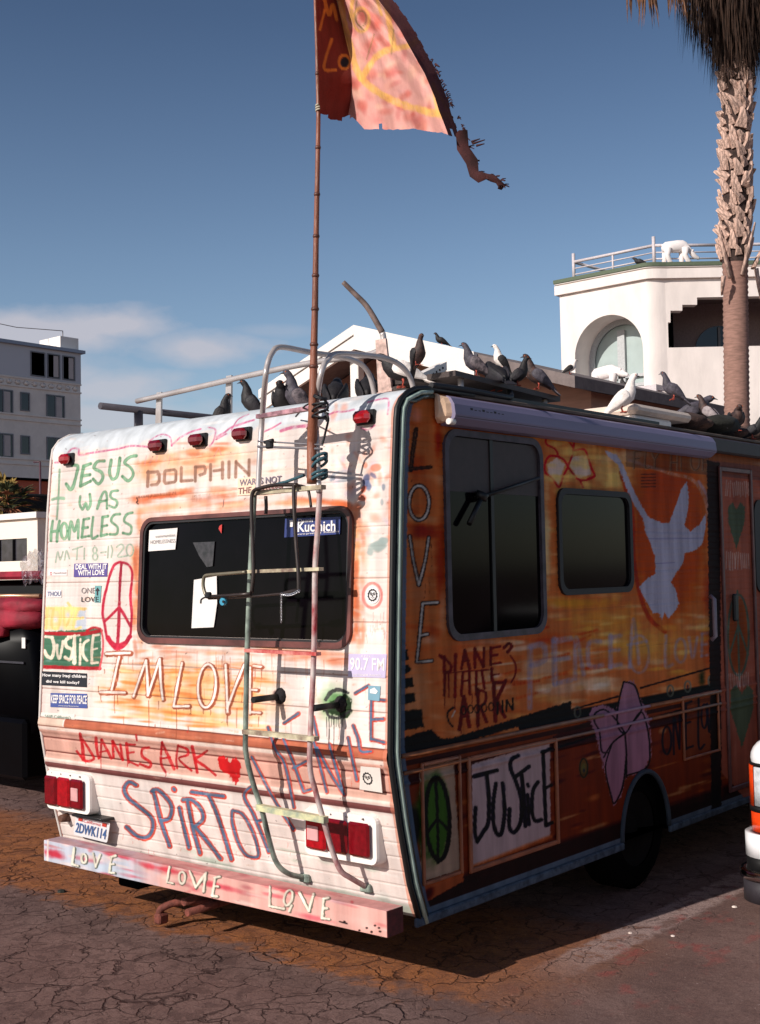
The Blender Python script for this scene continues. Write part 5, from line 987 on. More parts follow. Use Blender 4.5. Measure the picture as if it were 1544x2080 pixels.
# cab in front of the living box
cab = MB(); cab.loft([[(-WD+.25+(.1 if z > 1.2 else 0), LEN+.002, z) for z in (.35,)]*0+[(x, LEN+y, z) for x, z in ((-2.1, .35), (-.25, .35), (-.22, .95), (-.32, 1.75), (-2.02, 1.75), (-2.12, .95))] for y in (.01, .9)]+[[(x, LEN+2.0, z) for x, z in ((-2.05, .4), (-.3, .4), (-.3, .85), (-.36, .98), (-1.98, .98), (-2.04, .85))]], smooth=False); cab.build('cab', M_['offwhite'], camper)
cab = MB(); cab.prism([(0-.01, LEN, 1.75), (-.01, LEN+.9, 1.9), (-.01, LEN+.9, 2.2), (-.01, LEN, 2.52)], (-WD+.02, 0, 0)); cab.build('overcab_bunk', M_['offwhite'], camper)

# ---------- corner moulding and roof-edge trim
M_['trim'] = mat('dark_green_moulding', (40, 62, 56), .25, var=.6, scale=9, stretch=(6, 6, .6), col2=(16, 22, 20), coat=.4)
M_['trimlight'] = mat('worn_green_white_moulding', (172, 192, 180), .3, var=.35, scale=12, stretch=(5, 5, .5))
M_['blacktrim'] = mat('black_rubber_trim', (16, 16, 18), .5)
path = [np.array([.0, float(P(z)), z]) for z in (.27, .45, .7, .95, 1.0, 1.3, 1.7, 2.1, 2.38)]+[np.array([0, .045+.006*t+.20*(1-math.cos(t*math.pi/2)), 2.395+.135*math.sin(t*math.pi/2)]) for t in (.15, .35, .55, .75, 1.)]
rim = [p for p in path]+[np.array([.0, y, 2.532]) for y in (.5, 1.2, 2.4, LEN)]
mb = MB(); mb.tube([p+[.006, .0, 0] for p in path+[np.array([.0, .6, 2.532])]], .012, 8); mb.build('corner_moulding', M_['blacktrim'], camper)
mb = MB(); mb.box((-.02, .5, 2.517), (.012, LEN, 2.535), .004); mb.build('roof_edge_strip', mat('dusty_brown_edge', (112, 96, 84), .8, var=.4, scale=14, stretch=(4, .6, 4)), camper)
mb = MB(); mb.tube([p+[.016, .030, -.014 if i > 10 else 0] for i, p in enumerate(path)], .010, 8); mb.build('moulding_bead', M_['trimlight'], camper)
mb = MB(); mb.tube([p+[.006, .050, -.03 if i > 10 else 0] for i, p in enumerate(path)], .012, 8); mb.build('corner_moulding', M_['trim'], camper)
mb = MB(); mb.tube([np.array([-WD-.002, y-SK*WD, z]) for y, z in prof[::16]], .008, 6); mb.build('moulding_bead', M_['offwhite'], camper)
_sk = mat('blue_grey_skirt', (76, 88, 104), .7, var=.5, spec=.1)
for _y0, _y1 in ((.10, AY-AW+.005), (AY+AW-.005, LEN)): mb = MB(); mb.box((-.004, _y0, .262), (.018, _y1, .30), .006); mb.build('skirt_trim', _sk, camper)
_bm = mat('brown_belt_moulding', (138, 84, 54), .5, var=.4, scale=12); _mv = mat('mauve_painted_moulding', (156, 116, 138), .5, var=.2)
for z, r in ((.977, .011), (.905, .009)):
    f0, f1 = (SS(1222, 1440)[0], SS(1318, 1440)[0]) if z > .95 else (SS(1204, 1490)[0], SS(1322, 1480)[0])
    for y0, y1, mm in ((float(P(z))+.07, f0, _bm), (f0, f1, _mv), (f1, 3.05, _bm)): mb = MB(); mb.tube([(.006, y0, z), (.006, y1, z)], r*(.8 if mm is _mv else 1), 6); mb.build('belt_moulding', mm, camper)
# raised frames of the access doors
def door_frame(name, y0, y1, z0, z1, m_, w=.022):
    mb = MB()
    mb.box((.0, y0, z0), (.014, y0+w, z1), .004); mb.box((.0, y1-w, z0), (.014, y1, z1), .004); mb.box((.0, y0+w+.001, z0), (.013, y1-w-.001, z0+w), .004); mb.box((.0, y0+w+.001, z1-w), (.013, y1-w-.001, z1), .004)
    return mb.build(name, m_, camper)
M_['brnframe'] = mat('brown_painted_frame', (150, 82, 50), .5, var=.4, scale=10)
a, b = SS(955, 1560), SS(1122, 1700); door_frame('access_door', a[0]-.03, SS(1124, 1500)[0]+.02, SS(960, 1772)[1], SS(955, 1545)[1]+.02, M_['brnframe'])
door_frame('access_door', SS(852, 1560)[0], SS(934, 1600)[0], SS(858, 1800)[1], SS(852, 1550)[1], M_['brnframe'], .016)
door_frame('access_door', SS(1384, 1450)[0], SS(1458, 1450)[0], SS(1390, 1545)[1], SS(1384, 1415)[1], M_['brnframe'], .014)

# ---------- windows
M_['glassdk'] = mat('tinted_glass', (9, 6, 10), .1, var=.6, scale=2.5, spec=.09)
M_['rubber'] = mat('window_rubber', (24, 22, 26), .6)
M_['redframe'] = mat('red_brown_window_frame', (104, 58, 54), .45, var=.7, scale=5)
rw = rrect(wx_l, wx_r, wz_b, wz_t, .075); ri = rrect(wx_l+.016, wx_r-.016, wz_b+.020, wz_t-.014, .065); ro = rrect(wx_l-.006, wx_r+.006, wz_b-.006, wz_t+.006, .08)
mb = MB(); mb.prism([RS(x, z, .016) for x, z in ro], (0, .03, 0), [[RS(x, z, .016) for x, z in ri]])
rwin = mb.build('rear_window', M_['redframe'], camper)
ri2 = rrect(wx_l+.027, wx_r-.027, wz_b+.029, wz_t-.026, .055); ri3 = rrect(wx_l+.015, wx_r-.015, wz_b+.019, wz_t-.013, .065)
mb = MB(); mb.prism([RS(x, z, .010) for x, z in ri3], (0, .02, 0), [[RS(x, z, .010) for x, z in ri2]]); mb.build('gasket', M_['rubber'], rwin)
mb = MB(); mb.prism([RS(x, z, -.006) for x, z in ri3], (0, .006, 0)); mb.build('pane', M_['glassdk'], rwin)
M_['paper'] = mat('white_paper', (226, 220, 216), .8, var=.10, scale=9)
def patch(name, pts, m_, parent, off=.004, th=.0015, fn=rear):
    q = [fn(px, py, off) for px, py in pts]; mb = MB(); mb.prism(q, (0, th, 0)); return mb.build(name, m_, parent)
def rtext(parent, txt, p_ll, p_lr, h, m_, off=.004, bold=.0, name='lettering', shear=0.):
    a = rear(*p_ll, off); b = rear(*p_lr, off); w = float(np.linalg.norm(b-a)); ex = (b-a)/w; up = np.array([0, 0, 1.]); v, f = textmesh(txt, w, h, bold, shear)
    V = []
    for x, y, _ in v: 
        q = a+ex*x+up*y; V.append((q[0], float(P(q[2]))+SK*q[0]-off, q[2]))
    mb = MB(); mb.add(V, f); me = mb.mesh(name, fix=False); return link(name, me, m_, parent)
def hpx(p1, p2): return abs(float(rear(*p1)[2]-rear(*p2)[2]))
inkgrey = mat('grey_ink', (150, 142, 142), .8); inkdark = mat('dark_ink', (48, 44, 50), .7); inkwhite = mat('white_ink', (238, 232, 230), .7); inkblue = mat('blue_ink', (60, 76, 120), .7)
s = patch('paper_note', A((938, 990), (1158, 972), (1140, 1140), (930, 1155)), M_['paper'], rwin, .0)
rtext(s, 'HOMELESSNESS', A((945, 1098))[0], A((1140, 1085))[0], .018, inkgrey, .003); rtext(s, 'communities', A((985, 1050))[0], A((1140, 1038))[0], .014, inkgrey, .003)
s = patch('paper_note', [(394, 1178), (440, 1170), (441, 1225), (436, 1262), (434, 1274), (389, 1276)], M_['paper'], rwin, .0)
s['label'] = 'tall crinkled white sheet in the rear window'
s = patch('plastic_cup', [(392, 1102), (436, 1100), (432, 1150), (420, 1152), (404, 1128)], mat('clear_plastic_sheen', (60, 56, 60), .15, var=.6, scale=30), rwin, .0)
s = patch('red_tag', [(446, 1068), (451, 1065), (450, 1084), (444, 1074)], mat('red_tag', (190, 50, 46), .6), rwin, .0)
Kb = patch('campaign_sticker', B((512, 1300), (925, 1285), (920, 1415), (505, 1440)), mat('blue_sticker', (40, 56, 118), .5), rwin, .0); Kb['label'] = 'blue and white campaign sticker'
rtext(Kb, 'Kucinich', B((605, 1400))[0], B((888, 1392))[0], .046, inkwhite, .003, .02); rtext(Kb, 'Dennis', B((612, 1330))[0], B((720, 1325))[0], .016, inkwhite, .003)
rtext(Kb, 'www.president  President', B((600, 1426))[0], B((915, 1404))[0], .010, inkwhite, .003)
patch('lettering', B((545, 1312), (570, 1310), (568, 1360), (546, 1362)), inkwhite, Kb, .003)
def side_window(y0, y1, z0, z1, r, fr, name):
    o_ = rrect(y0, y1, z0, z1, r); i_ = rrect(y0+.03, y1-.03, z0+.03, z1-.03, r*.8)
    mb = MB(); mb.prism([(.013, y, z) for y, z in o_], (-.03, 0, 0), [[(.013, y, z) for y, z in i_]]); w = mb.build('side_window', fr, camper)
    i2 = rrect(y0+.028, y1-.028, z0+.028, z1-.028, r*.8); mb = MB(); mb.prism([(-.003, y, z) for y, z in i2], (-.006, 0, 0)); mb.build('pane', M_['glassdk'], w); return w
fr2 = mat('painted_window_gasket', (70, 62, 72), .6, var=.5, scale=14)
w1 = side_window(BY0, BY1, BZ0, BZ1, .09, fr2, 'a'); w2 = side_window(SY0, SY1, SZ0, SZ1, .07, M_['rubber'], 'b')
mb = MB(); ym = SS(1000, 1080)[0]; zm = SS(1040, 1185)[1]
mb.box((-.002, ym-.012, BZ0+.03), (.006, ym+.012, BZ1-.03)); mb.build('window_bar', mat('black_bar', (18, 16, 18), .5), w1)
# the panes' upper part hung with brownish curtain seen through the glass
mb = MB(); zc = SS(1040, 1005)[1]
mb.box((-.0025, BY0+.035, zc), (.0005, ym-.013, BZ1-.035)); mb.box((-.0025, ym+.013, zc), (.0005, BY1-.035, BZ1-.035)); mb.build('curtain', mat('brown_blind', (58, 46, 46), .6), w1)
mb = MB(); a = SS(968, 1010); b = SS(1082, 972); c = SS(940, 1065)
mb.tube([(.03, *a), (.035, *b)], .010, 6); mb.tube([(.03, *a), (.035, *c)], .013, 6); mb.tube([(.02, a[0], a[1]-.01), (.03, a[0]+.01, a[1]+.02)], .03, 8); mb.build('window_prop', M_['blacktrim'], w1)

# ---------- marker lights
M_['lens'] = mat('red_lens', (170, 14, 26), .12, var=.3, scale=40, spec=.7, coat=.6)
M_['lens2'] = mat('dark_red_lens', (120, 8, 20), .12, var=.3, scale=40, spec=.7, coat=.6)
for px, py, rb_ in ((141, 933, 0), (325, 906, 1), (407, 894, 1), (496, 882, 1), (744, 848, 0)):
    p = rear(px, py); w = .047; h = .026
    if px < 200: w = .04
    mb = MB(); mb.box((p[0]-w-.006, p[1]-.012, p[2]-h-.006), (p[0]+w+.006, p[1]+.01, p[2]+h+.006), .006); ml = mb.build('marker_light', M_['blacktrim'], camper)
    mb = MB(); mb.box((p[0]-w, p[1]-.052, p[2]-h), (p[0]+w, p[1]-.0125, p[2]+h), .016); mb.build('lens', M_['lens'] if not rb_ else M_['lens2'], ml)

# ---------- tail lights
M_['bezel'] = mat('white_bezel', (236, 228, 222), .5, var=.05)
M_['bulb'] = mat('pale_reverse_lens', (214, 160, 160), .2)
def tail(p_tl, p_br, flip, bx):
    a = rear(*p_tl); b = rear(*p_br); x0, x1, z1, z0 = a[0], b[0], a[2], b[2]
    y0 = min(RS(x0, z1)[1], RS(x1, z0)[1]); yb = RS(x1, z0)[1]+.03
    cxm = (x0+x1)/2; cz = (z0+z1)/2
    # box with a vertical face standing off the sloping wall
    e0, e1, et, eb = bx
    o_ = rrect(x0-e0, x1+e1, z0-eb, z1+et, .03, 4); yf = y0-.018
    m1 = MB(); m1.loft([[(x, yf+SK*(x-cxm)-.0, z) for x, z in o_], [(cxm+(x-cxm)*1.02, yf+.012+SK*(x-cxm), cz+(z-cz)*1.03) for x, z in o_], [(cxm+(x-cxm)*1.05, yb+SK*(x-cxm), cz+(z-cz)*1.06) for x, z in o_]], smooth=False)
    t = m1.build('tail_light', M_['bezel'], camper)
    n = 3; wch = (x1-x0)/n
    for k in range(n):
        m2 = MB(); xa = x0+wch*k+.002; m2.box((xa-.001, yf-.022+SK*(xa-cxm), z0), (xa+wch-.0025, yf-.002+SK*(xa-cxm), z1), .010); l = m2.build('lens', (M_['lens2'], M_['lens'], M_['lens2'])[(k+flip) % 3], t)
        if k == (2 if not flip else 0):
            m3 = MB(); xc = xa+wch*(.18 if not flip else .15); m3.box((xc, yf-.028+SK*(xa-cxm), z0+(z1-z0)*.28), (xc+wch*.55, yf-.0225+SK*(xa-cxm), z0+(z1-z0)*.72), .003); m3.build('reverse_lens', M_['bulb'], l)
    for k in range(4):
        m4 = MB(); xx = x0+(x1-x0)*(k+.5)/4; m4.tube([(xx, yf-.004, z1+et*.5), (xx, yf+.004, z1+et*.5)], .004, 6); m4.build('screw', M_['metalgrey'], t)
    return t
tail((103, 1572), (192, 1642), 0, (.004, .035, .026, .022)); tail((632, 1652), (774, 1738), 1, (.018, .022, .028, .030))

# ---------- licence plate and its bracket
pp = [rear(*q_, .045) for q_ in Cc((325, 1180), (606, 1245), (580, 1425), (300, 1370))]
pc = sum(pp)/4; ex = _n(pp[1]-pp[0]); ez = _n(pp[0]-pp[3]); pw = .27; ph = .128; ny = _n(np.cross(ex, ez))
def PL(u, v, o=0.): return pc+ex*u+ez*v+ny*(-o if ny[1] > 0 else o)
mb = MB(); mb.prism([PL(u, v) for u, v in rrect(-pw/2, pw/2, -ph/2, ph/2, .012, 3)], (0, .003, 0)); lpz = mb.build('license_plate', mat('plate_white', (226, 224, 226), .5, var=.05), camper)
v, f = textmesh('2DWK114', pw*.90, ph*.52, .02); mb = MB(); mb.add([PL(x-pw*.45, y-ph*.34, .003) for x, y, _ in v], f); link('lettering', mb.mesh('lettering', False), mat('plate_blue', (66, 100, 150), .5), lpz)
v, f = textmesh('California', pw*.5, ph*.16, .0, .3); mb = MB(); mb.add([PL(x-pw*.25, y+ph*.26, .003) for x, y, _ in v], f); link('lettering', mb.mesh('lettering', False), mat('plate_red', (200, 50, 46), .5), lpz)
for u in (-.4, .3):
    mb = MB(); mb.prism([PL(pw*u, ph*.28, .002), PL(pw*(u+.12), ph*.28, .002), PL(pw*(u+.12), ph*.46, .002), PL(pw*u, ph*.46, .002)], (0, -.0015, 0)); mb.build('tab_sticker', mat('red_tab', (196, 60, 44), .6), lpz)
mb = MB(); q = rear(138, 1660); mb.tube([q+[0, .01, 0], q+[0, -.05, 0]], [.026, .018], 10); mb.build('plate_lamp', mat('brown_socket', (96, 62, 48), .6), camper)
mb = MB(); q = PL(0, ph/2); mb.box((q[0]-.14, q[1]-.03, q[2]+.004), (q[0]+.12, q[1]+.06, q[2]+.018), .004); mb.build('plate_bracket', M_['blacktrim'], camper)

# ---------- bumper beam
def bump(px, py, yb=-.10):
    y = yb
    for _ in range(8): p = on(px, py, 1, y); y = yb+SK*p[0]
    return p
bt0, bt1, bb0, bb1 = bump(90, 1706), bump(785, 1851), bump(92, 1752), bump(785, 1900)
bx0, bx1 = bt0[0], bt1[0]; bzt = (bt0[2]+bt1[2])/2; bzb = (bb0[2]+bb1[2])/2
pr = [(.10, 0)]+[(.10*(1-t), 0) for t in np.linspace(0, 1, 30)[1:]]+[(0, -t) for t in np.linspace(0, bzt-bzb, 40)[1:]]+[(.02, -(bzt-bzb))]
gx = np.linspace(bx0, bx1, 640); pr = np.array(pr); Px = np.repeat(gx[None, :], len(pr), 0); Py = -.10+SK*Px+pr[:, 0][:, None]; sl_ = (bt1[2]-bt0[2])/(bx1-bx0)
Pz = bzt+pr[:, 1][:, None]+0*Px
Pz = Pz+((bt0[2]-bzt)+(Px-bx0)*sl_)
BPt = np.stack([Px, Py, Pz], -1); cb = Canvas(BPt, Px, Pz, (226, 170, 160))
m = (cb.u < 330); cb.blend(m, np.clip((330-cb.u[m])/60+cb.n2[m], 0, 1)*.9, (186, 196, 212))
for i in range(200): cb.spray(rs.uniform(90, 800), rs.uniform(1705, 1900), rs.uniform(6, 44), rs.uniform(2, 7), rs.choice([(204, 70, 84), (232, 196, 186), (214, 110, 110), (244, 222, 210), (196, 160, 170), (238, 206, 196), (176, 90, 96)]), .6, 13)
for x, y, rx, ry, c in ((110, 1735, 34, 12, (190, 40, 60)), (240, 1738, 40, 6, (200, 70, 86)), (330, 1765, 60, 7, (200, 60, 74)), (440, 1800, 60, 8, (200, 66, 80)), (590, 1810, 70, 8, (204, 70, 80)), (640, 1865, 50, 8, (210, 100, 110)), (220, 1765, 60, 10, (184, 196, 212)), (560, 1870, 60, 8, (236, 206, 196)), (720, 1870, 60, 16, (232, 180, 170)), (715, 1832, 5, 4, (210, 40, 50))): cb.spray(x, y, rx, ry, c, .9, 13, noise=.9)
m = cb.v < 0
cb.blend(np.broadcast_to((np.arange(len(pr)) < 30)[:, None], Px.shape), np.full(Px[:30].size, .45), (190, 120, 120))
BF = crop(60, 1320, 3.586)
def blove(sts, w=4.4):
    for s_ in sts: cb.stroke([(a+1.8, b+1) for a, b in s_], w+2.4, (66, 74, 62), .8, jit=.7)
    for s_ in sts: cb.stroke(s_, w, (240, 230, 212), .97, jit=.55)
blove([BF((325, 1445), (310, 1560)), BF((310, 1562), (350, 1572)), ell(*BF((395, 1520))[0], 5, 9, n=14), BF((462, 1480), (480, 1580)), BF((480, 1580), (515, 1490)), BF((625, 1500), (585, 1510)), BF((595, 1510), (580, 1620)), BF((585, 1560), (612, 1560)), BF((580, 1622), (615, 1625))])
blove([BF((1018, 1580), (1000, 1690)), BF((1000, 1692), (1045, 1700)), ell(*BF((1110, 1660))[0], 6.5, 12, n=14), BF((1165, 1610), (1210, 1730)), BF((1210, 1730), (1285, 1625)), BF((1285, 1625), (1265, 1760)), BF((1385, 1650), (1345, 1660)), BF((1352, 1660), (1330, 1790)), BF((1345, 1722), (1372, 1722)), BF((1330, 1790), (1365, 1795))])
blove([D((312, 1735), (310, 1850)), D((310, 1850), (395, 1865)), ell(*D((420, 1800))[0], 8, 16, n=16, tilt=15), D((440, 1845), (425, 1880)), D((485, 1770), (540, 1880)), D((540, 1880), (568, 1780)), D((655, 1800), (628, 1806)), D((628, 1806), (618, 1920)), D((622, 1862), (650, 1862)), D((618, 1920), (662, 1926))])
for x, y in ((730, 1890), (745, 1885), (755, 1893), (770, 1885), (772, 1892), (762, 1880), (700, 1872)): cb.spray(x, y, 3, 2.4, (30, 14, 14), .9, hard=3)
cb.stroke([(690, 1872), (705, 1876)], 3, (24, 16, 20)); cb.stroke(BF((135, 1385), (130, 1545)), 3.4, (236, 214, 206))
bo = gridmesh('bumper', BPt, cb.c, None, M_pa, camper)
for nm, x, m_ in (('bumper_end', bx0, M_['offwhite']), ('bumper_end', bx1, mat('dark_red_bumper_end', (92, 26, 30), .7, var=.5, scale=30))):
    mb = MB(); y = -.10+SK*x; z1_ = (bt0 if x == bx0 else bt1)[2]; z0_ = z1_-(bzt-bzb); mb.prism([(x, y+.001, z0_+.001), (x, y+.10, z0_+.001), (x, y+.10, z1_-.001), (x, y+.001, z1_-.001)], (-.004 if x == bx0 else .004, 0, 0)); mb.build(nm, m_, bo)
M_['rust'] = mat('rusty_iron', (120, 62, 50), .85, var=.5, scale=30, bump=.5)
q0 = on(362, 1846, 1, .15); mb = MB(); mb.tube(smooth_pts([(q0[0]+.17, .25, q0[2]+.03), (q0[0]+.06, .12, q0[2]+.05), (q0[0]-.01, .05, q0[2]+.02), (q0[0]-.02, .05, q0[2]-.035)], 5), .018, 8); mb.box((q0[0]-.035, .02, q0[2]-.05), (q0[0]+.015, .08, q0[2]-.0), .008); q1 = on(428, 1840, 1, .15); mb.tube([(q1[0], .0, q1[2]), (q1[0], .4, q1[2])], .018, 10); mb.tube([(q0[0]+.10, .1, q0[2]+.06), (q0[0]+.10, .5, q0[2]+.06)], .02, 8); mb.build('tow_hitch', M_['rust'], camper)
mb = MB(); q = on(270, 1790, 1, .1); mb.box((q[0]-.06, .05, q[2]-.02), (q[0]+.1, .3, q[2]+.06), .01); mb.build('spring_hanger', M_['dark'], camper)

# ---------- ladder, with rails curling over the roof
M_['rail2'] = mat('white_red_smeared_rail', (198, 190, 186), .4, var=.2, scale=7, stretch=(2, 2, 1), col2=(150, 40, 52))
M_['rail3'] = mat('grey_green_smeared_rail', (150, 164, 152), .4, var=.3, scale=7, stretch=(2, 2, 1), col2=(52, 60, 58))
M_['alu'] = mat('aluminium_tube', (196, 188, 186), .32, metal=.35, var=.15, scale=8)
M_['rung'] = mat('cream_rung', (196, 188, 158), .5, var=.4, scale=12, col2=(120, 98, 86))
OFF = .17
def LP(px, py, off=OFF): return rear(px, py, off)
rr_low = [LP(650, 990, .19), LP(645, 1080, .19), LP(640, 1160, .185), LP(638, 1320, .17), LP(631, 1480, .165), LP(630, 1560, .16), LP(642, 1610, .15), LP(657, 1665, .14), LP(676, 1730, .13), LP(692, 1768, .12), LP(712, 1783, .085), rear(746, 1803, .0)]
rl_low = [LP(517, 1000, .19), LP(513, 1080, .19), LP(507, 1200, .18), LP(502, 1330, .17), LP(499, 1480, .165), LP(500, 1530, .16), LP(514, 1590, .15), LP(532, 1645, .14), LP(548, 1710, .13), LP(562, 1752, .12), LP(585, 1774, .085), rear(622, 1783, .0)]
mb = MB(); mb.tube(smooth_pts(rr_low, 5), .0118, 10); lad = mb.build('ladder', M_['rail2'], camper); lad['label'] = 'painted rear ladder tied with rope'
mb = MB(); mb.tube(smooth_pts(rl_low, 5), .0118, 10); mb.build('rail', M_['rail3'], lad)
ur = [LP(648, 1000, .20), LP(644, 900, .2), LP(642, 840, .20), on(650, 770, 1, -.20), on(658, 742, 1, -.18)]
h1 = on(684, 718, 1, -.10); h2 = h1+[0, .18, .012]; h3 = h1+[.0, .42, .0]
ur2 = [on(643, 830, 1, -.21), on(647, 790, 1, -.20), on(654, 755, 1, -.19), on(664, 734, 1, -.15), on(682, 719, 1, -.08)]
hz = ur2[-1]
mb = MB(); mb.tube(smooth_pts(ur+ur2[3:]+[np.array([hz[0]-.01, .10, hz[2]+.02]), np.array([hz[0]-.01, .30, hz[2]+.02]), np.array([hz[0]-.01, .42, hz[2]-.03]), np.array([hz[0]-.01, .47, 2.53])], 5), .0125, 10); mb.build('rail', M_['alu'], lad)
ul = [LP(524, 1005, .20), LP(528, 920, .2), LP(533, 845, .20), on(539, 770, 1, -.26), on(543, 742, 1, -.25), on(552, 718, 1, -.22), on(570, 705, 1, -.16)]
hl = ul[-1]
mb = MB(); mb.tube(smooth_pts(ul+[np.array([hl[0], .02, hl[2]+.0]), np.array([hl[0], .30, hl[2]]), np.array([hl[0], .42, hl[2]-.05]), np.array([hl[0], .47, 2.53])], 5), .0125, 10); mb.build('rail', M_['alu'], lad)
def rung(a, b, off, m_, h=.022, d=.030, ext=.02):
    h *= .72
    p = LP(*a, off); q = LP(*b, off); u = _n(q-p); p = p-u*ext*.5; q = q+u*ext; mb = MB()
    mb.prism([p+[0, -d/2, -h/2], q+[0, -d/2, -h/2], q+[0, -d/2, h/2], p+[0, -d/2, h/2]], (0, d, 0)); mb.build('rung', m_, lad)
pinkr = mat('pink_rung', (190, 140, 150), .5, var=.3, col2=(110, 74, 84))
rung((528, 846), (650, 826), .20, pinkr, .026); rung((516, 1002), (650, 990), .20, M_['rung'], .026); rung((510, 1161), (645, 1156), .195, M_['rung'], .02); rung((504, 1321), (640, 1328), .18, mat('red_smeared_rung', (206, 140, 130), .5, var=.3, col2=(180, 60, 60)), .02); rung((500, 1486), (636, 1500), .175, M_['rung'], .026); rung((528, 1640), (655, 1664), .155, mat('yellow_green_rung', (206, 200, 156), .5, var=.3, col2=(150, 160, 140)), .036)
for a, w_, off in (((519, 1421), (574, 1425), .15), ((642, 1438), (694, 1442), .15)):
    p = LP(*a, off); mb = MB(); mb.tube([p+[.0, -.015, 0], p+[0, off+.01, 0]], .014, 8); mb.build('standoff', M_['blacktrim'], lad)
    mb = MB(); e = p+[0, off-.02, 0]; mb.tube([e, e+[0, .03, 0]], [.02, .045], 9); mb.build('mounting_foot', mat('black_caulk', (30, 24, 26), .9, bump=1., bscale=50), lad)
for a in (rl_low[-1], rr_low[-1]):
    mb = MB(); mb.box(a-[.03, .02, .018], a+[.03, .015, .018], .006); mb.build('mounting_foot', M_['rail3'], lad)

# ---------- roof rack
rk = MB(); RY = .62
bar = [on(278, 815, 1, RY), on(400, 787, 1, RY), on(500, 764, 1, RY), on(600, 743, 1, RY), on(690, 728, 1, RY), on(742, 722, 1, RY), on(768, 713, 1, RY), on(778, 700, 1, RY), on(778, 680, 1, RY), on(768, 660, 1, RY-.02), on(745, 622, 1, RY-.06), on(720, 596, 1, RY-.1), on(697, 573, 1, RY-.14)]
rk.tube(smooth_pts(bar, 4)[:34], .0155, 10); rack = rk.build('roof_rack', M_['alu'], camper)
mb = MB(); _b = smooth_pts(bar, 4)[33:]; mb.tube(_b, [.0155-.004*i/len(_b) for i in range(len(_b))], 10); mb.build('bent_rail_end', mat('grey_brown_bent_rail', (118, 100, 94), .6, var=.5, scale=18), rack)  # bent end in a darker grey-brown than the rest of the bar
def flatpost(px, pyt, pyb, y=RY, w=.026, m_=M_['alu']):
    a = on(px, pyt, 1, y); b = on(px-3, pyb, 1, y); mb = MB(); mb.prism([(b[0]-w, y+.02, 2.53), (b[0]+w, y+.02, 2.53), (a[0]+w*.8, y+.02, a[2]), (a[0]-w*.8, y+.02, a[2])], (0, .012, 0)); mb.build('post', m_, rack)
flatpost(317, 796, 850); flatpost(459, 762, 835); 
mb = MB(); a = on(779, 690, 1, .62); mb.prism([(a[0]-.02, .6, 2.53), (a[0]+.07, .6, 2.53), (a[0]+.03, .6, a[2]), (a[0]-.035, .6, a[2])], (0, .012, 0)); mb.box((a[0]-.01, .55, 2.52), (a[0]+.09, .66, 2.60), .01); mb.build('post', mat('rusty_white_bracket', (200, 170, 160), .7, var=.5, scale=25), rack)
# dark T-shaped pipe on the roof's left
xl = on(218, 826, 1, .35)[0]; a = on(218, 826, 1, .35); mb = MB(); z = a[2]; mb.tube([(xl, .30, z), (xl+.02, 2.2, z)], .020, 8); mb.tube([(xl, .57, z-.005), (xl, .57, 2.52)], .026, 8); mb.build('roof_pipe', mat('dark_pipe', (74, 70, 78), .5), rack)

# ---------- awning on the side
M_['awn'] = mat('lilac_grey_awning_case', (126, 118, 146), .5, var=.12, scale=3, stretch=(1, .3, 3))
y0a = SS(885, 820)[0]; y1a = SS(1428, 880)[0]; zt_a = 2.505; zb_a = 2.375
secA = [(0, zb_a), (.045, zb_a+.005), (.078, zb_a+.03), (.082, zb_a+.045), (.076, zb_a+.09), (.058, zt_a-.012), (.035, zt_a), (0, zt_a)]
mb = MB(); mb.loft([[(x+.003, y, z) for x, z in secA] for y in (y0a+.03, y1a)], smooth=False); awn = mb.build('awning_case', M_['awn'], camper)
mb = MB(); sc_ = [(x*.80+.003, (z-2.43)*.92+2.435) for x, z in secA]; mb.loft([[(x*.30+.01, y0a-.02, (z-2.43)*.9+2.445) for x, z in sc_], [(x*.8, y0a+.005, z) for x, z in sc_], [(x, y0a+.035, z) for x, z in sc_]], smooth=False); mb.build('end_cap', mat('cream_end_cap', (226, 190, 160), .5, var=.15, scale=20), awn)
mb = MB(); mb.tube([(.075, y0a-.01, zb_a+.01), (.075, y0a+.03, zb_a+.01)], .014, 8); mb.build('end_knob', M_['bezel'], awn)
mb = MB(); mb.box((.004, y1a, zt_a-.09), (.05, LEN-.2, zt_a), .01); mb.build('rain_gutter', mat('dark_gutter', (52, 44, 46), .6), camper)
for z in (zb_a+.035, zt_a-.045): mb = MB(); mb.box((.070, y0a+.04, z), (.0835 if z < 2.43 else .0755, y1a-.01, z+.003)); mb.build('case_groove', mat('dark_groove', (70, 62, 74), .6), awn)
for i in range(9):
    mb = MB(); yy_ = SS(926, 834)[0]+i*.030; mb.box((.074, yy_, 2.432), (.0815, yy_+.018, 2.456-(.006 if i % 3 else 0))); o = mb.build('lettering', inkdark, awn)

# ---------- side door
mb = MB(); dy0 = SS(1466, 1200)[0]; dy1 = SS(1530, 1200)[0]
dfr = door_frame('entry_door', dy0, dy1+.02, .36, SS(1470, 955)[1]+.02, mat('dark_red_door_frame', (96, 52, 50), .5, var=.4, scale=14), .03)
mb = MB(); yh = SS(1438, 1270)[0]; zh = SS(1440, 1210)[1]; mb.tube([(.02, yh, zh), (.045, yh, zh-.02), (.045, yh, zh-.24), (.02, yh, zh-.26)], .014, 8); mb.build('grab_handle', mat('lilac_handle', (120, 112, 126), .4), camper)
mb = MB(); yh = SS(1484, 1232)[0]; mb.box((.016, yh-.02, SS(1484, 1262)[1]), (.04, yh+.03, SS(1484, 1206)[1]), .008); mb.build('door_latch', M_['blacktrim'], dfr)
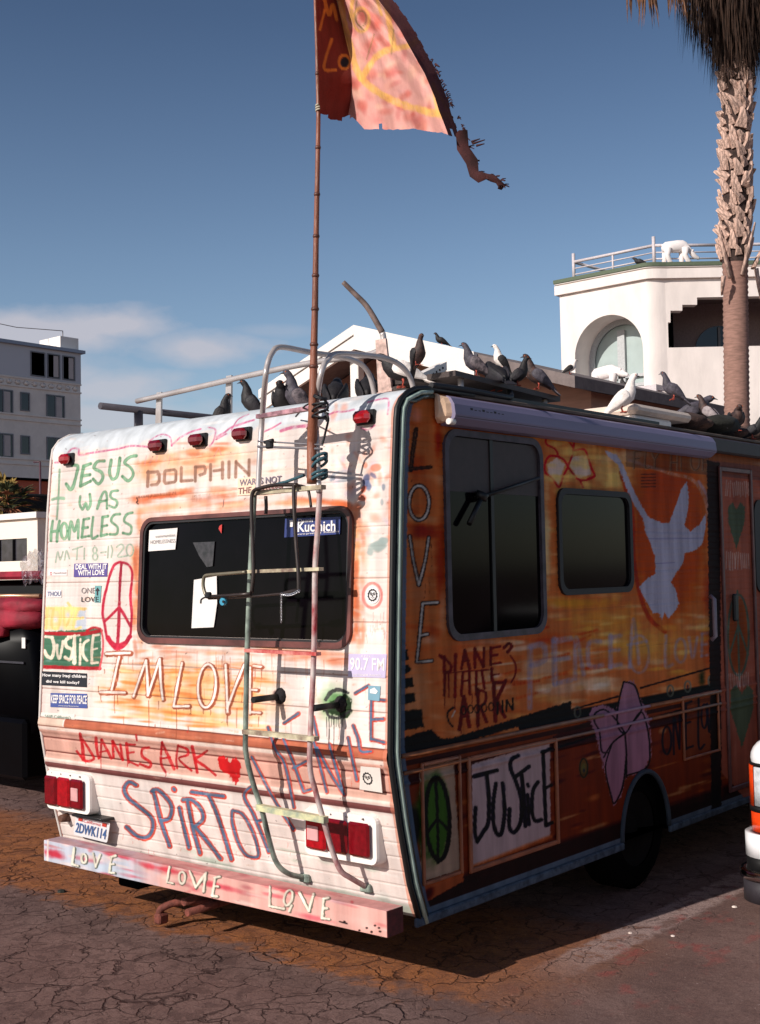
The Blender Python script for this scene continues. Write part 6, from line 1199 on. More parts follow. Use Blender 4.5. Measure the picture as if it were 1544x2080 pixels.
# beyond the door: a window high up
mb = MB(); o_ = rrect(3.62, 4.6, 1.55, 2.15, .09); mb.prism([(.012, y, z) for y, z in o_], (-.01, 0, 0)); w3 = mb.build('side_window', M_['rubber'], camper)
# ---------- wheels
def wheel(cx, cy, r, w, par, steer=0):
    mb = MB(); n = 28; ringsec = [(-w/2, r*.62), (-w/2, r*.9), (-w*.38, r), (w*.38, r), (w/2, r*.9), (w/2, r*.62)]
    vs = [(cx+x, cy+rr_*math.cos(a), r+rr_*math.sin(a)) for x, rr_ in ringsec for a in np.linspace(0, 2*math.pi, n+1)[:-1]]
    mb.add(vs, [(j*n+k, j*n+(k+1) % n, (j+1)*n+(k+1) % n, (j+1)*n+k) for j in range(5) for k in range(n)], True); ty = mb.build('wheel', mat('tyre_rubber', (13, 12, 12), .9, spec=.03), par)
    mb = MB(); vs = [(cx+x, cy+rr_*math.cos(a), r+rr_*math.sin(a)) for x, rr_ in ((w/2-.01, r*.63), (w/2-.03, r*.5), (w/2-.06, r*.3), (w/2-.02, r*.12), (w/2-.02, .001)) for a in np.linspace(0, 2*math.pi, n+1)[:-1]]
    mb.add(vs, [(j*n+k, j*n+(k+1) % n, (j+1)*n+(k+1) % n, (j+1)*n+k) for j in range(4) for k in range(n)], True)
    mb.add([(2*cx-x, y, z) for x, y, z in vs], [(j*n+k, j*n+(k+1) % n, (j+1)*n+(k+1) % n, (j+1)*n+k) for j in range(4) for k in range(n)], True)
    mb.build('rim', mat('grey_rim', (26, 24, 24), .8, spec=.05), ty); return ty
for cx, cy in ((-.15, AY), (-WD+.15, AY), (-.35, LEN+.9), (-WD+.35, LEN+.9)): wheel(cx, cy, .32 if cy < 4 else .335, .2, camper)
mb = MB(); mb.tube([(.004, AY-AW*math.cos(a), .30+AH*math.sin(a)) for a in np.linspace(0, math.pi, 24)], .014, 8); mb.build('wheel_arch', mat('blue_grey_arch', (58, 66, 76), .7, spec=.1), camper)
mb = MB(); mb.loft([[(x, AY-(AW+.01)*math.cos(a), .30+(AH+.01)*math.sin(a)) for a in np.linspace(0, math.pi, 16)] for x in (-.004, -.45)], cap=False); mb.add([(-.45, AY-.6, .3), (-.45, AY+.6, .3), (-.45, AY+.6, .8), (-.45, AY-.6, .8)], [(0, 1, 2, 3)]); mb.build('wheel_housing', M_['dark'], camper)

# ---------- stickers on the rear wall
def sticker(pts, c, label): s = patch('sticker', pts, mat('sticker_'+label.split()[0], c, .6, var=.06), camper, .003, .001); s['label'] = label; return s
s = sticker(A((350, 1252), (612, 1246), (606, 1352), (346, 1356)), (88, 74, 142), 'purple bumper sticker reading deal with it with love'); rtext(s, 'DEAL WITH IT', A((360, 1298))[0], A((604, 1294))[0], .028, inkwhite, .0045, .03); rtext(s, 'WITH LOVE', A((378, 1346))[0], A((584, 1340))[0], .028, inkwhite, .0045, .03)
s = sticker(A((512, 1424), (562, 1424), (554, 1556), (508, 1556)), (110, 164, 166), 'teal strip sticker'); rtext(s, 'ONE', A((404, 1484))[0], A((512, 1484))[0], .030, inkgrey, .004); rtext(s, 'LOVE', A((404, 1550))[0], A((540, 1550))[0], .026, inkdark, .005)
mb = MB(); a_ = A((528, 1500), (528, 1445), (518, 1462), (528, 1440), (544, 1462)); 
patch('arrow', A((525, 1500), (525, 1465), (514, 1465), (532, 1438), (548, 1465), (536, 1465), (536, 1500)), inkdark, s, .005)
s = sticker(A((130, 1462), (250, 1458), (250, 1516), (130, 1518)), (232, 224, 222), 'white sticker reading thou'); rtext(s, 'THOU', A((138, 1508))[0], A((244, 1506))[0], .026, mat('slate_ink', (116, 120, 150), .7), .0045, .03)
s = sticker(Cc((90, 155), (418, 172), (416, 272), (88, 256)), (22, 24, 34), 'black bumper sticker in two lines of white print'); rtext(s, 'How many Iraqi children', Cc((94, 200))[0], Cc((412, 212))[0], .021, inkwhite, .0045, .02); rtext(s, 'did we kill today?', Cc((120, 244))[0], Cc((362, 256))[0], .019, inkwhite, .0045, .02)
s = sticker(Cc((153, 314), (418, 320), (420, 426), (152, 416)), (66, 82, 146), 'blue sticker reading keep space for peace'); rtext(s, 'KEEP SPACE FOR PEACE', Cc((156, 388))[0], Cc((416, 396))[0], .044, inkwhite, .0045, .02); rtext(s, 'www.space4peace.org', Cc((210, 412))[0], Cc((356, 418))[0], .008, inkwhite, .0045)
s = sticker(Cc((85, 455), (330, 470), (325, 585), (82, 560)), (226, 220, 212), 'pale faded sticker about ancient trees'); gi = mat('pale_green_ink', (150, 168, 154), .7); rtext(s, "SAVE California's", Cc((110, 492))[0], Cc((300, 504))[0], .016, gi, .0045, .01); rtext(s, 'ANCIENT TREES', Cc((108, 536))[0], Cc((305, 548))[0], .020, gi, .0045, .02)
s = sticker(A((150, 1298), (292, 1298), (292, 1345), (148, 1345)), (240, 228, 226), 'white sticker with a small red target'); rtext(s, 'PeaceAction', A((188, 1334))[0], A((286, 1332))[0], .013, inkgrey, .0045)
mb = MB(); c_ = rear(*A((168, 1328))[0], .0045); mb.prism([c_+[.009*math.cos(a), 0, .009*math.sin(a)] for a in np.linspace(0, 2*math.pi, 17)[:-1]], (0, .001, 0), [[c_+[.006*math.cos(a), 0, .006*math.sin(a)] for a in np.linspace(0, 2*math.pi, 17)[:-1]]]); mb.build('target_mark', mat('red_ink', (200, 70, 80), .7), s)
wr = mat('slate_violet_ink', (118, 108, 122), .7)
s = sticker(B((160, 1000), (300, 985), (300, 1120), (155, 1128)), (240, 208, 182), 'pale sticker reading war is not the answer'); rtext(s, 'WAR IS NOT', B((170, 1056))[0], B((482, 1026))[0], .030, wr, .0045, .02); rtext(s, 'THE ANSWER', B((160, 1118))[0], B((500, 1082))[0], .030, mat('brown_violet_ink', (130, 86, 84), .7), .0045, .02)
s = sticker(D((775, 370), (998, 372), (990, 512), (772, 505)), (196, 184, 216), 'lilac radio sticker'); rtext(s, '90.7 FM', D((782, 464))[0], D((984, 470))[0], .052, inkwhite, .0045, .01); rtext(s, 'LISTENER RADIO', D((800, 498))[0], D((965, 502))[0], .008, inkwhite, .0045); rtext(s, 'K P F K', D((850, 390))[0], D((905, 392))[0], .009, inkwhite, .0045)
s = sticker(D((890, 555), (962, 560), (955, 648), (888, 640)), (120, 160, 178), 'small teal sticker with a white fish'); patch('fish', D((900, 580), (925, 568), (945, 590), (935, 605), (900, 600)), inkwhite, s, .0045)
def face(cx, cy, r, parent):
    k = mat('black_ink', (40, 36, 40), .7)
    def wr_(p): return np.array([p[0], float(P(p[2]))+SK*p[0]-.022 if p[2] < 1.01 else float(P(p[2]))+SK*p[0]-.0055, p[2]])
    def ring(ox, oz, r0, r1, rays=0):
        c_ = rear(cx, cy, .0055); n = 24; o_ = [c_+[ox+(r0+(rays*(i % 2)))*math.cos(a), 0, oz+(r0+(rays*(i % 2)))*math.sin(a)] for i, a in enumerate(np.linspace(0, 2*math.pi, n+1)[:-1])]; i_ = [c_+[ox+r1*math.cos(a), 0, oz+r1*math.sin(a)] for a in np.linspace(0, 2*math.pi, n+1)[:-1]]
        o_ = [wr_(q) for q in o_]; i_ = [wr_(q) for q in i_]; mb = MB(); mb.prism(o_, (0, .0008, 0), [i_] if r1 > 0 else []); mb.build('face_print', k, parent)
    ring(0, 0, r, r*.82, r*.14); ring(-r*.34, r*.22, r*.26, r*.17); ring(r*.34, r*.22, r*.26, r*.17); ring(0, -r*.15, r*.14, 0); ring(-r*.3, r*.2, r*.07, 0); ring(r*.3, r*.2, r*.07, 0)
    c_ = rear(cx, cy, .0055); mb = MB(); pts = [c_+[r*.5*math.cos(a), 0, -r*.15+r*.42*math.sin(a)] for a in np.linspace(math.pi*1.15, math.pi*1.85, 9)]; pts2 = [c_+[r*.5*math.cos(a), 0, -r*.15+r*.32*math.sin(a)] for a in np.linspace(math.pi*1.85, math.pi*1.15, 9)]; mb.prism(pts+pts2, (0, .0008, 0)); mb.build('face_print', k, parent)
s = sticker(ell(*D((914, 25))[0], 14, 18, n=20)[:-1], (232, 226, 226), 'round white sticker with a smiling sun face'); face(*D((914, 25))[0], .024, s)
s = patch('sticker', D((845, 1030), (958, 1040), (972, 1185), (838, 1165)), mat('sticker_square', (224, 214, 206), .6, var=.06), camper, .020, .004); s['label'] = 'square cream sticker with a round smiling face'; face(*D((900, 1098))[0], .024, s)

# ================================================================== things on and round the camper
# ---- bamboo flag pole tied to the ladder
PY = -.235
def pp_(px, py): return rear(px, py, .215) if py > 850 else on(px, py, 1, -.205)
pole_px = [(634, 982, 11.2), (634, 900, 11), (636, 840, 10.5), (637, 760, 8.5), (638, 700, 7.5), (640, 628, 7), (642, 500, 6), (644, 400, 5.5), (646, 300, 5), (647, 230, 4.6), (644, 100, 4), (640, -20, 3.6), (636, -140, 3), (633, -250, 2.4)]
pts = []; rad = []
for px, py, r in pole_px: p = pp_(px, py); pts.append(p); rad.append(r*.5*2/ (F/float(np.dot(p-CAM, R[:, 2])))/1.0*.98)
Pt = []; Rt = []
for i in range(len(pts)-1):
    for k in range(8): t = k/8; Pt.append(pts[i]*(1-t)+pts[i+1]*t); Rt.append(rad[i]*(1-t)+rad[i+1]*t)
Pt.append(pts[-1]); Rt.append(rad[-1])
pole = thing('flag_pole', 'brown bamboo pole lashed upright to the rear ladder and flying the ragged flag', 'flag pole', tuple(pts[0]))
mb = MB(); mb.tube(Pt, Rt, 12); mb.build('pole_shaft', mat('brown_bamboo', (134, 78, 56), .45, var=.4, scale=6, stretch=(4, 4, .5), bump=.3), pole)
for py in (628, 700, 745, 560, 480, 395, 300, 150, 870):
    p = pp_(np.interp(py, [q[1] for q in pole_px[::-1]], [q[0] for q in pole_px[::-1]]), py); r = float(np.interp(-p[2], [-q[2] for q in Pt[::-1]], Rt[::-1])) if False else float(np.interp(p[2], [q[2] for q in Pt], Rt))
    mb = MB(); mb.tube([p-[0, 0, .008], p, p+[0, 0, .008]], [r*1.02, r*1.28, r*1.02], 12); mb.build('bamboo_node', mat('dark_bamboo_node', (96, 56, 44), .5, var=.3), pole)

# ---- flag
def flagmat():
    m = paintmat('painted_flag_cloth', .9, .3); t = m.node_tree; b = t.nodes['Principled BSDF']
    tr = t.nodes.new('ShaderNodeBsdfTranslucent'); mx = t.nodes.new('ShaderNodeMixShader'); mx.inputs[0].default_value = .03
    src = b.inputs['Base Color'].links[0].from_socket; t.links.new(src, tr.inputs[0]); out = t.nodes['Material Output']
    t.links.new(b.outputs[0], mx.inputs[1]); t.links.new(tr.outputs[0], mx.inputs[2]); t.links.new(mx.outputs[0], out.inputs[0]); return m
NV_, NU = 150, 190
vv = np.linspace(-190, 250, NV_)
def diag(y): return np.interp(y, [-190, -120, -30, 0, 30, 60, 150, 220, 255, 285], [700, 742, 778, 800, 822, 842, 890, 918, 938, 948])
FP = np.zeros((NV_, NU, 3)); fold = 718
pole_x = lambda y: float(np.interp(y, [-250, -140, -20, 100, 230, 300], [633, 636, 640, 644, 649, 649]))
for i, y in enumerate(vv):
    xl_ = pole_x(y)+1; fx_ = float(np.interp(y, [-190, 0, 120, 170, 200, 250], [660, 684, 712, 716, 714, 706])); xr_ = float(diag(y))
    wid = float(np.interp(y, [-190, 285], [38, 22]))
    for j in range(NU):
        u = j/(NU-1)
        if u < .22: t = u/.22; x = xl_+(fx_-xl_)*t; Y = -.235+(.195+.02*math.sin(y*.03))*t**.9
        elif u < .84: t = (u-.22)/.62; x = fx_+(xr_-wid-fx_)*t; Y = -.04+.02*math.sin(y*.03)*(1-t)-.20*t+.014*math.sin(t*9+y*.012)*min(1, t*5)+.007*math.sin(t*23-y*.05)+.020*(fbm(np.array([t*5+y*.010]), np.array([y*.022-t*3]), 3)[0]-.5)
        else: t = (u-.84)/.16; x = xr_-wid+wid*t; Y = -.24+.13*t
        yb = y
        if y > 200: # hem line
            hem = np.interp(x, [648, 700, 716, 740, 850, 900, 942, 960], [238, 246, 236, 262, 262, 270, 284, 296]); yb = 200+(y-200)/50*(hem+5*(fbm(np.array([j*.16]), np.array([0.]), 3)[0]-.5)-200)
        FP[i, j] = on(x, yb, 1, Y)
fu, fv = np.meshgrid(np.linspace(0, 1, NU), vv); cf = Canvas(FP, fu, fv/400., (226, 164, 154)); rs = random.Random(3)
cf.n1 = fbm(fu*60, fv*.25, 3)-.5; cf.n2 = fbm(fu*12, fv*.05, 4)-.5; cf.n3 = fbm(fu*30, fv*.06, 4)-.5
for i in range(260): cf.spray(rs.uniform(640, 950), rs.uniform(-190, 280), rs.uniform(6, 22), rs.uniform(5, 24), rs.choice([(232, 164, 144), (212, 112, 98), (246, 196, 168), (200, 116, 112), (228, 164, 160), (196, 84, 70)]), .55, rs.uniform(0, 180))
FY = (240, 182, 96)
for s_, w in (([(690, -40), (696, 30), (712, 100), (735, 160), (790, 200), (860, 225), (925, 238)], 14), ([(735, 160), (770, 110), (830, 92), (850, 80)], 12), ([(780, -30), (790, 40), (800, 90)], 12), ([(725, -60), (715, 10), (712, 40)], 8), (ell(734, 40, 16, 24), 6), ([(880, 170), (890, 230)], 9), ([(880, 175), (910, 222)], 5), ([(690, -60), (740, -40), (800, -30)], 12), ([(760, -20), (775, 30)], 6)): cf.stroke(s_, w, FY, .85, soft=3, jit=.4, dry=.15)
for s_ in ([(725, 0), (722, 40), (740, 62)], [(760, 70), (745, 120)], ell(734, 38, 10, 16), [(800, 60), (795, 110)]): cf.stroke(s_, 2.4, (130, 110, 70), .7)
m = fu < .22; cf.blend(m, np.full(m.sum(), .85), (96, 32, 28))  # shaded fold next to the pole: its shade is painted into the cloth
for s_, w in (([(655, -20), (668, 30), (676, 10), (684, 40)], 7), ([(674, 80), (658, 138), (682, 142)], 6), (ell(699, 126, 10, 14), 6), ([(650, 60), (660, 20)], 5)): cf.stroke(s_, w, (206, 132, 60), .9, jit=.3)
cf.spray(700, 127, 9, 11, (30, 36, 50), .95, noise=.3, hard=3)
m = fu > .84; cf.blend(m, np.full(m.sum(), .8), (84, 40, 42))  # turned outer edge tinted dark, its shade put into the colour
keep = np.ones((NV_, NU), bool); keep[-3:, :] = fbm(np.arange(NU)*.05, 0*np.arange(NU), 3)[None, :] > .44
keep[:, -2:] = (fbm(np.arange(NV_)*.4, 0*np.arange(NV_)+5, 2) > .45)[:, None]
fl = gridmesh('flag', FP, cf.c, keep, flagmat(), None)
tag(fl, 'ragged red and yellow painted flag blowing from the bamboo pole', 'flag')
M_['flagdark'] = mat('dark_red_torn_cloth', (66, 30, 30), .95, var=.5, scale=20)
tl = [(936, 268, 12), (944, 300, 15), (955, 330, 14), (966, 352, 13), (976, 362, 11), (990, 358, 9), (1000, 362, 7), (1012, 368, 8), (1018, 378, 8), (1016, 386, 5)]
tp = [(on(x, y, 1, -.20+.004*i+.02*(i % 2)), w*.0022) for i, (x, y, w) in enumerate(tl)]
mb = MB(); vs = []
for i, (p, w) in enumerate(tp): d = _n(tp[min(i+1, 9)][0]-tp[max(i-1, 0)][0]); sdv = _n(np.cross(d, R[:, 2])); vs += [p-sdv*w*.75*(1+.3*math.sin(i*2.3)), p+sdv*w*.2+np.array([0, -.02, 0]), p+sdv*w*.75*(1+.35*math.cos(i*3.1))]
mb.add(vs, [(3*i+k, 3*i+k+1, 3*i+4+k, 3*i+3+k) for i in range(9) for k in (0, 1)], True); mb.build('torn_tail', M_['flagdark'], fl)
mb = MB()
for i in range(90):
    t = rs.random(); 
    if t < .5: y = rs.uniform(120, 285); x = float(diag(y)); l = rs.uniform(2, 8)
    else: k = rs.randint(1, 8); x, y = tl[k][0]+tl[k][2]*.4, tl[k][1]; l = rs.uniform(4, 14)
    a = on(x, y, 1, -.15); b = on(x+l, y+rs.uniform(-6, 6), 1, -.15+rs.uniform(-.03, .03)); mb.tube([a, (a+b)/2+[0, 0, .004], b], [.003, .0025, .0015], 4)
for x, y, x2, y2 in ((958, 288, 975, 282), (960, 292, 985, 284), (968, 296, 984, 292), (884, 130, 893, 136), (888, 145, 894, 156)): a = on(x, y, 1, -.16); b = on(x2, y2, 1, -.16); mb.tube([a, b], [.005, .002], 4)
mb.build('fray', M_['flagdark'], fl)['kind'] = 'stuff'
mb = MB(); p = pp_(648, 228); mb.tube([p+[.012*math.cos(a), .012*math.sin(a), .02*(a/12)] for a in np.linspace(0, 18, 40)], .004, 5); mb.build('flag_tie', mat('pale_cord', (190, 180, 160), .8), fl)

# ---- lashings
M_['bcord'] = mat('teal_blue_rope', (52, 92, 104), .7, var=.3, scale=60, bump=.6, bscale=200); M_['kcord'] = mat('black_bungee', (18, 18, 24), .6)
def coil(c, r, turns, h, rope_r, m_, name, parent, tilt=(0, 0)):
    mb = MB(); n = int(turns*14); mb.tube([np.array(c)+[r*1.2*math.cos(2*math.pi*t*turns)+.012, r*math.sin(2*math.pi*t*turns), h*(t-.5)+tilt[0]*math.cos(2*math.pi*t*turns)] for t in np.linspace(0, 1, n)], rope_r, 6); return mb.build(name, m_, parent)
rope = thing('blue_rope', 'blue green rope wound round the bamboo pole and ladder above the rear window', 'rope', tuple(pp_(634, 950)))
for py, t in ((930, .012), (942, .018), (962, .008), (970, .01)): coil(pp_(640, py)+[.010, .004, 0], .027, 1.15, .010, .0070, M_['bcord'], 'rope_turn', rope, (t, 0))
a = pp_(628, 966)+[0, -.03, 0]; b = LP(545, 988, .23); mb = MB(); mb.tube([a, (a+b)/2-[0, 0, .004], b], .0068, 8); mb.build('rope_line', M_['bcord'], rope)
bung = thing('black_bungee_cord', 'black rubber cords binding the pole to the top ladder rung', 'cord', tuple(pp_(638, 830)))
for py, w in ((806, .03), (812, .034), (826, .04), (834, .042), (842, .042), (848, .04)): coil(pp_(642, py)+[.008, .004, rs.uniform(-.006, .006)], w*.72, 1.1, .014, .0045, M_['kcord'], 'cord_turn', bung, (rs.uniform(-.02, .02), 0))
a = pp_(660, 836); mb = MB(); mb.tube(smooth_pts([a, pp_(667, 850), pp_(662, 875), pp_(654, 905)], 5), .005, 6); mb.build('cord_loop', M_['kcord'], bung)
a = pp_(628, 820); mb = MB(); mb.tube(smooth_pts([a, pp_(618, 826), rear(608, 838, .08), rear(601, 846, .02)], 5), .004, 6); mb.build('cord_loop', M_['kcord'], bung)
mb = MB(); a = LP(524, 896, .21); b = LP(656, 904, .22); mb.tube([a, b], .004, 6); a2 = LP(524, 907, .21); b2 = LP(654, 912, .22); mb.tube([a2, b2], .006, 6); mb.build('cross_cord', mat('grey_wire', (120, 116, 122), .5), bung)
mb = MB(); c = LP(548, 903, .22); mb.box(c-[.02, .012, .018], c+[.018, .012, .02], .006); mb.tube([c+[-.03, 0, .012], c+[.03, -.01, .016]], .008, 6); mb.build('clamp', M_['kcord'], bung)

# ---- hanging rack frame on the ladder
M_['dktube'] = mat('dark_brown_tube', (58, 48, 46), .35, metal=.3, var=.4, scale=12)
br = thing('hook_on_rack', 'dark thin tube frame hooked on the ladder in front of the rear window', 'rack', tuple(LP(512, 1000, .23)))
def tb(pxs, off, r, m_, name='frame_tube', k=5): mb = MB(); mb.tube(smooth_pts([LP(x, y, off) for x, y in pxs], k), r, 8); return mb.build(name, m_, br)
tb([(604, 985), (560, 985), (528, 992), (514, 1000), (511, 1030), (513, 1100), (515, 1160), (511, 1205)], .235, .0085, M_['dktube'])
tb([(600, 984), (597, 992), (598, 1040), (602, 1110), (606, 1160), (607, 1202)], .235, .0085, M_['dktube'])
tb([(600, 985), (622, 990), (628, 1002), (632, 1030)], .2, .006, M_['dktube'])
tb([(540, 1008), (541, 1030), (540, 1044)], .12, .008, M_['dktube'])
tb([(500, 1162), (450, 1166), (424, 1168), (415, 1172), (413, 1190), (418, 1208), (424, 1214)], .26, .0075, mat('brass_grey_tube', (128, 120, 102), .35, metal=.4))
tb([(418, 1212), (460, 1210), (510, 1206)], .26, .0075, M_['dktube'], k=2); tb([(424, 1216), (470, 1214), (520, 1211), (560, 1207), (575, 1206)], .25, .005, M_['dktube'], k=2); tb([(576, 1206), (600, 1200), (607, 1202)], .24, .009, M_['dktube'])
tb([(415, 1214), (409, 1218), (408, 1226)], .26, .004, M_['kcord'])
mb = MB(); c = LP(423, 1209, .265); mb.box(c-[.014, .012, .014], c+[.016, .012, .014], .006); mb.build('clamp', M_['kcord'], br)
mb = MB(); c = LP(454, 1222, .25); mb.tube([c+[0, -.008, 0], c+[0, .008, 0]], .0165, 14); mb.build('blue_knob', mat('sky_blue_plastic', (66, 150, 180), .35), br)
mb = MB(); c = LP(454, 1222, .262); mb.tube([c+[0, -.003, 0], c+[0, .0, 0]], .006, 10); mb.build('knob_hole', M_['kcord'], br)
ch = MB()
for i in range(9):
    p = LP(571, 1212+i*6, .22); ch.tube([p+[.004*math.cos(a), 0, .009*math.sin(a)-.002] for a in np.linspace(0, 2*math.pi, 9)[:-1]], .0016, 4, closed=True)
for i in range(10):
    t = i/9; p = LP(572+34*t, 1206-6*t+5*math.sin(t*3), .25); ch.tube([p+[.009*math.cos(a), .004*math.sin(a), .005*math.sin(a)] for a in np.linspace(0, 2*math.pi, 9)[:-1]], .002, 4, closed=True)
ch.build('chain', mat('chrome_chain', (200, 200, 205), .2, metal=.9), br)

# ---- roof fittings
ZR = 2.565
def roofthing(name, label, cat, loc): return thing(name, label, cat, loc)
p = on(790, 775, 1, .62); q = on(905, 752, 0, -.02)
vent = roofthing('vent_strip', 'white perforated metal strip lying along the roof edge above the awning', 'metal strip', (-.1, 1.0, 2.53))
A1_ = on(795, 772, 1, .60); B1_ = on(909, 745, 2, A1_[2]+.0); A2_ = on(800, 750, 1, .62)
e0 = np.array([A1_[0], .60, 2.535]); e1_ = on(908, 752, 1, 1.15)
dirv = _n(e1_-e0); Ln = np.linalg.norm(e1_-e0); hts = (.075, .075)
mb = MB(); mb.prism([e0, e1_, e1_+[0, 0, .045], e0+[0, .0, .085]], (-.07, .01, 0)); mb.build('strip_body', M_['bezel'], vent)
for i in range(14):
    c = e0+dirv*Ln*(.14+i*.06)+[0, 0, .025-.000*i]; mb = MB(); nn_ = _n(np.cross(dirv, [0, 0, 1])); 
    if np.dot(nn_, CAM-c) < 0: nn_ = -nn_
    mb.tube([c+nn_*.0, c+nn_*.0025], .0065, 6); mb.build('hole', M_['dark'], vent)
panel = roofthing('solar_panel', 'dark flat panel leaning on the roof behind the white strip', 'roof panel', (-.3, 1.8, 2.54))
ja = on(925, 752, 0, -.06); jb = on(1138, 806, 0, -.06)
mb = MB(); mb.prism([ja, jb, jb+[-.55, .05, .02], ja+[-.55, .1, .02]], (0, 0, -.025)); mb.build('panel_board', mat('weathered_grey_panel', (70, 60, 58), .6, var=.3, scale=8), panel)
for q in (ja+[-.03, .08, 0], jb+[-.03, -.1, 0], ja+[-.5, .15, 0]): mb = MB(); mb.tube([(q[0], q[1], 2.53), (q[0], q[1], q[2]-.02)], .014, 6); mb.build('panel_foot', M_['alu'], panel)
mb = MB(); mb.box((-.06, .9, 2.53), (-.03, 2.45, 2.56)); mb.build('panel_rim', M_['blacktrim'], panel)
cab_ = MB(); cab_.tube(smooth_pts([(.012, .28, 2.545), (.012, .55, 2.55), (.0, .80, 2.55), (-.03, .95, 2.56), (-.08, 1.02, 2.60)], 6), .014, 8)
tag(cab_.build('black_hose', M_['kcord'], None), 'black hose running along the roof edge above the corner moulding', 'hose')
vx = on(1290, 840, 1, 2.35); rv1 = roofthing('roof_vent', 'cream lidded roof vent near the white pigeon', 'roof vent', (-.25, 2.9, 2.54))
a = on(1287, 845, 0, -.10); b = on(1362, 850, 0, -.10)
mb = MB(); mb.box((-.42, a[1]+.02, 2.54), (-.10, b[1]+.02, 2.60), .015); mb.build('vent_base', M_['bezel'], rv1)
mb = MB(); mb.box((-.45, a[1], 2.602), (-.08, b[1]+.25, 2.66), .02); mb.build('vent_lid', mat('cream_vent_lid', (226, 206, 190), .6, var=.1), rv1)
rub = roofthing('roof_bundle', 'heap of dark cloth and cord on the far end of the camper roof', 'bundle', (-.3, 3.5, 2.56))
for i in range(16):
    y = 2.95+i*.11+rs.uniform(-.05, .05); x = -.12-rs.random()*.35; s = rs.uniform(.07, .13); mb = MB(); rings = []
    for k in range(7):
        t = math.pi*(k+.5)/7; rings.append([(x+s*1.3*math.sin(t)*math.cos(a)*(1+.2*math.sin(3*a+i)), y+s*1.4*math.sin(t)*math.sin(a)*(1+.2*math.cos(2*a+i)), 2.575+s*.45*(1-math.cos(t))*(1+.15*math.sin(a*4))) for a in np.linspace(0, 2*math.pi, 13)[:-1]])
    mb.loft(rings); mb.build('cloth_lump', mat('dark_bundle_cloth', rs.choice([(46, 36, 34), (70, 48, 42), (34, 34, 30), (90, 66, 56)]), .95, var=.5, scale=18, bump=.6), rub)

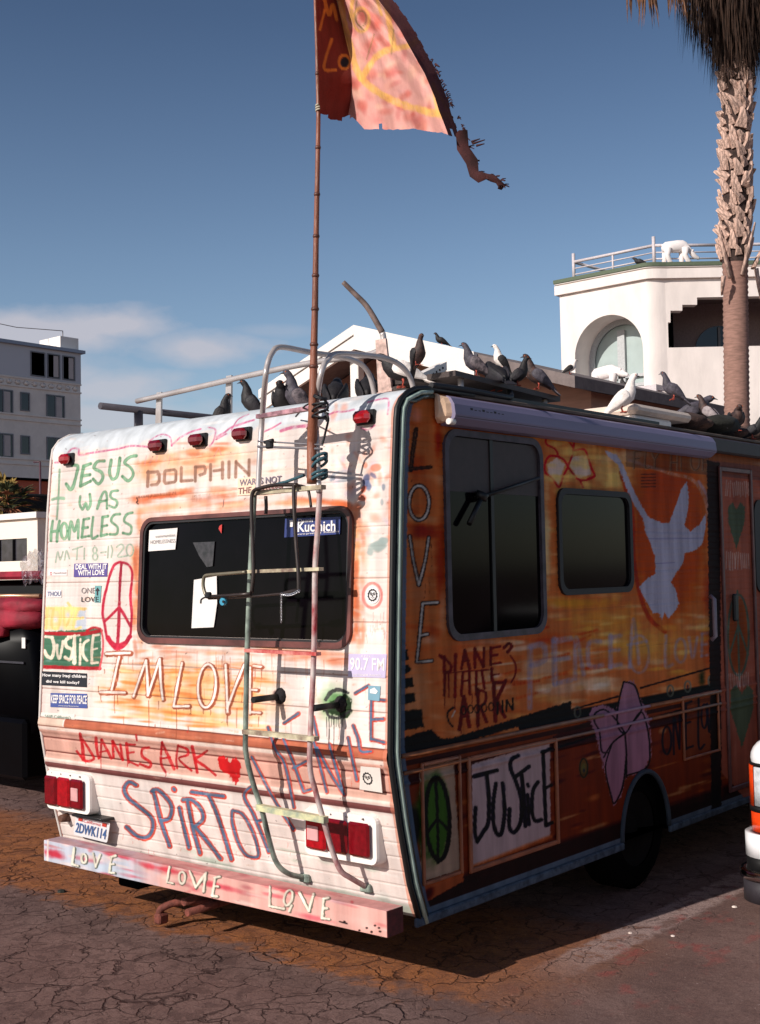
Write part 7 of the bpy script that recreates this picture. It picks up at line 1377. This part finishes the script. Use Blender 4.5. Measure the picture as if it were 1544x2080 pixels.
# ---- pigeons
PM = {}
def pm(k, c, c2=None, sc=22, rough=.65): PM[k] = mat('feathers_'+k, c, rough, var=.35, scale=sc, col2=c2, bump=.3, bscale=80); return PM[k]
pm('slate', (84, 78, 88), (46, 42, 50)); pm('dark', (34, 29, 31), (16, 14, 17)); pm('brown', (84, 60, 54), (40, 28, 28)); pm('white', (240, 232, 226), (226, 214, 208)); pm('neck', (58, 62, 74), (70, 44, 66)); pm('wing', (112, 100, 104), (44, 38, 44), 34); pm('pale', (170, 158, 158), (120, 108, 112))
pm('red', (176, 74, 58)); pm('eye', (190, 90, 30)); pm('beak', (60, 56, 58)); pm('wingdark', (40, 36, 42), (22, 20, 24))
def pigeon_mesh(pitch, neck, look, tuck=0.):
    """returns meshes in local coordinates: feet at the origin, bird faces +X; one continuous body"""
    ca, sa = math.cos(pitch), math.sin(pitch); hip = np.array([0, 0, .085])
    def loc(s, h): return hip+np.array([s*ca-h*sa, 0, s*sa+h*ca])
    spine = [(-.130, .00, .010, .022), (-.10, .002, .022, .026), (-.06, .004, .040, .038), (-.02, .006, .052, .050), (.02, .004, .057, .057), (.055, .006, .052, .055), (.085, .018, .038, .042)]
    sp = [(loc(s, h), w, hh) for s, h, w, hh in spine]
    b = loc(.10, .035); up = np.array([.018+tuck*.01, 0, neck]); 
    sp += [(b+up*.25, .029, .031), (b+up*.6, .022, .023), (b+up*.85+[.004, 0, 0], .0215, .0225), (b+up*1.05+[.012, 0, 0], .0225, .0215), (b+up*1.2+[.022, 0, 0], .015, .014), (b+up*1.26+[.030, 0, 0], .004, .004)]
    rings = []; n = 14
    for i, (p, w, h) in enumerate(sp):
        t = _n(sp[min(i+1, len(sp)-1)][0]-sp[max(i-1, 0)][0]); up_ = _n(np.array([-t[2], 0, t[0]])); rings.append([p+np.array([0, w*math.cos(a), 0])+up_*h*math.sin(a) for a in np.linspace(0, 2*math.pi, n+1)[:-1]])
    body = MB(); body.loft(rings); hd = sp[10][0]
    lk = look
    beak = MB(); hb = hd+np.array([.018, 0, -.002]); beak.tube([hb, hb+[.014, 0, -.002], hb+[.026, 0, -.008]], [.006, .004, .001], 6)
    eyes = []
    for s in (1, -1):
        e = MB(); c = hd+np.array([.008, .0195*s, .004]); e.loft([[c+np.array([r*math.cos(a), s*o, r*math.sin(a)]) for a in np.linspace(0, 2*math.pi, 9)[:-1]] for r, o in ((.0045, -.002), (.004, .0015), (.001, .003))]); eyes.append(e.mesh('eye'))
    wings = []
    for s in (1, -1):
        w = MB(); rr_ = []
        for k, (q, h, hh, th) in enumerate(((.062, .012, .018, .004), (.045, .014, .038, .010), (.01, .016, .044, .013), (-.04, .012, .038, .012), (-.085, .010, .026, .009), (-.125, .006, .014, .006), (-.165, .002, .004, .003))):
            off = np.interp(q, [-.13, -.02, .03, .09], [.018, .050, .055, .040]); c = loc(q, h)+np.array([0, s*off, 0]); u2 = np.array([-sa, 0, ca])
            rr_.append([c+u2*hh*math.sin(a)+np.array([0, s*th*math.cos(a), 0]) for a in np.linspace(0, 2*math.pi, 11)[:-1]])
        w.loft(rr_); wings.append(w.mesh('wing'))
    tail = MB(); t0 = loc(-.10, 0); t1 = loc(-.215, -.012)
    u2 = np.array([-sa, 0, ca]); tail.loft([[t0+[0, y, 0]+u2*z for y, z in ((-.02, -.008), (.02, -.008), (.02, .008), (-.02, .008))], [t1+[0, y, 0]+u2*z for y, z in ((-.032, -.002), (.032, -.002), (.032, .003), (-.032, .003))]], smooth=False)
    legs = []
    for s in (1, -1):
        l = MB(); l.tube([(.0, .022*s, .055), (-.004, .022*s, .028), (.004, .022*s, .004)], [.012, .0045, .004], 6)
        for dx, dy in ((.03, 0), (.026, .013), (.026, -.013), (-.018, 0)): l.tube([(.004, .022*s, .005), (.004+dx, .022*s+dy, .003)], [.0035, .002], 5)
        legs.append(l.mesh('leg'))
    return body.mesh('body'), beak.mesh('beak'), eyes, wings, tail.mesh('tail'), legs
POSE = {'up': pigeon_mesh(math.radians(52), .062, 0), 'std': pigeon_mesh(math.radians(28), .055, 0), 'tuck': pigeon_mesh(math.radians(18), .022, 0, 1.), 'lean': pigeon_mesh(math.radians(38), .07, 0), 'peck': pigeon_mesh(math.radians(-12), .01, 0, 1)}
NAT = {'up': .262, 'std': .205, 'tuck': .150, 'lean': .235, 'peck': .15}
def pigeon(px, ptop, plane, head, pose, cb_, cw, label, cneck=None, xy=None, z=None, group='pigeons on the camper roof', name='pigeon', cat='pigeon', smax=1.05, pb=None):
    """each bird stands where its column of the survey meets the roof, and is as tall as the survey says"""
    sc = 1.
    if xy is None:
        z = ZR-.012 if z is None else z; p = on(px, ptop, 0 if plane < 0 else 1, plane); x, y = p[0], p[1]; z = on(px, pb, 0 if plane < 0 else 1, plane)[2] if pb else z; sc = min(smax, max(.5, (p[2]-z)/NAT[pose]*.94))
    else: x, y = xy
    t = thing(name, label, cat, (x, y, z), group, local=True); t.rotation_euler.z = math.radians(head); t.scale = (sc,)*3
    me = POSE[pose]; parts = [('body', me[0], PM[cb_]), ('beak', me[1], PM['beak'])]+[('eye', e, PM['eye']) for e in me[2]]+[('wing', w, PM[cw]) for w in me[3]]+[('tail', me[4], PM[cw if cw != 'pale' else 'slate'])]+[('leg', l, PM['red']) for l in me[5]]
    for nm, m0, mt in parts:
        o = bpy.data.objects.new(nm, m0); COL.objects.link(o); o.parent = t
        if not m0.materials: m0.materials.append(mt)
        o.material_slots[0].link = 'OBJECT'; o.material_slots[0].material = mt
    if cneck:
        k = MB(); 
    return t
# heading: picture-left is about 140 deg (towards -X and away), picture-right about -40 deg, towards the camera -60
LFT, RGT, TOC, AWY = 222, 40, -52, 128
pigeon(447, 797, 0.6, LFT+180, 'up', 'dark', 'dark', 'small dark pigeon just left of the second flat post of the roof rack')
pigeon(512, 768, 0.5, LFT-4, 'up', 'dark', 'wingdark', 'charcoal pigeon looking left beside the ladder\'s left rail')
pigeon(574, 790, 0.6, TOC, 'tuck', 'dark', 'dark', 'low dark pigeon crouching between the charcoal and the grey pigeon')
pigeon(604, 748, 0.6, LFT+10, 'up', 'slate', 'wing', 'tall grey pigeon with barred wing between the two ladder hoops', 'neck')
pigeon(681, 768, 0.7, AWY, 'tuck', 'dark', 'dark', 'dark pigeon half hidden behind the roof just right of the bamboo pole')
pigeon(748, 762, 0.7, AWY, 'tuck', 'dark', 'dark', 'black pigeon low under the white pavilion beside its post')
pigeon(848, 678, -0.2, RGT-60, 'up', 'brown', 'dark', 'brown pigeon standing upright above the white perforated strip', pb=742)
pigeon(817, 729, -0.35, LFT, 'tuck', 'dark', 'white', 'small black and white pigeon crouched left of the brown one', z=2.60)
pigeon(966, 699, -0.2, LFT-8, 'lean', 'slate', 'wing', 'grey pigeon leaning forward with neck stretched above the roof panel', pb=764)
pigeon(1018, 710, -0.3, LFT, 'up', 'white', 'dark', 'white headed pigeon standing behind the puffed black pigeon', pb=752)
pigeon(1010, 738, -0.12, AWY+20, 'tuck', 'dark', 'wingdark', 'puffed up black pigeon seen from behind on the roof edge', pb=794)
pigeon(1050, 727, -0.12, RGT, 'lean', 'dark', 'wingdark', 'dark pigeon facing right close to the puffed black one', pb=784)
pigeon(1092, 723, -0.12, LFT-4, 'lean', 'brown', 'slate', 'grey brown pigeon facing left with its tail out to the right', pb=790)
t = pigeon(1262, 764, -0.1, RGT-6, 'lean', 'white', 'white', 'pure white pigeon with red feet standing in front of the arched window', pb=838); 
pigeon(1366, 758, -0.22, LFT-2, 'lean', 'slate', 'slate', 'grey pigeon facing left on top of the cream roof vent', pb=812)
pigeon(1402, 805, -0.3, RGT, 'tuck', 'slate', 'slate', 'small grey pigeon low behind the roof vent', z=2.63)
pigeon(1440, 803, -0.15, AWY+60, 'lean', 'brown', 'pale', 'pigeon with a pale patched wing bending left of the palm trunk', pb=860)
pigeon(1494, 834, -0.15, TOC, 'tuck', 'brown', 'dark', 'round brown pigeon roosting in front of the palm trunk', pb=876)
pigeon(1528, 850, -0.15, RGT-30, 'std', 'dark', 'wingdark', 'black pigeon with a red foot at the right edge of the roof', pb=892)
# birds on the buildings
q = on(897, 694, 1, GY+.6); pigeon(0, 0, 1, RGT+180, 'std', 'dark', 'dark', 'tiny dark pigeon perched on the white gable slope of the pavilion', xy=(q[0], GY+.6), z=slope(q[0])-.03, group='birds on the buildings behind')
q = on(1137, 762, 1, GY+.3); pigeon(0, 0, 1, RGT, 'std', 'white', 'dark', 'tiny black and white bird low on the grey slope of the pavilion roof', xy=(q[0], GY+.6), z=slope(q[0])-.03, group='birds on the buildings behind')
q = on(1268, 790, 1, WY-.35); t = pigeon(0, 0, 1, 200, 'up', 'dark', 'dark', 'dark bird behind the rump of the bear on the window sill', xy=(q[0], WY-.35), z=sz+.06, group='birds on the buildings behind'); t.scale = (1.5,)*3
q = f2px(1297, 533); t = pigeon(0, 0, 1, 200, 'tuck', 'dark', 'dark', 'dark bird sitting on the villa roof under the railing', xy=(-15.0, 30.4), z=ZT+.15, group='birds on the buildings behind'); t.scale = (1.6,)*3

# ---- black vehicle at the left with crimson padding
VX1 = float(on(78, 1500, 1, 1.75)[0]); VY = 1.72
M_['bpaint'] = mat('black_car_paint', (6, 6, 9), .35, var=.3, scale=2, spec=.06); M_['crim'] = mat('crimson_quilted_cloth', (150, 24, 48), .75, var=.45, scale=5, bump=.5, bscale=14); M_['chrome'] = mat('chrome', (200, 196, 196), .12, metal=1.)
zb0 = float(on(30, 1262, 1, VY)[2]); veh = thing('black_pickup', 'black vehicle with crimson padded cloth over its rear at the left edge of the lot', 'pickup', (VX1-1., VY+2, 0))
sec = lambda y, k, zt: [(VX1-1.95+.05*(1-k), y, .42), (VX1-.10*k-.05*(1-k), y, .42), (VX1+.02, y, .62), (VX1-.02, y, .95), (VX1-.08, y, zt-.12), (VX1-.20, y, zt), (VX1-1.75, y, zt), (VX1-1.90, y, zt-.12), (VX1-1.95, y, .9)]
mb = MB(); mb.loft([sec(VY+.22, .6, zb0-.16), sec(VY+.04, .9, zb0-.06), sec(VY, 1, zb0-.02)][::-1][0:0]+[[(x*.985+(VX1-1)*.015, y-.0, z*.98+.01) for x, y, z in sec(VY, 1, zb0-.05)], sec(VY+.08, 1, zb0), sec(VY+1.5, 1, zb0+.01), sec(VY+4.4, 1, zb0-.05), [(x, y+.1, z*.9+.05) for x, y, z in sec(VY+4.6, 1, zb0-.1)]]); mb.build('body', M_['bpaint'], veh)
zr_ = float(on(30, 1148, 1, VY+.5)[2]); cabs = lambda y, a, zt: [(VX1-1.78+a, y, zb0), (VX1-.17-a, y, zb0), (VX1-.30-a, y, zt), (VX1-1.65+a, y, zt)]
mb = MB(); mb.loft([cabs(VY+.35, 0, zb0+.28), cabs(VY+.6, .0, zb0+.33), cabs(VY+2.3, 0, zb0+.33), cabs(VY+3.0, .05, zb0+.02)], smooth=False); mb.build('cabin', mat('black_cabin_opening', (6, 5, 7), .4), veh)
mb = MB(); zz_ = zb0+.335; mb.box((VX1-1.72, VY+.28, zz_), (VX1-.28, VY+2.3, zz_+.07), .025); mb.build('roof', M_['crim'], veh)
mb = MB(); mb.tube([(VX1-1.9, VY+.14, zb0+.20), (VX1-.12, VY+.14, zb0+.20)], .018, 8); mb.build('chrome_rail', mat('brassy_rail', (190, 150, 120), .3, metal=.6), veh)
def cushion(x0, x1, y0, y1, z0, z1, seed, label=None):
    mb = MB(); n = 26; rings = []; r_ = random.Random(seed)
    for i in range(14):
        t = i/13; x = x0+(x1-x0)*t; e = math.sin(math.pi*min(1, max(0, .04+t*.92)))**.35; rg = []
        for a in np.linspace(0, 2*math.pi, n+1)[:-1]:
            c, s = math.cos(a), math.sin(a); k = 1+.06*math.sin(5*a+i*1.3+seed)+.05*math.sin(i*2.1+3*a); rg.append((x, (y0+y1)/2+(y1-y0)/2*np.sign(c)*abs(c)**.7*e*k, (z0+z1)/2+(z1-z0)/2*np.sign(s)*abs(s)**.7*e*k))
        rings.append(rg)
    mb.loft(rings); return mb.build('cushion', M_['crim'], veh, label)
cushion(VX1-1.9, VX1-.02, VY-.10, VY+.30, zb0-.10, zb0+.13, 1); cushion(VX1-.9, VX1-.0, VY-.04, VY+.3, zb0+.04, zb0+.19, 2); cushion(VX1-2.1, VX1-.35, VY-.14, VY+.1, zb0-.17, zb0+.02, 3)
q = on(49, 1306, 1, VY-.012); mb = MB(); mb.box((q[0]-.024, VY-.018, q[2]-.042), (q[0]+.024, VY-.012, q[2]+.042)); o = mb.build('white_patch', M_['paper'], veh)  # small white rectangle on the rear of the body
mb = MB(); mb.box((VX1-1.9, VY-.06, .14), (VX1-.06, VY+.25, .62), .03); mb.build('bumper', M_['bpaint'], veh)
q = on(30, 1345, 1, VY); mb = MB(); mb.box((VX1-1.86, VY-.022, q[2]-.008), (VX1-.12, VY-.010, q[2]+.008)); mb.build('highlight_line', mat('dull_highlight', (60, 60, 68), .3), veh)  # thin paler strip standing in for a highlight along the body
for x, y in ((VX1-.16, VY+.9), (VX1-1.8, VY+.9), (VX1-.16, VY+3.8), (VX1-1.8, VY+3.8)): wheel(x, y, .33, .2, veh)
# crinkled clear plastic on its corner
pl_ = bpy.data.materials.new('clear_plastic_sheet'); pl_.use_nodes = True; b = pl_.node_tree.nodes['Principled BSDF']; b.inputs['Base Color'].default_value = (.62, .58, .64, 1); b.inputs['Roughness'].default_value = .18; b.inputs['Alpha'].default_value = .55; b.inputs['Coat Weight'].default_value = 1
nzz = pl_.node_tree.nodes.new('ShaderNodeTexNoise'); nzz.inputs['Scale'].default_value = 34; bp = pl_.node_tree.nodes.new('ShaderNodeBump'); bp.inputs['Strength'].default_value = 1; bp.inputs['Distance'].default_value = .02; pl_.node_tree.links.new(nzz.outputs[0], bp.inputs['Height']); pl_.node_tree.links.new(bp.outputs[0], b.inputs['Normal'])
gx_, gy_ = 16, 14; V = []
for j in range(gy_):
    for i in range(gx_):
        u, w = i/(gx_-1), j/(gy_-1); px = 40+u*58+8*w; py = 1142+w*50-26*math.sin(u*2.6)+4*math.sin(i*2.1+j)+u*w*30; V.append(on(px, py, 1, VY+.02+.10*rs.random()+.05*math.sin(i)))
mb = MB(); mb.add(V, [(j*gx_+i, j*gx_+i+1, (j+1)*gx_+i+1, (j+1)*gx_+i) for j in range(gy_-1) for i in range(gx_-1)]); mb.build('plastic_sheet', pl_, veh)

# ---- white car whose front corner shows at the right edge
M_['wpaint'] = mat('white_car_paint', (236, 236, 240), .18, var=.02, coat=.8); M_['amber'] = mat('amber_lens', (230, 70, 24), .15, var=.2, scale=60, coat=.5)
cxx = 0.595; cyy = 1.86
car = thing('white_car', 'white car whose front corner with amber lamp shows at the right edge', 'car', (1.7, 4, 0))
def cp(x, y, z): return (cxx+x, cyy+y, z)
def carsec(y, x0, zt, zb_, r=.12):
    w = 1.74; return [cp(x0+r, y, zb_), cp(w-x0-r, y, zb_), cp(w-x0, y, zb_+.12), cp(w-x0, y, zt-r), cp(w-x0-r*1.2, y, zt), cp(x0+r*1.2, y, zt), cp(x0, y, zt-r), cp(x0, y, zb_+.12)]
zc0 = .42; 
mb = MB(); mb.loft([carsec(.10, .16, .80, .44, .10), carsec(.16, .05, .86, .42), carsec(.34, .0, .91, .40), carsec(1.2, .0, .96, .30), carsec(3.4, .0, .98, .30), carsec(4.2, .04, .95, .32), carsec(4.4, .12, .85, .4)], smooth=True); mb.build('body', M_['wpaint'], car)
mb = MB(); mb.loft([[cp(x, 1.1, z) for x, z in ((.12, .96), (1.62, .96), (1.6, .98), (.14, .98))], [cp(x, 1.8, z) for x, z in ((.12, .96), (1.62, .96), (1.42, 1.40), (.32, 1.40))], [cp(x, 3.0, z) for x, z in ((.12, .97), (1.62, .97), (1.42, 1.42), (.32, 1.42))], [cp(x, 3.8, z) for x, z in ((.14, .97), (1.60, .97), (1.55, 1.0), (.2, 1.0))]], smooth=False); mb.build('cabin', M_['glassdk'], car)
mb = MB(); mb.box(cp(.33, 1.82, 1.405), cp(1.41, 3.0, 1.44), .02); mb.build('roof', M_['wpaint'], car)
def crn(name, z0, z1, m_, out_, x1=.5, par=car, r=.10, n=9, yo=0., kmax=99, kmin=0):
    """piece wrapped round the front corner"""
    mb = MB(); P_ = []
    for k in range(n): a = math.pi*(1-k/(n-1)*.5); P_.append((r+.05+(r+out_)*math.cos(a), .10+r+yo-(r+out_)*math.sin(a)))
    path_ = [(P_[0][0], .42+yo)]+P_+[(x1, P_[-1][1])]; path_ = path_[kmin:kmax]
    vs = []
    for x, y in path_: vs += [cp(x, y, z0), cp(x, y, z1)]
    inn = [(x+.03, y+.03) for x, y in path_]
    for x, y in inn: vs += [cp(x, y, z0), cp(x, y, z1)]
    m = len(path_); fs = [(2*i, 2*i+1, 2*i+3, 2*i+2) for i in range(m-1)]+[(2*m+2*i, 2*m+2*i+2, 2*m+2*i+3, 2*m+2*i+1) for i in range(m-1)]+[(2*i+1, 2*m+2*i+1, 2*m+2*i+3, 2*i+3) for i in range(m-1)]+[(2*i, 2*i+2, 2*m+2*i+2, 2*m+2*i) for i in range(m-1)]
    mb.add(vs, fs, True); return mb.build(name, m_, par)
crn('headlight', .543, .733, mat('clear_headlamp', (196, 200, 206), .08, var=.3, scale=30, spec=.9), .018, .62)
crn('side_marker', .540, .738, M_['amber'], .024, .13, kmin=0, kmax=7)
mb = MB(); RG = []
for z, o_ in ((.753, .012), (.775, .016), (.80, .012), (.825, .0), (.848, -.02), (.866, -.048), (.878, -.08), (.884, -.12)):
    r = .10; P_ = [(r+.05+(r+o_)*math.cos(math.pi*(1-k/12*.5)), .10+r-(r+o_)*math.sin(math.pi*(1-k/12*.5))) for k in range(13)]
    RG.append([cp(P_[0][0], .9, z)]+[cp(x, y, z) for x, y in P_]+[cp(1.6, P_[-1][1], z)])
n_ = len(RG[0]); mb.add([q for r_ in RG for q in r_], [(a*n_+b, a*n_+b+1, (a+1)*n_+b+1, (a+1)*n_+b) for a in range(7) for b in range(n_-1)], True); mb.build('fender_cap', M_['wpaint'], car)
crn('turn_signal', .415, .513, M_['amber'], .02, .45)
crn('lamp_trim', .514, .539, M_['blacktrim'], .026, .6); crn('lamp_trim', .739, .752, M_['blacktrim'], .02, .6)
crn('bumper', .298, .412, M_['wpaint'], .045, 1.6, yo=-.02); crn('bumper_strip', .232, .297, M_['blacktrim'], .04, 1.6, yo=-.02); crn('chrome_strip', .193, .231, M_['chrome'], .075, 1.6, yo=-.02); crn('lower_valance', .08, .192, mat('dark_grey_valance', (50, 46, 52), .5), .06, 1.6, yo=-.02)
for x, y in ((.10, .75), (1.64, .75), (.10, 3.5), (1.64, 3.5)): wheel(cxx+x, cyy+y, .30, .19, car)

# ---- litter
def bit(px, py, s, c, lab, cat='litter'):
    p = on(px, py, 2, .0); mb = MB(); r_ = random.Random(int(px)); rg = [[(p[0]+s*k*math.cos(a)*(1+.3*r_.random()), p[1]+s*k*math.sin(a)*(1+.3*r_.random()), z) for a in np.linspace(0, 2*math.pi, 8)[:-1]] for k, z in ((1, .001), (.8, s*.5), (.2, s*.7))]; mb.loft(rg, smooth=False)
    tag(mb.build('litter', mat('litter_bit', c, .8), None), lab, cat)
bit(125, 1812, .022, (34, 36, 28), 'small dark clump lying on the cracked asphalt left of the bumper')
bit(1492, 1843, .012, (230, 214, 204), 'white scrap on the asphalt beside the white car tyre')
bit(1280, 1896, .010, (220, 200, 190), 'pale scrap at the edge of the camper shadow')
bit(1367, 1902, .010, (222, 204, 196), 'pale chip on the worn white parking line')
